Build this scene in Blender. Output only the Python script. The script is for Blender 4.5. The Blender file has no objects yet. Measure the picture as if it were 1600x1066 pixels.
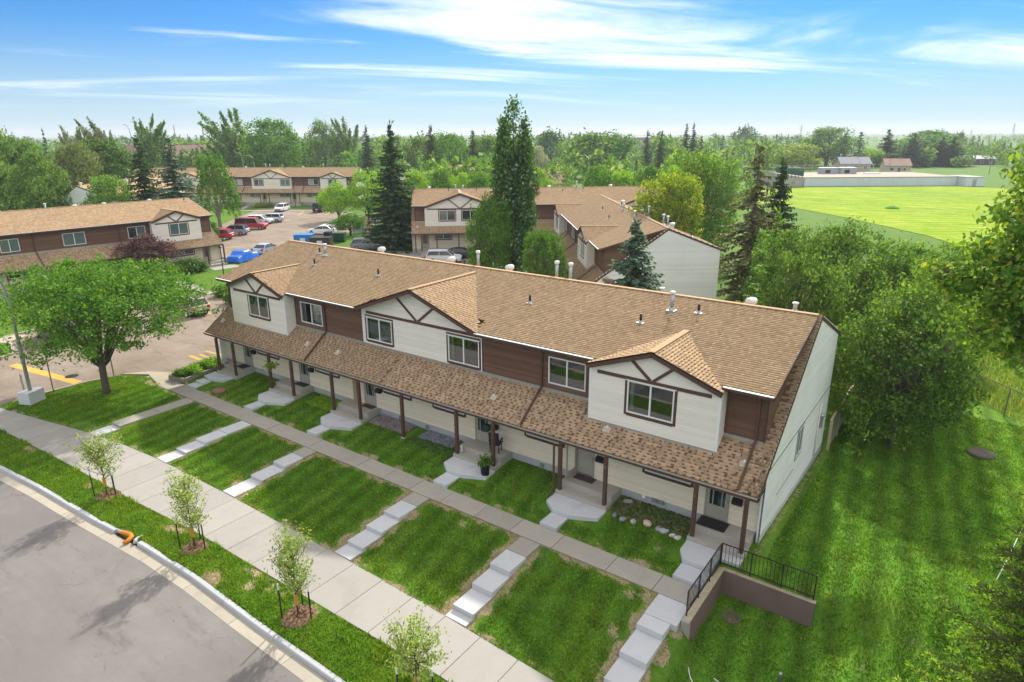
import bpy, bmesh, math, random
import numpy as np
from mathutils import Vector, Matrix
rng = np.random.default_rng(7)
random.seed(7)
S = bpy.context.scene
COL = S.collection
R = math.radians

# ------------------------------------------------------------------ camera
FPX, YAW, PITCH, ROLL = 1026.957, 0.626810812, 0.306086173, -0.00427082
CAM = np.array([5.2114, -22.3962, 15.4747])
_F = np.array([-math.sin(YAW) * math.cos(PITCH), math.cos(YAW) * math.cos(PITCH), -math.sin(PITCH)])
_Rt = np.array([math.cos(YAW), math.sin(YAW), 0.0])
_U = np.cross(_Rt, _F)
_R2 = math.cos(ROLL) * _Rt + math.sin(ROLL) * _U
_U2 = -math.sin(ROLL) * _Rt + math.cos(ROLL) * _U
cam_d = bpy.data.cameras.new('camera')
cam_d.sensor_width = 36.0
cam_d.lens = 36.0 * FPX / 1600.0
cam_d.clip_start = 0.1
cam_d.clip_end = 12000
cam = bpy.data.objects.new('camera', cam_d)
m = Matrix.Identity(4)
for i in range(3):
    m[i][0] = _R2[i]; m[i][1] = _U2[i]; m[i][2] = -_F[i]; m[i][3] = CAM[i]
cam.matrix_world = m
COL.objects.link(cam)
S.camera = cam

def at(px, py, z):
    """photo position of a point known to lie at height z -> its place in the scene"""
    d = _F + _R2 * (px - 800) / FPX - _U2 * (py - 533) / FPX
    return CAM + d * ((z - CAM[2]) / d[2])

def place(px, w, z=-0.45):
    """ground point that is w metres deep along the view and seen in picture column px"""
    a = (px - 800) / FPX
    k = (z - CAM[2]) / w
    b = (k - _F[2] - _R2[2] * a) / (-_U2[2])
    return CAM + w * (_F + _R2 * a - _U2 * b)

def height_for(p, py):
    """height above p so that the top of an upright thing standing at p reaches picture row py"""
    dx, dy = p[0] - CAM[0], p[1] - CAM[1]
    lo, hi = 0.2, 80.0
    for _ in range(50):
        mid = (lo + hi) / 2
        d = np.array([dx, dy, p[2] + mid - CAM[2]])
        y = 533 - FPX * (d @ _U2) / (d @ _F)
        if y > py: lo = mid
        else: hi = mid
    return lo

# ------------------------------------------------------------------ light, sky, exposure
SUN_EL, SUN_AZ = R(38), R(-16)          # azimuth clockwise from +Y
sun_dir = Vector((math.sin(SUN_AZ) * math.cos(SUN_EL), math.cos(SUN_AZ) * math.cos(SUN_EL), math.sin(SUN_EL)))
sd = bpy.data.lights.new('sun', 'SUN')
sd.energy = 2.0
sd.angle = R(1.5)
sd.color = (1.0, 0.95, 0.86)
sun = bpy.data.objects.new('sun', sd)
sun.rotation_euler = sun_dir.to_track_quat('Z', 'Y').to_euler()
COL.objects.link(sun)

W = bpy.data.worlds.new('World')
S.world = W
W.use_nodes = True
wn, wl = W.node_tree.nodes, W.node_tree.links
for n in list(wn): wn.remove(n)
def wnode(t, **k):
    n = wn.new(t)
    for a, b in k.items():
        if a == 'inp':
            for i, v in b.items(): n.inputs[i].default_value = v
        else: setattr(n, a, b)
    return n
def wmath(op, a, b=None, c=None, clamp=False):
    n = wn.new('ShaderNodeMath'); n.operation = op; n.use_clamp = clamp
    for i, v in enumerate((a, b, c)):
        if v is None: continue
        if isinstance(v, (int, float)): n.inputs[i].default_value = v
        else: wl.new(v, n.inputs[i])
    return n.outputs[0]
sky = wnode('ShaderNodeTexSky', sky_type='NISHITA', sun_disc=False, sun_elevation=SUN_EL, sun_rotation=SUN_AZ,
            altitude=600, air_density=1.0, dust_density=0.3, ozone_density=3.0)
tc = wnode('ShaderNodeTexCoord')
sep = wnode('ShaderNodeSeparateXYZ'); wl.new(tc.outputs['Generated'], sep.inputs[0])
dz = wmath('MAXIMUM', sep.outputs[2], 0.012)
u = wmath('DIVIDE', sep.outputs[0], wmath('ADD', dz, 0.06))
v = wmath('DIVIDE', sep.outputs[1], wmath('ADD', dz, 0.06))
cmb = wnode('ShaderNodeCombineXYZ'); wl.new(u, cmb.inputs[0]); wl.new(v, cmb.inputs[1])
# long wisps drawn out across the view direction
mp = wnode('ShaderNodeMapping', vector_type='TEXTURE', inp={'Rotation': (0, 0, YAW + 0.34), 'Scale': (4.2, 1.5, 1.0), 'Location': (21.34, -35.43, 0.0)})
wl.new(cmb.outputs[0], mp.inputs[0])
nz1 = wnode('ShaderNodeTexNoise', inp={'Scale': 1.0, 'Detail': 9.0, 'Roughness': 0.6, 'Distortion': 0.9})
wl.new(mp.outputs[0], nz1.inputs[0])
mp2 = wnode('ShaderNodeMapping', vector_type='TEXTURE', inp={'Rotation': (0, 0, YAW + .1), 'Scale': (7.5, 4.5, 1.0), 'Location': (52.92, 22.88, 0.0)})
wl.new(cmb.outputs[0], mp2.inputs[0])
nz2 = wnode('ShaderNodeTexNoise', inp={'Scale': 1.0, 'Detail': 2.0, 'Roughness': 0.5})
wl.new(mp2.outputs[0], nz2.inputs[0])
# high cloud added towards the zenith, above the view, to brighten the shade
fill_veil = wnode('ShaderNodeMapRange', interpolation_type='SMOOTHSTEP', inp={'From Min': 0.10, 'From Max': 0.55, 'To Min': 0.0, 'To Max': 0.30})
wl.new(sep.outputs[2], fill_veil.inputs[0])
cl = wmath('ADD', wmath('ADD', nz1.outputs[0], fill_veil.outputs[0]), wmath('MULTIPLY', nz2.outputs[0], 0.75))
clm = wnode('ShaderNodeMapRange', interpolation_type='SMOOTHSTEP', inp={'From Min': 0.80, 'From Max': 1.12, 'To Min': 0.0, 'To Max': 0.92})
wl.new(cl, clm.inputs[0])
fade = wnode('ShaderNodeMapRange', interpolation_type='SMOOTHSTEP', inp={'From Min': 0.015, 'From Max': 0.10, 'To Min': 0.0, 'To Max': 1.0})
wl.new(sep.outputs[2], fade.inputs[0])
fac = wmath('MULTIPLY', clm.outputs[0], fade.outputs[0])
skyg = wnode('ShaderNodeMixRGB', blend_type='MULTIPLY', inp={0: 1.0, 'Color2': (0.165, 0.43, 0.70, 1)})
wl.new(sky.outputs[0], skyg.inputs[1])
# pale band of haze low over the horizon, all the way round
hz = wnode('ShaderNodeMapRange', interpolation_type='SMOOTHSTEP', inp={'From Min': -0.03, 'From Max': 0.15, 'To Min': 0.95, 'To Max': 0.0})
wl.new(sep.outputs[2], hz.inputs[0])
mxh = wnode('ShaderNodeMixRGB', inp={'Color2': (3.85, 4.75, 5.35, 1)})
wl.new(hz.outputs[0], mxh.inputs[0]); wl.new(skyg.outputs[0], mxh.inputs[1])
mx = wnode('ShaderNodeMixRGB', inp={'Color2': (9.3, 9.1, 8.9, 1)})
wl.new(fac, mx.inputs[0]); wl.new(mxh.outputs[0], mx.inputs[1])
bg = wnode('ShaderNodeBackground', inp={'Strength': 0.06})
wl.new(mx.outputs[0], bg.inputs[0])
wo = wnode('ShaderNodeOutputWorld'); wl.new(bg.outputs[0], wo.inputs[0])

S.view_settings.view_transform = 'Standard'
S.view_settings.look = 'None'
S.view_settings.exposure = 1.52
S.view_settings.gamma = 1.0
S.view_settings.use_curve_mapping = False
S.cycles.use_denoising = True
S.cycles.max_bounces = 7
S.cycles.transparent_max_bounces = 8
S.cycles.diffuse_bounces = 3
S.cycles.glossy_bounces = 2
S.cycles.transmission_bounces = 3
S.cycles.volume_bounces = 0

# ------------------------------------------------------------------ materials
class NB:
    """small node-building helper"""
    def __init__(s, name):
        s.m = bpy.data.materials.new(name); s.m.use_nodes = True
        s.n, s.l = s.m.node_tree.nodes, s.m.node_tree.links
        for x in list(s.n): s.n.remove(x)
        s.out = s.n.new('ShaderNodeOutputMaterial')
    def node(s, t, inp=None, **k):
        n = s.n.new(t)
        for a, b in k.items(): setattr(n, a, b)
        for i, v in (inp or {}).items(): s.put(n, i, v)
        return n
    def put(s, n, i, v):
        if isinstance(v, bpy.types.NodeSocket): s.l.new(v, n.inputs[i])
        else: n.inputs[i].default_value = v
    def math(s, op, a, b=0.0, c=0.0, clamp=False):
        n = s.node('ShaderNodeMath', operation=op, use_clamp=clamp)
        for i, v in enumerate((a, b, c)): s.put(n, i, v)
        return n.outputs[0]
    def noise(s, scale, detail=4, rough=0.6, vec=None, dist=0.0):
        n = s.node('ShaderNodeTexNoise', {'Scale': scale, 'Detail': detail, 'Roughness': rough, 'Distortion': dist})
        s.l.new(vec if vec else s.coord(), n.inputs[0]); return n.outputs[0]
    def coord(s, w='Object'):
        if not hasattr(s, '_tc'): s._tc = s.node('ShaderNodeTexCoord')
        return s._tc.outputs[w]
    def mapped(s, scale=(1, 1, 1), rot=(0, 0, 0)):
        n = s.node('ShaderNodeMapping', {'Scale': scale, 'Rotation': rot}); s.l.new(s.coord(), n.inputs[0]); return n.outputs[0]
    def ramp(s, fac, stops, interp='LINEAR'):
        n = s.node('ShaderNodeValToRGB'); s.l.new(fac, n.inputs[0]); e = n.color_ramp.elements
        n.color_ramp.interpolation = interp
        while len(e) < len(stops): e.new(0.5)
        for el, (p, c) in zip(e, stops): el.position = p; el.color = (*c, 1)
        return n.outputs[0]
    def mix(s, f, a, b, mode='MIX'):
        n = s.node('ShaderNodeMixRGB', blend_type=mode)
        for i, v in enumerate((f, a, b)):
            if isinstance(v, tuple) and len(v) == 3: v = (*v, 1)
            s.put(n, i, v)
        return n.outputs[0]
    def rmap(s, v, a, b, c=0.0, d=1.0, smooth=True):
        n = s.node('ShaderNodeMapRange', {'From Min': a, 'From Max': b, 'To Min': c, 'To Max': d})
        if smooth: n.interpolation_type = 'SMOOTHSTEP'
        s.l.new(v, n.inputs[0]); return n.outputs[0]
    def bump(s, h, strength=0.3, dist=0.02):
        n = s.node('ShaderNodeBump', {'Strength': strength, 'Distance': dist}); s.l.new(h, n.inputs['Height']); return n.outputs[0]
    def scale(s, col, f):
        n = s.node('ShaderNodeVectorMath', operation='SCALE')
        if isinstance(col, tuple): n.inputs[0].default_value = col
        else: s.l.new(col, n.inputs[0])
        s.put(n, 'Scale', f); return n.outputs[0]
    def principled(s, col, rough=0.8, spec=0.3, metal=0.0, normal=None, **k):
        n = s.node('ShaderNodeBsdfPrincipled')
        if isinstance(col, tuple): col = (*col, 1)
        s.put(n, 'Base Color', col); s.put(n, 'Roughness', rough); s.put(n, 'Specular IOR Level', spec); s.put(n, 'Metallic', metal)
        for i, v in k.items(): s.put(n, i, v)
        if normal: s.l.new(normal, n.inputs['Normal'])
        s.l.new(n.outputs[0], s.out.inputs[0]); return n

_M = {}
def mat(name, col=(0.5, 0.5, 0.5), rough=0.8, var=0.12, scale=2.0, spec=0.3, metal=0.0, island=0.0, objr=0.0, bump=0.0, bscale=40.0, stretch=(1, 1, 1), grime=0.0):
    if name in _M: return _M[name]
    b = NB(name)
    vec = b.mapped(stretch)
    f = b.math('MULTIPLY_ADD', b.noise(scale, 5, 0.65, vec), 2 * var, 1 - var)
    if island:
        g = b.node('ShaderNodeNewGeometry')
        f = b.math('MULTIPLY', f, b.math('MULTIPLY_ADD', g.outputs['Random Per Island'], 2 * island, 1 - island))
    if objr:
        g = b.node('ShaderNodeObjectInfo')
        f = b.math('MULTIPLY', f, b.math('MULTIPLY_ADD', g.outputs['Random'], 2 * objr, 1 - objr))
    c = b.scale(col, f)
    if grime:
        gm = b.rmap(b.noise(scale * 0.6, 6, 0.7), 0.52, 0.72, 0, grime)
        c = b.mix(gm, c, (0.11, 0.085, 0.06))
    nm = b.bump(b.noise(bscale, 3, 0.6, vec), bump, 0.01) if bump else None
    b.principled(c, rough, spec, metal, nm)
    _M[name] = b.m
    return b.m

def leafmat(name, stops, trans=0.35, objr=0.12, gain=2.0, tint=(1.08, 1.0, .9)):
    if name in _M: return _M[name]
    b = NB(name)
    g = b.node('ShaderNodeNewGeometry'); o = b.node('ShaderNodeObjectInfo')
    c = b.ramp(g.outputs['Random Per Island'], [(p_, tuple(min(.6, k_ * gain * w_) for k_, w_ in zip(c_, tint))) for p_, c_ in stops])
    c = b.scale(c, b.math('MULTIPLY_ADD', o.outputs['Random'], 2 * objr, 1 - objr))
    d = b.node('ShaderNodeBsdfDiffuse'); b.l.new(c, d.inputs[0])
    t = b.node('ShaderNodeBsdfTranslucent'); b.l.new(b.mix(1.0, c, (1.25, 1.2, 0.55), 'MULTIPLY'), t.inputs[0])
    ms = b.node('ShaderNodeMixShader', {0: trans}); b.l.new(d.outputs[0], ms.inputs[1]); b.l.new(t.outputs[0], ms.inputs[2])
    gl = b.node('ShaderNodeBsdfGlossy', {'Roughness': 0.45, 'Color': (0.9, 0.95, 0.9, 1)})
    ms2 = b.node('ShaderNodeMixShader', {0: 0.015}); b.l.new(ms.outputs[0], ms2.inputs[1]); b.l.new(gl.outputs[0], ms2.inputs[2])
    b.l.new(ms2.outputs[0], b.out.inputs[0])
    _M[name] = b.m
    return b.m

def glassmat():
    b = NB('window_glass')
    fr = b.node('ShaderNodeFresnel', {'IOR': 1.6})
    f = b.math('MULTIPLY_ADD', fr.outputs[0], 1.2, 0.06, clamp=True)
    t = b.node('ShaderNodeBsdfTransparent', {0: (0.62, 0.70, 0.68, 1)})
    g = b.node('ShaderNodeBsdfGlossy', {'Roughness': 0.02, 'Color': (0.95, 0.97, 1, 1)})
    ms = b.node('ShaderNodeMixShader', {0: f}); b.l.new(t.outputs[0], ms.inputs[1]); b.l.new(g.outputs[0], ms.inputs[2])
    b.l.new(ms.outputs[0], b.out.inputs[0]); return b.m
M_GLASS = glassmat()
M_DARKGLASS = mat('dark_glass', (0.02, 0.03, 0.035), 0.06, 0.1, spec=0.8)
M_BROWN = mat('brown_trim_paint', (0.105, 0.055, 0.038), 0.6, 0.15, 3)
M_BROWNSID = mat('brown_wood_siding', (0.15, 0.078, 0.05), 0.75, 0.3, 2.0, island=0.18, stretch=(0.5, 6, 6), bump=0.2)
M_WHITESID = mat('cream_siding', (0.82, 0.755, 0.665), 0.6, 0.04, 0.7, island=0.045, grime=0.06)
M_ENDSID = mat('white_siding', (0.82, 0.81, 0.79), 0.6, 0.05, 0.6, island=0.05, grime=0.07)
M_BEIGESID = mat('beige_siding', (0.78, 0.68, 0.52), 0.65, 0.05, 0.7, island=0.05, grime=0.05)
M_WHITE = mat('white_vinyl', (0.80, 0.80, 0.79), 0.4, 0.03)
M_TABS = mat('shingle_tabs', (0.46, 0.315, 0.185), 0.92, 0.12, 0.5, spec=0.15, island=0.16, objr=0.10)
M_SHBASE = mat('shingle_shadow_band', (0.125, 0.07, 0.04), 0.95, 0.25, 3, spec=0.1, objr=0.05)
M_TABS_SHADED = mat('shaded_lower_tabs', (0.40, 0.275, 0.17), 0.92, 0.14, 0.6, spec=0.15, island=0.2, objr=0.12)  # same shingles, with the shade of the steeper slope put into the colour
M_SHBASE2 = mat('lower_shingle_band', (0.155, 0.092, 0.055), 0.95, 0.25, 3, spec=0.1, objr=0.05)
M_CONC_NEW = mat('new_concrete', (0.53, 0.535, 0.54), 0.85, 0.12, 1.6, bump=0.15, objr=0.06, grime=0.16)
M_CONC_WALK = mat('sidewalk_concrete', (0.355, 0.332, 0.30), 0.88, 0.10, 0.8, bump=0.1, objr=0.06, grime=0.14)
M_CONC_OLD = mat('old_concrete', (0.36, 0.33, 0.275), 0.9, 0.13, 1.5, bump=0.2, objr=0.07, grime=0.12)
M_PORCH = mat('porch_concrete', (0.42, 0.39, 0.335), 0.9, 0.12, 1.3, bump=0.15, grime=0.12)
M_FOUND = mat('foundation_parging', (0.42, 0.43, 0.43), 0.9, 0.25, 1.2, grime=0.25)
M_METAL = mat('galvanised_metal', (0.45, 0.46, 0.47), 0.4, 0.2, 4, metal=0.7)
M_BLACK = mat('black_plastic', (0.02, 0.02, 0.022), 0.5, 0.2)
M_BLACKMET = mat('black_iron', (0.03, 0.026, 0.024), 0.5, 0.25)
M_BARK = mat('bark', (0.12, 0.09, 0.07), 0.95, 0.35, 6, bump=0.5, bscale=20, stretch=(3, 3, 0.6))
M_BARK_PALE = mat('pale_bark', (0.36, 0.33, 0.28), 0.9, 0.3, 5, stretch=(3, 3, 1))
M_DOOR = mat('beige_door', (0.40, 0.37, 0.30), 0.5, 0.06)
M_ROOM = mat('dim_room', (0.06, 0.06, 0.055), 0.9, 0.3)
M_CURT = mat('pale_curtain', (0.40, 0.47, 0.42), 0.9, 0.15, 6, stretch=(6, 1, 0.2))
M_RUBBER = mat('tyre_rubber', (0.018, 0.018, 0.018), 0.85, 0.2)
M_RIM = mat('wheel_rim', (0.45, 0.45, 0.46), 0.3, 0.1, metal=0.8)
M_SOIL = mat('bare_soil', (0.20, 0.15, 0.095), 0.97, 0.3, 6, bump=0.4)
M_MULCH = mat('bark_mulch', (0.20, 0.12, 0.075), 0.95, 0.4, 18, island=0.35)
M_YELLOW = mat('yellow_paint', (0.58, 0.38, 0.07), 0.8, 0.3, 2.5, grime=0.35)

# ------------------------------------------------------------------ mesh building
class MB:
    def __init__(s): s.v, s.f, s.mi = [], [], []
    def quad(s, *p, m=0):
        i = len(s.v); s.v += [tuple(q) for q in p]; s.f.append(tuple(range(i, i + len(p)))); s.mi.append(m); return s
    def box(s, x0, x1, y0, y1, z0, z1, m=0):
        i = len(s.v)
        s.v += [(x0, y0, z0), (x1, y0, z0), (x1, y1, z0), (x0, y1, z0), (x0, y0, z1), (x1, y0, z1), (x1, y1, z1), (x0, y1, z1)]
        for q in ((0, 3, 2, 1), (4, 5, 6, 7), (0, 1, 5, 4), (1, 2, 6, 5), (2, 3, 7, 6), (3, 0, 4, 7)):
            s.f.append(tuple(i + k for k in q)); s.mi.append(m)
        return s
    def prism(s, poly, a0, a1, axis='x', m=0):
        """polygon (2D) swept along an axis: axis x -> poly is (y,z); y -> (x,z); z -> (x,y)"""
        def P(q, a):
            return (a, q[0], q[1]) if axis == 'x' else ((q[0], a, q[1]) if axis == 'y' else (q[0], q[1], a))
        n = len(poly); i = len(s.v)
        s.v += [P(q, a0) for q in poly] + [P(q, a1) for q in poly]
        s.f.append(tuple(range(i + n - 1, i - 1, -1))); s.f.append(tuple(range(i + n, i + 2 * n))); s.mi += [m, m]
        for k in range(n):
            s.f.append((i + k, i + (k + 1) % n, i + n + (k + 1) % n, i + n + k)); s.mi.append(m)
        return s
    def bar(s, p, q, w, h, up=(0, 0, 1), m=0):
        p, q = Vector(p), Vector(q); d = (q - p).normalized(); u = Vector(up)
        sd = d.cross(u)
        if sd.length < 1e-4: sd = d.cross(Vector((1, 0, 0)))
        sd.normalize(); u = sd.cross(d).normalized(); i = len(s.v)
        for e in (p, q):
            for a, b in ((-1, -1), (1, -1), (1, 1), (-1, 1)): s.v.append(tuple(e + sd * a * w / 2 + u * b * h / 2))
        for f in ((3, 2, 1, 0), (4, 5, 6, 7), (0, 1, 5, 4), (1, 2, 6, 5), (2, 3, 7, 6), (3, 0, 4, 7)):
            s.f.append(tuple(i + k for k in f)); s.mi.append(m)
        return s
    def tube(s, pts, radii, n=8, caps=True, m=0):
        pts = [Vector(p) for p in pts]; rings = []
        if not hasattr(radii, '__len__'): radii = [radii] * len(pts)
        for k, p in enumerate(pts):
            d = (pts[min(k + 1, len(pts) - 1)] - pts[max(k - 1, 0)]).normalized()
            a = d.cross(Vector((0, 0, 1)) if abs(d.z) < 0.95 else Vector((1, 0, 0))).normalized(); b = a.cross(d)
            i = len(s.v); rings.append(i)
            for j in range(n):
                t = 2 * math.pi * j / n
                s.v.append(tuple(p + (a * math.cos(t) + b * math.sin(t)) * radii[k]))
        for r0, r1 in zip(rings, rings[1:]):
            for j in range(n):
                s.f.append((r0 + j, r0 + (j + 1) % n, r1 + (j + 1) % n, r1 + j)); s.mi.append(m)
        if caps:
            s.f.append(tuple(rings[0] + j for j in range(n - 1, -1, -1))); s.f.append(tuple(rings[-1] + j for j in range(n))); s.mi += [m, m]
        return s
    def lathe(s, prof, c=(0, 0, 0), n=16, m=0):
        return s.tube([(c[0], c[1], c[2] + z) for r, z in prof], [max(r, 1e-3) for r, z in prof], n, True, m)
    def build(s, name, mats, parent=None, smooth=False, loc=None):
        me = bpy.data.meshes.new(name)
        me.from_pydata(s.v, [], s.f)
        if not isinstance(mats, (list, tuple)): mats = [mats]
        for k in mats: me.materials.append(k)
        if len(mats) > 1: me.polygons.foreach_set('material_index', s.mi)
        if smooth: me.polygons.foreach_set('use_smooth', [True] * len(me.polygons))
        me.update()
        o = bpy.data.objects.new(name, me); COL.objects.link(o)
        if parent is not None: o.parent = parent
        if loc is not None: o.location = loc
        return o

def np_mesh(name, verts, nper, mats, midx=None):
    """mesh of separate polygons with nper corners each, from an array of corner points"""
    verts = np.ascontiguousarray(verts, dtype=np.float32).reshape(-1, 3)
    nv = len(verts); nf = nv // nper
    me = bpy.data.meshes.new(name)
    me.vertices.add(nv); me.vertices.foreach_set('co', verts.ravel())
    me.loops.add(nv); me.loops.foreach_set('vertex_index', np.arange(nv, dtype=np.int32))
    me.polygons.add(nf); me.polygons.foreach_set('loop_start', np.arange(0, nv, nper, dtype=np.int32))
    try: me.polygons.foreach_set('loop_total', np.full(nf, nper, dtype=np.int32))
    except Exception: pass
    if not isinstance(mats, (list, tuple)): mats = [mats]
    for k in mats: me.materials.append(k)
    if midx is not None: me.polygons.foreach_set('material_index', np.asarray(midx, dtype=np.int32))
    me.update(calc_edges=True); me.validate()
    return me

def link(name, me, parent=None, loc=None, rot=None, scale=None):
    o = bpy.data.objects.new(name, me); COL.objects.link(o)
    if parent is not None: o.parent = parent
    if loc is not None: o.location = loc
    if rot is not None: o.rotation_euler = rot
    if scale is not None: o.scale = scale
    return o
def tag(o, label=None, cat=None, group=None, kind=None):
    if label: o['label'] = label
    if cat: o['category'] = cat
    if group: o['group'] = group
    if kind: o['kind'] = kind
    return o
def thing(name, label, cat, loc=(0, 0, 0), rz=0.0, group=None):
    o = bpy.data.objects.new(name, None); o.empty_display_size = 0.2
    COL.objects.link(o); o.location = loc; o.rotation_euler = (0, 0, rz)
    return tag(o, label, cat, group)
KIDS = {}
def copy_tree(root, loc, rz, label, group=None, scale=None):
    def cp(o, par):
        c = o.copy(); COL.objects.link(c)
        if par is not None: c.parent = par
        for ch in list(o.children): cp(ch, c)
        return c
    r = cp(root, None); r.location = loc; r.rotation_euler = (0, 0, rz); r['label'] = label
    if scale: r.scale = scale
    if group: r['group'] = group
    return r
def smooth01(t): t = np.clip(t, 0, 1); return t * t * (3 - 2 * t)
# ------------------------------------------------------------------ terrain
def ip(x, xs, ys): return np.interp(x, xs, ys)
def sw_z(x): return ip(x, [-60, -42, -34, -28, -22, -14, -8, -3.8, 5, 20, 40], [-.42, -.42, -.5, -.6, -.7, -.86, -1.0, -1.13, -1.3, -1.5, -1.7])
def sw_in(x): return ip(x, [-60, -42, -38, -34, -31, -28, -22, -14, -8, -3.8, 20, 40], [-13.6, -10.7, -9.9, -9.05, -8.6, -8.3, -8.1, -8.0, -8.05, -8.15, -8.6, -9.5])
def sw_out(x): return ip(x, [-60, -42, -38.4, -31.3, -25, -20, -12, -6, 20, 40], [-15, -12.4, -11.8, -11.3, -11.0, -10.6, -10.35, -10.15, -10.6, -11.4])
def kerb_y(x): return ip(x, [-70, -45, -33.6, -29.9, -24.6, -21.2, -17.6, -13.2, -9.2, 0, 20, 40], [-18, -14.6, -13.35, -12.95, -12.6, -12.25, -12.1, -12.15, -12.1, -12.3, -12.9, -14])
def kerb_z(x): return sw_z(x) - .06

PARKING = [(-42.4, -9.6), (-41.9, -3.7), (-40.2, -2.9), (-38.0, -1.1), (-37.9, 14.4), (-20, 15.0), (-20, 19), (-26.5, 24.5), (-46, 47.5), (-55.5, 38.5), (-61, 42.8),
           (-67.5, 41.2), (-74.5, 40.0), (-80.5, 45.2), (-84.5, 57), (-89.5, 66.5), (-111, 72.5), (-128, 65.5), (-119, 55), (-107, 42), (-97.5, 31), (-84, 26.6), (-66, 25.6), (-61.5, 19), (-60.2, 2),
           (-59.4, -5.0), (-56.0, -5.6), (-53.4, -6.3), (-52.6, -8.2), (-53.4, -11.5), (-53, -15.3), (-42.2, -14.2)]
def in_poly(x, y, poly):
    r = np.zeros(np.shape(x), bool); n = len(poly)
    for i in range(n):
        x1, y1 = poly[i]; x2, y2 = poly[(i + 1) % n]
        c = ((y1 > y) != (y2 > y)) & (x < (x2 - x1) * (y - y1) / ((y2 - y1) if y2 != y1 else 1e-9) + x1)
        r ^= c
    return r
def ground_z(x, y):
    x = np.asarray(x, float); y = np.asarray(y, float)
    sw, si, so, ky = sw_z(x), sw_in(x), sw_out(x), kerb_y(x)
    t = np.clip((y - si) / (-3.3 - si), 0, 1)
    front = sw + .015 + (-.315 - sw) * (t ** 1.05)
    up = -.30 + .34 * np.clip((y + 2.1) / 3.4, 0, 1)
    z = np.where(y < -3.3, front, np.where(y < -2.15, -.40, up))
    # behind the row the ground falls to the car park level
    z = np.where(y > 1.3, .03 - .47 * smooth01((y - 8) / 6), z)
    # corner lawn and everything left of the row
    zl = -.40 + 0 * x
    zl = np.where(y < si + 3, sw + (-.40 - sw) * np.clip((y - si) / 3, 0, 1) + .015, zl)
    zl = zl + .10 * np.exp(-((x + 38.5) / 3.0) ** 2 - ((y + 5) / 2.5) ** 2)
    kl = smooth01((x + 38.2) / 2.6); kl = np.where(y > 1.3, np.where(x < -37.4, 0, 1), kl)
    z = zl * (1 - kl) + z * kl
    # lawn right of the end wall, with the low corner inside the retaining wall
    hi = np.where(y < 1.2, -.30 + .42 * smooth01((y + 2) / 3.4), .12 - .57 * smooth01((y - 1) / 11))
    lo = np.maximum(-1.28, np.where(y < si + 2, sw + .015 + (-1.25 - sw) * np.clip((y - si) / 2, 0, 1), -1.28 + 0 * y))
    wdt = .001 + np.maximum(0, x - 2.5) * .9
    k = np.where(x < 2.55, (y > -.62) * 1.0, smooth01((y + .62 + wdt) / (2 * wdt)))
    right = lo + (hi - lo) * k
    # left of the wall the terrace; in front of the wall's end the bank eases down
    wx = np.where(y > -4.05, (x > -.80) * 1.0, smooth01((x + 1.15) / 1.0))
    zr = z * (1 - wx) + right * wx
    z = np.where(y > 1.3, np.where(x > 0, right, z), zr)
    # walk, boulevard, street
    z = np.where(y < si, sw - .09, z)
    tb = np.clip((so - y) / np.maximum(so - ky, .1), 0, 1)
    z = np.where(y < so, sw - .02 - .045 * tb + .03 * np.sin(tb * 3.1), z)
    z = np.where(y < ky - .05, sw - .42, z)
    far = smooth01((np.hypot(x + 20, y - 5) - 60) / 60)
    z = z * (1 - far) + (-.42) * far
    z = np.where((y > 4) | (x < -36), np.where(in_poly(x, y, PARKING), -.64, z), z)
    return z
def gz(x, y): return float(ground_z(np.array([x]), np.array([y]))[0])

def fan(a, b, step, ext):
    mid = np.arange(a, b + 1e-6, step); d, o = step, []
    while True:
        d *= 1.32
        o.append((o[-1] if o else 0) + d)
        if o[-1] > ext: break
    o = np.array(o); return np.concatenate([(a - o)[::-1], mid, b + o])
gx = np.unique(np.concatenate([fan(-62, 15, .2, 5600), [-.875, -.74]])); gx = gx[~((gx > -.86) & (gx < -.75))]
gy = np.unique(np.concatenate([fan(-15, 24, .2, 5600), [-.68, -.56]])); gy = gy[~((gy > -.67) & (gy < -.57))]
GX, GY = np.meshgrid(gx, gy)
GZ = ground_z(GX, GY)
FLIGHTS = {'A': (-33.95, -33.0), 'B': (-27.95, -27.0), 'C': (-22.2, -21.25), 'D': (-14.25, -13.3), 'E': (-8.2, -7.25), 'F': (-2.15, -1.2)}
STEPS = {'A': [(-3.3, -5.4, -.33, 'o'), (-5.42, -7.75, -.335, 'o'), (-7.75, -9.0, -.49, 'n')],
         'B': [(-3.3, -4.75, -.325, 'n'), (-4.77, -6.1, -.345, 'n'), (-6.1, -7.2, -.47, 'n'), (-7.2, -8.27, -.585, 'n')],
         'C': [(-3.3, -4.1, -.32, 'o'), (-4.1, -5.25, -.345, 'n'), (-5.25, -6.55, -.52, 'n'), (-6.55, -8.06, -.685, 'n')],
         'D': [(-3.3, -4.1, -.32, 'o'), (-4.1, -5.2, -.35, 'n'), (-5.2, -6.25, -.52, 'n'), (-6.25, -7.3, -.69, 'n'), (-7.3, -7.98, -.84, 'n')],
         'E': [(-3.3, -4.3, -.32, 'o'), (-4.3, -5.4, -.35, 'n'), (-5.4, -6.5, -.57, 'n'), (-6.5, -7.6, -.79, 'n'), (-7.6, -8.03, -.985, 'n')],
         'F': [(-3.3, -4.5, -.315, 'n'), (-4.5, -5.13, -.34, 'n'), (-5.13, -6.36, -.56, 'n'), (-6.36, -7.4, -.80, 'n'), (-7.4, -8.1, -1.0, 'n')]}
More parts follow.
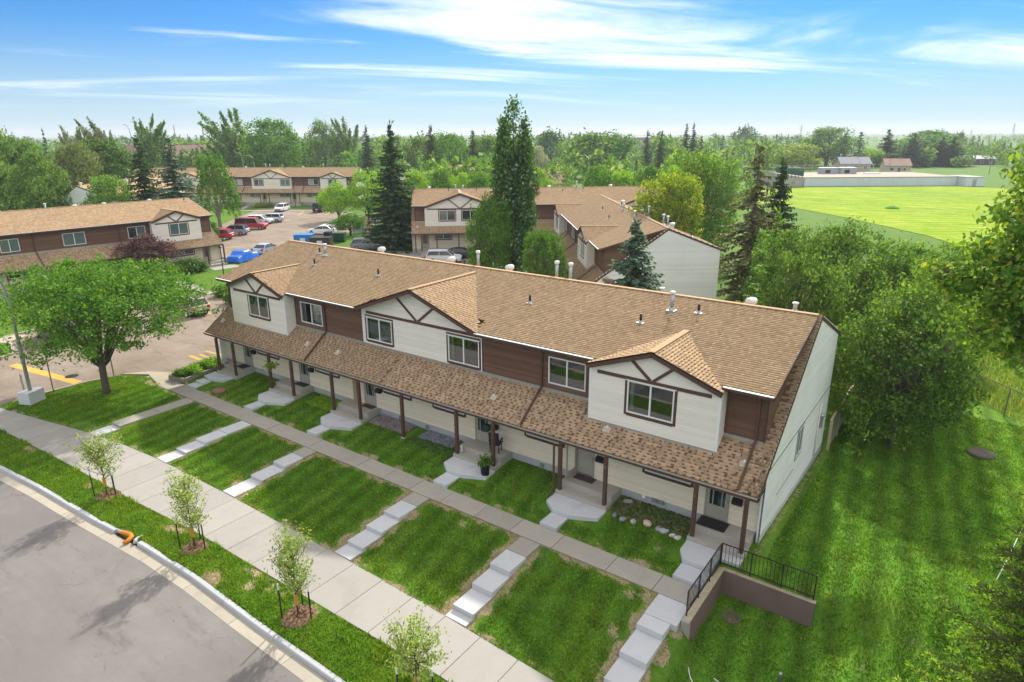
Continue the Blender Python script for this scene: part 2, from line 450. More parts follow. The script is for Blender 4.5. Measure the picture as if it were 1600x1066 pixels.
for k, rows in STEPS.items():
    x0, x1 = FLIGHTS[k]
    for ya, yb, z, _m in rows:
        inn = (GX > x0 - .22) & (GX < x1 + .22) & (GY < ya + .12) & (GY > yb - .12)
        GZ = np.where(inn, np.minimum(GZ, z - .07), GZ)
fine = (GX > -45) & (GX < 15) & (GY > -14) & (GY < 24)
GZ = GZ + np.where(fine & (GZ > -1.5), 0.012 * np.sin(GX * 2.1 + np.sin(GY * 1.7) * 2) * np.cos(GY * 1.9 + GX * .4), 0)
# worn, bare strips beside the steps and walks (a property of the ground itself)
bare = np.zeros_like(GX)
onfront = (GY > sw_in(GX)) & (GY < -3.2)
for k, (a, b) in FLIGHTS.items():
    g = {'A': .35, 'B': .6, 'C': .75, 'D': .8, 'E': 1.0, 'F': 1.0}[k]
    e = np.maximum(np.maximum(a - GX, GX - b), 0)
    bare = np.maximum(bare, g * np.exp(-(e / .46) ** 2) * onfront)
bare = np.maximum(bare, .75 * np.exp(-((GY + 3.3) / .36) ** 2) * (GX > -40) * (GX < -.9))
bare = np.maximum(bare, .55 * np.exp(-((GY + 2.1) / .30) ** 2) * (GX > -38) * (GX < -2))
bare = np.maximum(bare, .55 * np.exp(-((GY - sw_in(GX)) / .30) ** 2) * (GY > sw_in(GX)))
bare = np.maximum(bare, .72 * np.exp(-((GY - sw_out(GX) + .35) / .42) ** 2) * (GX > -40) * (.40 + .45 * np.sin(GX * .9 + 1)))
bare = np.maximum(bare, .50 * np.exp(-((GX - .15) / .32) ** 2) * (GY > .5) * (GY < 13))
for px_, py_, r_ in ((725, 815, .4), (835, 857, .7), (1010, 925, .8), (965, 985, .45), (1035, 860, .4), (705, 763, .4), (330, 905, .6), (405, 900, .8), (590, 975, .5), (745, 640, .4)):
    q = at(px_, py_, -.4 if py_ < 870 else -.85); q = at(px_, py_, gz(q[0], q[1]))
    bare = np.maximum(bare, .85 * np.exp(-(((GX - q[0]) ** 2 + (GY - q[1]) ** 2) / r_ ** 2)))
wig = .22 * np.sin(GX * 2.9 + np.sin(GY * 3.7) * 1.3) + .18 * np.sin(GX * 7.3 + GY * 5.1) + .15 * np.cos(GY * 6.1 - GX * 1.7)
bare = np.where(GX < 0, np.clip(.88 * bare * (1 + wig) + np.where(bare > .12, .3 * wig, 0), 0, 1.2), bare)
def bare_at(x, y):
    i = np.clip(np.searchsorted(gx, x), 1, len(gx) - 1); j = np.clip(np.searchsorted(gy, y), 1, len(gy) - 1)
    fx = np.clip((x - gx[i - 1]) / (gx[i] - gx[i - 1]), 0, 1); fy = np.clip((y - gy[j - 1]) / (gy[j] - gy[j - 1]), 0, 1)
    return (bare[j - 1, i - 1] * (1 - fx) + bare[j - 1, i] * fx) * (1 - fy) + (bare[j, i - 1] * (1 - fx) + bare[j, i] * fx) * fy
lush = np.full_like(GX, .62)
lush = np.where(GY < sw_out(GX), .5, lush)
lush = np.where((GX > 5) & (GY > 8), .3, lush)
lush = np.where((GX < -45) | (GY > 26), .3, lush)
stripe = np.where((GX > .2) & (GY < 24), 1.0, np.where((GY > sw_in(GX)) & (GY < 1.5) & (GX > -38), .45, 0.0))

b = NB('lawn_grass_ground')
a_b = b.node('ShaderNodeAttribute', attribute_name='bare').outputs['Fac']
a_l = b.node('ShaderNodeAttribute', attribute_name='lush').outputs['Fac']
a_s = b.node('ShaderNodeAttribute', attribute_name='stripe').outputs['Fac']
n1 = b.noise(.35, 6, .65); n2 = b.noise(2.2, 6, .7); n3 = b.noise(17, 5, .75); n4 = b.noise(60, 3, .7)
mixed = b.math('ADD', b.math('MULTIPLY', n1, .35), b.math('ADD', b.math('MULTIPLY', n2, .35), b.math('MULTIPLY', n3, .35)))
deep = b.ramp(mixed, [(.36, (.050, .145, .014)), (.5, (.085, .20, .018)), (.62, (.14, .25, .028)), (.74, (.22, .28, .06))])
yellower = b.ramp(mixed, [(.36, (.065, .165, .010)), (.5, (.11, .235, .012)), (.62, (.165, .27, .016)), (.74, (.23, .28, .04))])  # yellower grass tone, blended in by noise and area
wv = b.node('ShaderNodeTexWave', {'Scale': .30, 'Distortion': 3.2, 'Detail': 3.0, 'Detail Scale': 1.4}, wave_type='BANDS', bands_direction='X')
b.l.new(b.mapped((1, 1, 1), (0, 0, R(-6))), wv.inputs[0])
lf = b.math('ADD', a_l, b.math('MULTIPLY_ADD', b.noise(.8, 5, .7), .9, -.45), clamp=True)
col = b.mix(lf, yellower, deep)
col = b.scale(col, b.math('MULTIPLY_ADD', b.math('MULTIPLY', wv.outputs['Fac'], a_s), .55, .80))
col = b.scale(col, b.math('MULTIPLY_ADD', n4, .9, .55))
straw = b.rmap(b.math('MULTIPLY', b.noise(7, 6, .8), b.noise(1.1, 4, .6)), .33, .43, 0, .45)
col = b.mix(straw, col, (.26, .25, .13))
soil = b.ramp(n3, [(.3, (.20, .15, .085)), (.5, (.36, .29, .165)), (.62, (.45, .38, .23)), (.78, (.52, .46, .31))])
bf = b.rmap(b.math('ADD', a_b, b.math('MULTIPLY_ADD', b.math('ADD', n2, n3), .9, -.9)), .42, .62)
col = b.mix(bf, col, soil)
b.principled(col, .9, .15, 0, b.bump(b.math('ADD', n3, n4), .55, .06))
M_GROUND = b.m

me = bpy.data.meshes.new('ground')
nx, ny = len(gx), len(gy)
V = np.stack([GX.ravel(), GY.ravel(), GZ.ravel()], 1).astype(np.float32)
ii = np.arange(nx * ny).reshape(ny, nx)
Fq = np.stack([ii[:-1, :-1], ii[:-1, 1:], ii[1:, 1:], ii[1:, :-1]], -1).reshape(-1, 4).astype(np.int32)
me.vertices.add(len(V)); me.vertices.foreach_set('co', V.ravel())
me.loops.add(Fq.size); me.loops.foreach_set('vertex_index', Fq.ravel())
me.polygons.add(len(Fq)); me.polygons.foreach_set('loop_start', np.arange(0, Fq.size, 4, dtype=np.int32))
me.polygons.foreach_set('use_smooth', np.ones(len(Fq), bool))
for nm, arr in (('bare', bare), ('lush', lush), ('stripe', stripe)):
    at_ = me.attributes.new(nm, 'FLOAT', 'POINT'); at_.data.foreach_set('value', arr.ravel().astype(np.float32))
me.materials.append(M_GROUND); me.update(calc_edges=True)
tag(link('ground', me), 'mown lawns and open grass running to the horizon', None, None, 'structure')

# ------------------------------------------------------------------ asphalt
def asphaltmat(name, c0, c1, c2, patch=True):
    b = NB(name)
    n1 = b.noise(.18, 6, .65); n2 = b.noise(1.6, 6, .7); n3 = b.noise(90, 2, .6)
    st = b.noise(.5, 5, .7, b.mapped((.12, 1.6, 1), (0, 0, R(4))))
    f = b.math('ADD', b.math('MULTIPLY', n1, .5), b.math('ADD', b.math('MULTIPLY', n2, .25), b.math('MULTIPLY', st, .3)))
    c = b.ramp(f, [(.36, c0), (.52, c1), (.66, c2)])
    # repairs, oil drips and pale scuffs
    c = b.mix(b.rmap(b.noise(.55, 7, .72, b.mapped((.35, 1.2, 1), (0, 0, R(8)))), .56, .66, 0, .55), c, tuple(.72 * k for k in c0))
    c = b.mix(b.rmap(b.noise(1.1, 7, .8, b.mapped((.25, 1.6, 1), (0, 0, R(20)))), .60, .70, 0, .5), c, tuple(1.25 * k for k in c2))
    c = b.mix(b.rmap(b.noise(5.5, 3, .6), .70, .74, 0, .7), c, tuple(.35 * k for k in c0))
    vo = b.node('ShaderNodeTexVoronoi', {'Scale': .23, 'Randomness': 1.0}, feature='DISTANCE_TO_EDGE')
    wob = b.node('ShaderNodeVectorMath', operation='ADD'); b.l.new(b.coord(), wob.inputs[0])
    nw = b.node('ShaderNodeTexNoise', {'Scale': .9, 'Detail': 4.0}); b.l.new(b.coord(), nw.inputs[0])
    b.l.new(b.scale(nw.outputs['Color'], 1.1), wob.inputs[1]); b.l.new(wob.outputs[0], vo.inputs['Vector'])
    crack = b.rmap(vo.outputs['Distance'], .0, .007, .5, 0)
    c = b.mix(b.math('MULTIPLY', crack, b.rmap(b.noise(.25, 3), .48, .62)), c, (.06, .055, .05))
    c = b.scale(c, b.math('MULTIPLY_ADD', n3, .5, .75))
    b.principled(c, .92, .2, 0, b.bump(n3, .25, .01))
    return b.m
M_ROAD = asphaltmat('street_asphalt', (.165, .152, .142), (.19, .176, .165), (.225, .21, .196))
M_LOT = asphaltmat('car_park_asphalt', (.18, .14, .108), (.26, .205, .158), (.32, .265, .215), False)

RX, RY = np.meshgrid(np.arange(-60, 40, .25), np.linspace(0, 1, 70))
KY = kerb_y(RX) - .2 - .42
YY = KY + (-46 - KY) * RY ** 1.6
ZZ = kerb_z(RX) - .15 + .10 * np.clip((KY - YY) / 6, 0, 1)
def grid_mesh(name, X, Y, Z, mt, attrs=None):
    ny, nx = X.shape
    V = np.stack([X.ravel(), Y.ravel(), Z.ravel()], 1).astype(np.float32); ii = np.arange(nx * ny).reshape(ny, nx)
    Fq = np.stack([ii[:-1, :-1], ii[1:, :-1], ii[1:, 1:], ii[:-1, 1:]], -1).reshape(-1, 4).astype(np.int32)
    me = bpy.data.meshes.new(name)
    me.vertices.add(len(V)); me.vertices.foreach_set('co', V.ravel())
    me.loops.add(Fq.size); me.loops.foreach_set('vertex_index', Fq.ravel())
    me.polygons.add(len(Fq)); me.polygons.foreach_set('loop_start', np.arange(0, Fq.size, 4, dtype=np.int32))
    me.polygons.foreach_set('use_smooth', np.ones(len(Fq), bool))
    for nm, arr in (attrs or {}).items():
        a = me.attributes.new(nm, 'FLOAT', 'POINT'); a.data.foreach_set('value', arr.ravel().astype(np.float32))
    me.materials.append(mt); me.update(calc_edges=True)
    return me
tag(link('road', grid_mesh('road', RX, YY, ZZ, M_ROAD)), 'worn grey brown asphalt street', None, None, 'structure')

def sheet(name, pts, z, mt, label=None, parent=None, kind='structure'):
    bm = bmesh.new(); vs = [bm.verts.new((p[0], p[1], z)) for p in pts]
    f = bm.faces.new(vs); bmesh.ops.triangulate(bm, faces=[f]); bmesh.ops.recalc_face_normals(bm, faces=bm.faces)
    for f in bm.faces:
        if f.normal.z < 0: f.normal_flip()
    me = bpy.data.meshes.new(name); bm.to_mesh(me); bm.free(); me.materials.append(mt)
    o = link(name, me, parent)
    if parent is None: tag(o, label, None, None, kind)
    return o
car_park = sheet('car_park', PARKING, -.45, M_LOT, 'faded tan asphalt car park between the townhouses')

def strip(mb, p, q, w, z0, z1):
    d = (np.array(q[:2]) - np.array(p[:2])); d = d / np.linalg.norm(d); n = np.array([-d[1], d[0]]) * w / 2
    a = [np.array(p[:2]) + n, np.array(p[:2]) - n, np.array(q[:2]) - n, np.array(q[:2]) + n]
    mb.prism([tuple(k) for k in a], z0, z1, 'z'); return mb
def kerbline(pts, w, z0, z1, name, mt, parent, seg=3.0):
    for p, q in zip(pts, pts[1:]):
        L = math.hypot(q[0] - p[0], q[1] - p[1]); n = max(1, int(L / seg))
        for k in range(n):
            a = (p[0] + (q[0] - p[0]) * k / n, p[1] + (q[1] - p[1]) * k / n); b_ = (p[0] + (q[0] - p[0]) * (k + .985) / n, p[1] + (q[1] - p[1]) * (k + .985) / n)
            strip(MB(), a, b_, w, z0, z1).__class__
            mb = MB(); strip(mb, a, b_, w, z0, z1); mb.build(name, mt, parent)
lotk = tag(thing('car_park_kerb', None, None), None, None, None, 'structure')
kerbline([(-38.3, -1.4), (-40.1, -3.0), (-41.8, -3.9), (-42.4, -5.5), (-42.5, -9.6)], .16, -.6, -.36, 'kerb_stone', M_CONC_OLD, lotk, 2.0)
kerbline([(-61.3, 18.9), (-60.1, 2), (-59.2, -4.9), (-56.0, -5.45), (-53.5, -6.15), (-52.75, -8.2), (-53.5, -11.5)], .18, -.6, -.33, 'kerb_stone', M_CONC_OLD, lotk, 2.5)
kerbline([(-26.3, 24.7), (-46, 47.8), (-55.5, 38.8), (-61, 43.1), (-67.5, 41.5), (-74.5, 40.3), (-80.3, 45.5), (-84.3, 57), (-89.3, 66.8), (-111, 72.9), (-128.4, 65.8)], .2, -.6, -.33, 'kerb_stone', M_CONC_OLD, lotk, 4.0)
pm = tag(thing('parking_markings', None, None), None, None, None, 'structure')
def stripe_px(a, c, w, z=-.446):
    p, q = at(*a, -.45), at(*c, -.45); mb = MB(); d = (q - p)[:2]; d /= np.linalg.norm(d); n = np.array([-d[1], d[0]]) * w / 2
    mb.quad((*(p[:2] + n), z), (*(p[:2] - n), z), (*(q[:2] - n), z), (*(q[:2] + n), z))
    o = mb.build('painted_line', M_YELLOW, pm); f = o.data.polygons[0]
    if f.normal.z < 0: o.data.flip_normals()
for a, c, w in (((20, 570), (122, 598), .62), ((312, 554), (330, 560), .22), ((322, 549), (352, 556), .2), ((310, 483), (330, 491), .2),
                ((352, 387), (445, 379), .22), ((350, 401), (385, 396), .2), ((466, 337), (476, 329), .2), ((448, 331), (458, 328), .2), ((508, 336), (524, 329), .25), ((297, 556), (313, 562), .3), ((440, 343), (452, 345), .2)):
    stripe_px(a, c, w)
mb = MB(); q = at(112, 588, -.45); mb.lathe([(0.0, -.444), (.42, -.444), (.42, -.44), (.36, -.436), (0.0, -.436)], (q[0], q[1], 0), 20); mb.build('manhole_cover', M_RUBBER, pm)

# ------------------------------------------------------------------ sidewalk, gutter, kerb, inner path
walk = tag(thing('sidewalk', None, None), None, None, None, 'structure')
xs = [-60 + 1.62 * k for k in range(0, 62)]
for a, c in zip(xs, xs[1:]):
    c2 = c - .022
    mb = MB(); P = [(a, sw_out(a)), (c2, sw_out(c2)), (c2, sw_in(c2)), (a, sw_in(a))]
    i = len(mb.v)
    for z in (-.12, 0):
        for q in P: mb.v.append((q[0], q[1], float(sw_z(q[0])) + z + rng.normal(0, .0015)))
    mb.f += [(0, 3, 2, 1), (4, 5, 6, 7), (0, 1, 5, 4), (1, 2, 6, 5), (2, 3, 7, 6), (3, 0, 4, 7)]; mb.mi += [0] * 6
    mb.build('paving_slab', M_CONC_WALK, walk)
path = tag(thing('inner_path', None, None), None, None, None, 'structure')
xs = [-37.6, -36.2, -34.6, -32.9, -31.2, -29.4, -27.5, -25.7, -23.9, -22.0, -20.1, -18.3, -16.4, -14.6, -12.7, -10.7, -8.8, -6.75, -4.32, -2.42, -1.0]
for a, c in zip(xs, xs[1:]):
    j = rng.normal(0, .004)
    MB().box(a, c - .025, -3.28, -2.22, -.5, -.30 + j).build('paving_slab', M_CONC_OLD, path)
for P in ([(-38.4, -3.0), (-37.63, -3.28), (-37.63, -1.3), (-38.2, -1.2)], [(-40.3, -2.55), (-38.44, -2.98), (-38.25, -1.15), (-39.3, -1.35)], [(-41.9, -3.6), (-40.35, -2.6), (-39.35, -1.4), (-40.9, -2.3)]):
    MB().prism(P, -.5, -.33, 'z').build('paving_slab', mat('tan_concrete', (.45, .38, .29), .9, .1, 1.2), path)

def ring_pts(x, off, dz): return (x, float(kerb_y(x)) + off, float(kerb_z(x)) + dz)
kerb = tag(thing('street_kerb', None, None), None, None, None, 'structure')
gut = tag(thing('street_gutter', None, None), None, None, None, 'structure')
def kerb_piece(xa, xb):
    prof = [(0.03, -.3), (0.03, -.01), (0.01, .0), (-.13, .0), (-.155, -.012), (-.17, -.04), (-.195, -.135), (-.195, -.3)]
    mb = MB(); n = 4; rows = []
    for k in range(n + 1):
        x = xa + (xb - xa) * k / n; rows.append(len(mb.v)); mb.v += [ring_pts(x, o, z) for o, z in prof]
    m_ = len(prof)
    for r0, r1 in zip(rows, rows[1:]):
        for j in range(m_ - 1): mb.f.append((r0 + j, r0 + j + 1, r1 + j + 1, r1 + j)); mb.mi.append(0)
    mb.f.append(tuple(rows[0] + j for j in range(m_ - 1, -1, -1))); mb.f.append(tuple(rows[-1] + j for j in range(m_))); mb.mi += [0, 0]
    o = mb.build('kerb_stone', mat('kerb_concrete', (.44, .45, .455), .85, .09, 1.5, objr=.06, grime=.12), kerb)
    bm = bmesh.new(); bm.from_mesh(o.data); bmesh.ops.recalc_face_normals(bm, faces=bm.faces); bm.to_mesh(o.data); bm.free()
def gutter_piece(xa, xb):
    mb = MB()
    for off, dz in ((-.195, -.135), (-.66, -.142)):
        for x in (xa, xb): mb.v.append(ring_pts(x, off, dz))
    for off, dz in ((-.195, -.3), (-.66, -.3)):
        for x in (xa, xb): mb.v.append(ring_pts(x, off, dz))
    mb.f += [(0, 2, 3, 1), (2, 6, 7, 3), (0, 1, 5, 4), (0, 4, 6, 2), (1, 3, 7, 5)]; mb.mi += [0] * 5
    mb.build('gutter_slab', mat('gutter_concrete', (.40, .36, .29), .88, .15, 1.5, objr=.08, grime=.25), gut)
x = -58.0
while x < 36:
    e = x + 3.05
    for a, c in ([(x, e)] if (e < -23.1 or x > -21.5) else ([(x, -23.05)] if x < -23.1 else []) + ([(-21.55, e)] if e > -21.5 else [])):
        if c - a > .2: kerb_piece(a, c - .02)
    gutter_piece(x + 1.1, x + 3.05 + 1.08)
    x = e
# the storm drain set back in the kerb, with curved kerb returns
dr = thing('storm_drain', 'storm drain inlet set back in the street kerb', 'drain', (-22.3, float(kerb_y(-22.3)), float(kerb_z(-22.3))))
def arc(cx, cy, r, a0, a1, n=6): return [(cx + r * math.cos(R(a0 + (a1 - a0) * k / n)), cy + r * math.sin(R(a0 + (a1 - a0) * k / n))) for k in range(n + 1)]
MB().tube([(-.75 + .02, -.09, -.06), (-.5, -.05, -.06), (-.25, .12, -.06), (.1, .34, -.06)], .085, 8).build('curved_kerb', mat('kerb_concrete'), dr, True)
MB().tube([(.77, -.09, -.06), (.62, .0, -.06), (.56, .16, -.06), (.6, .34, -.06)], .09, 8).build('curved_kerb', mat('kerb_concrete'), dr, True)
MB().prism([(-.72, -.2), (.75, -.2), (.6, .36), (.1, .4), (-.3, .1)], -.24, -.15, 'z').build('inlet_floor', M_BLACK, dr)
MB().box(-.3, .45, -.16, .12, -.15, -.125).build('inlet_grate', M_BLACKMET, dr)
sock = MB().tube([(-.55, -.13, -.04), (-.25, -.02, -.03), (.1, .05, -.02), (.32, .0, -.02), (.42, -.2, -.04), (.4, -.42, -.05)], [.05, .085, .1, .1, .095, .06], 9).build('filter_sock', mat('orange_filter_mesh', (.72, .22, .02), .7, .3, 9, bump=.5, bscale=50), None, True)
sock.location = dr.location
tag(sock, 'bent orange filter sock lying in the storm drain', 'filter sock')

# ------------------------------------------------------------------ steps from the sidewalk up to the inner path
WHERE = {'A': 'long tan concrete walkway with one low step near the corner lawn', 'B': 'white concrete steps, first flight right of the tan walkway',
         'C': 'concrete step flight second right of the tan walkway, grey slab at its top', 'D': 'step flight between the two middle lawns opposite the gravel bed',
         'E': 'three white steps leading up beside the large bare dirt edge', 'F': 'white step flight beside the brown retaining wall'}
for k, rows in STEPS.items():
    x0, x1 = FLIGHTS[k]
    t = thing('step_flight', WHERE[k], 'steps', (x0, -3.3, -.32), 0, 'concrete step flights up from the sidewalk')
    for j, (ya, yb, z, mm) in enumerate(rows):
        wx = .22 if (k == 'F' and j == 0) else 0
        MB().box(0, x1 - x0 + wx, yb + 3.3, ya + 3.3 - .006, z + .32 - .26, z + .32 - j * .0003).build('concrete_tread', M_CONC_NEW if mm == 'n' else M_CONC_OLD, t)
# ------------------------------------------------------------------ row houses
YE, ZE = .26, 2.58            # lower eave
YU, ZU = 1.6, 6.13            # upper eave
YR, ZR = 7.68, 7.91           # ridge
YB, ZBK = 13.0, 5.87          # rear eave
YW, YV, YBAY = 1.45, 2.1, 1.36  # ground floor wall, upper wall, projecting bay
SL = (ZR - ZE) / (YR - YE)
SU = (ZR - ZU) / (YR - YU)
def zlow(y): return ZE + (y - YE) * SL
def zup(y): return ZU + (y - YU) * SU

def siding(mb, origin, ud, u0, u1, z0, z1, pitch=.115, cut=(), span=None, lip=.024, nrm=None):
    """lap siding: courses of slanted boards on a vertical wall; cut = openings (u0,u1,z0,z1); span(z) narrows a course under a roof line"""
    ox, oy = origin; ux, uy = ud
    nx, ny = nrm if nrm else (uy, -ux)
    z = z0
    while z < z1 - .01:
        t = min(z + pitch, z1)
        a, c = (u0, u1)
        sp = [(a, c)] if span is None else [s for s in [span((z + t) / 2)] if s[1] - s[0] > .03]
        for (k0, k1, c0, c1) in cut:
            if c0 < (z + t) / 2 < c1:
                o = []
                for s0, s1 in sp:
                    if k0 > s0: o.append((s0, min(s1, k0)))
                    if k1 < s1: o.append((max(s0, k1), s1))
                sp = [s for s in o if s[1] - s[0] > .02]
        for s0, s1 in sp:
            p = lambda uu, dd, zz: (ox + ux * uu + nx * dd, oy + uy * uu + ny * dd, zz)
            zm = z + (t - z) * .64
            i = len(mb.v)
            mb.v += [p(s0, 0, z), p(s1, 0, z), p(s1, lip, z), p(s0, lip, z), p(s1, lip * .86, zm), p(s0, lip * .86, zm), p(s1, 0, t), p(s0, 0, t)]
            mb.f += [(i, i + 1, i + 2, i + 3), (i + 3, i + 2, i + 4, i + 5), (i + 5, i + 4, i + 6, i + 7)]; mb.mi += [0, 0, 0]
        z = t

def shingle_courses(O, uvec, vvec, U, V, keep=None, e=.145, tooth=(.12, .27), gap=(.07, .17), th=.012, seed=1):
    """corner points of shingle tabs on a roof plane: top, butt edge and two side faces per tab"""
    r = np.random.default_rng(seed)
    O, uv, vv = (np.array(k, float) for k in (O, uvec, vvec)); nv = np.cross(uv, vv); nv /= np.linalg.norm(nv)
    A, B, C, D = [], [], [], []
    nc = int(V / e)
    for j in range(nc):
        n = int(U / (tooth[0] + gap[0])) + 4
        w = r.uniform(*tooth, n); g = r.uniform(*gap, n)
        s = np.cumsum(w + g) - w - r.uniform(0, 1.2)
        k = (s + w > .04) & (s < U - .04)
        s, w = s[k], w[k]
        A.append(np.clip(s, 0, U)); B.append(np.clip(s + w, 0, U)); C.append(np.full(len(s), j * e)); D.append(np.full(len(s), min((j + 1) * e + .004, V)))
    A, B, C, D = map(np.concatenate, (A, B, C, D))
    if keep is not None:
        k = keep((A + B) / 2, (C + D) / 2); A, B, C, D = A[k], B[k], C[k], D[k]
    def P(a, c, h): return O + a[:, None] * uv + c[:, None] * vv + np.asarray(h)[..., None] * nv
    hb, ht, h0 = np.full(len(A), th + .004), np.full(len(A), .005), np.full(len(A), -.002)
    top = np.stack([P(A, C, hb), P(B, C, hb), P(B, D, ht), P(A, D, ht)], 1)
    but = np.stack([P(A, C, h0), P(B, C, h0), P(B, C, hb), P(A, C, hb)], 1)
    # upper half of each course: the lighter laminate that closes the gap behind the next tab
    m1 = r.uniform(.40, .55, len(A)) * (D - C)
    B2 = np.minimum(B + gap[1] * 1.05, U)
    hm = np.full(len(A), .0035)
    back = np.stack([P(A, C + m1, hm), P(B2, C + m1, hm), P(B2, D, hm), P(A, D, hm)], 1)
    if keep is not None: back = back[keep(B2, D)]
    return np.concatenate([np.stack([top, but], 1).reshape(-1, 3), back.reshape(-1, 3)])

def join_quads(name, groups, parent, kind='stuff'):
    """groups: list of (corner points, material)"""
    mats = [g[1] for g in groups]
    pts = np.concatenate([g[0] for g in groups]); idx = np.concatenate([np.full(len(g[0]) // 4, i) for i, g in enumerate(groups)])
    me = np_mesh(name, pts, 4, mats, idx)
    # weld the two faces of each tab so that a tab is one island
    bm = bmesh.new(); bm.from_mesh(me); bmesh.ops.remove_doubles(bm, verts=bm.verts, dist=.0008); bm.to_mesh(me); bm.free()
    o = link(name, me, parent)
    if kind: o['kind'] = kind
    return o

FAR_PANES = [M_DARKGLASS, mat('pane_green_grey', (.10, .14, .13), .08, .3, 2, spec=.8), mat('pane_pale_blind', (.34, .37, .34), .12, .2, 3, spec=.7), mat('pane_teal', (.07, .13, .14), .08, .3, 2, spec=.8)]
def window(par, x0, x1, z0, z1, y, trim=True, style=0, full=True):
    """sliding window in a wall facing -y at depth y"""
    w = MB()
    f = .055
    w.box(x0, x1, y - .05, y + .04, z1 - f, z1).box(x0, x1, y - .05, y + .04, z0, z0 + f).box(x0, x0 + f, y - .05, y + .04, z0 + f, z1 - f).box(x1 - f, x1, y - .05, y + .04, z0 + f, z1 - f)
    xm = (x0 + x1) / 2
    w.box(xm - .035, xm + .035, y - .035, y + .03, z0 + f, z1 - f)
    root = w.build('window', M_WHITE, par)
    if trim:
        t = MB(); k = .12
        t.box(x0 - k, x0, y - .035, y, z0 - k, z1 + k).box(x1, x1 + k, y - .035, y, z0 - k, z1 + k).box(x0, x1, y - .035, y, z0 - k * 1.3, z0).box(x0, x1, y - .035, y, z1, z1 + k)
        t.build('window_trim', M_BROWN, root)
        MB().box(x0 - .09, x1 + .09, y - .085, y - .04, z1 + .0, z1 + .035).build('drip_cap', M_WHITE, root)
    gl = M_GLASS if full else None
    for a, c in ((x0 + f, xm - .035), (xm + .035, x1 - f)):
        MB().quad((a, y - .005, z0 + f), (c, y - .005, z0 + f), (c, y - .005, z1 - f), (a, y - .005, z1 - f)).build('pane', gl or FAR_PANES[int(rng.integers(len(FAR_PANES)))], root)
    if full:
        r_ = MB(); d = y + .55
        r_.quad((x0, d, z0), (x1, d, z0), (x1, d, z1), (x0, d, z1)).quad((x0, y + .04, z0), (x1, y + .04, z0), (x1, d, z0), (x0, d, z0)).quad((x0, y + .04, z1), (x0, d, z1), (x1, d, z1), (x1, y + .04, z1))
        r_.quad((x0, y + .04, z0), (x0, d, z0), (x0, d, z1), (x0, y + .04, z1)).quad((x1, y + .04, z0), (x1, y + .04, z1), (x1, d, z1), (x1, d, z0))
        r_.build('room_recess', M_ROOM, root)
        def cur(a, c, mt):
            n = max(4, int((c - a) / .05)); mb = MB(); base = len(mb.v)
            for k in range(n + 1):
                x = a + (c - a) * k / n; yy = y + .16 + (.03 if k % 2 else 0)
                mb.v += [(x, yy, z0 + .03), (x, yy, z1 - .03)]
            for k in range(n): mb.f.append((2 * k, 2 * k + 2, 2 * k + 3, 2 * k + 1)); mb.mi.append(0)
            mb.build('curtain', mt, root)
        if style == 1: cur(x0 + .05, xm, M_CURT); cur(xm + .55, x1 - .05, mat('white_drape', (.55, .55, .52)))
        elif style == 2: cur(x0 + .05, x0 + .3, mat('grey_drape', (.22, .25, .26))); cur(xm, x1 - .05, mat('cream_blind', (.62, .60, .50)))
        elif style == 3: cur(x0 + .05, x0 + .22, mat('white_drape', (.55, .55, .52)))
        elif style == 4: cur(x0 + .05, x1 - .05, mat('green_drape', (.16, .24, .20)))
    return root

def beam(mb, p, q, w, t, y, m=0):
    """flat board lying in the plane y, from p to q (x,z), width w, thickness t towards -y"""
    p, q = Vector(p), Vector(q); d = (q - p).normalized(); n = Vector((-d.y, d.x)) * w / 2
    mb.prism([tuple(p + n), tuple(p - n), tuple(q - n), tuple(q + n)], y - t, y, 'y', m)

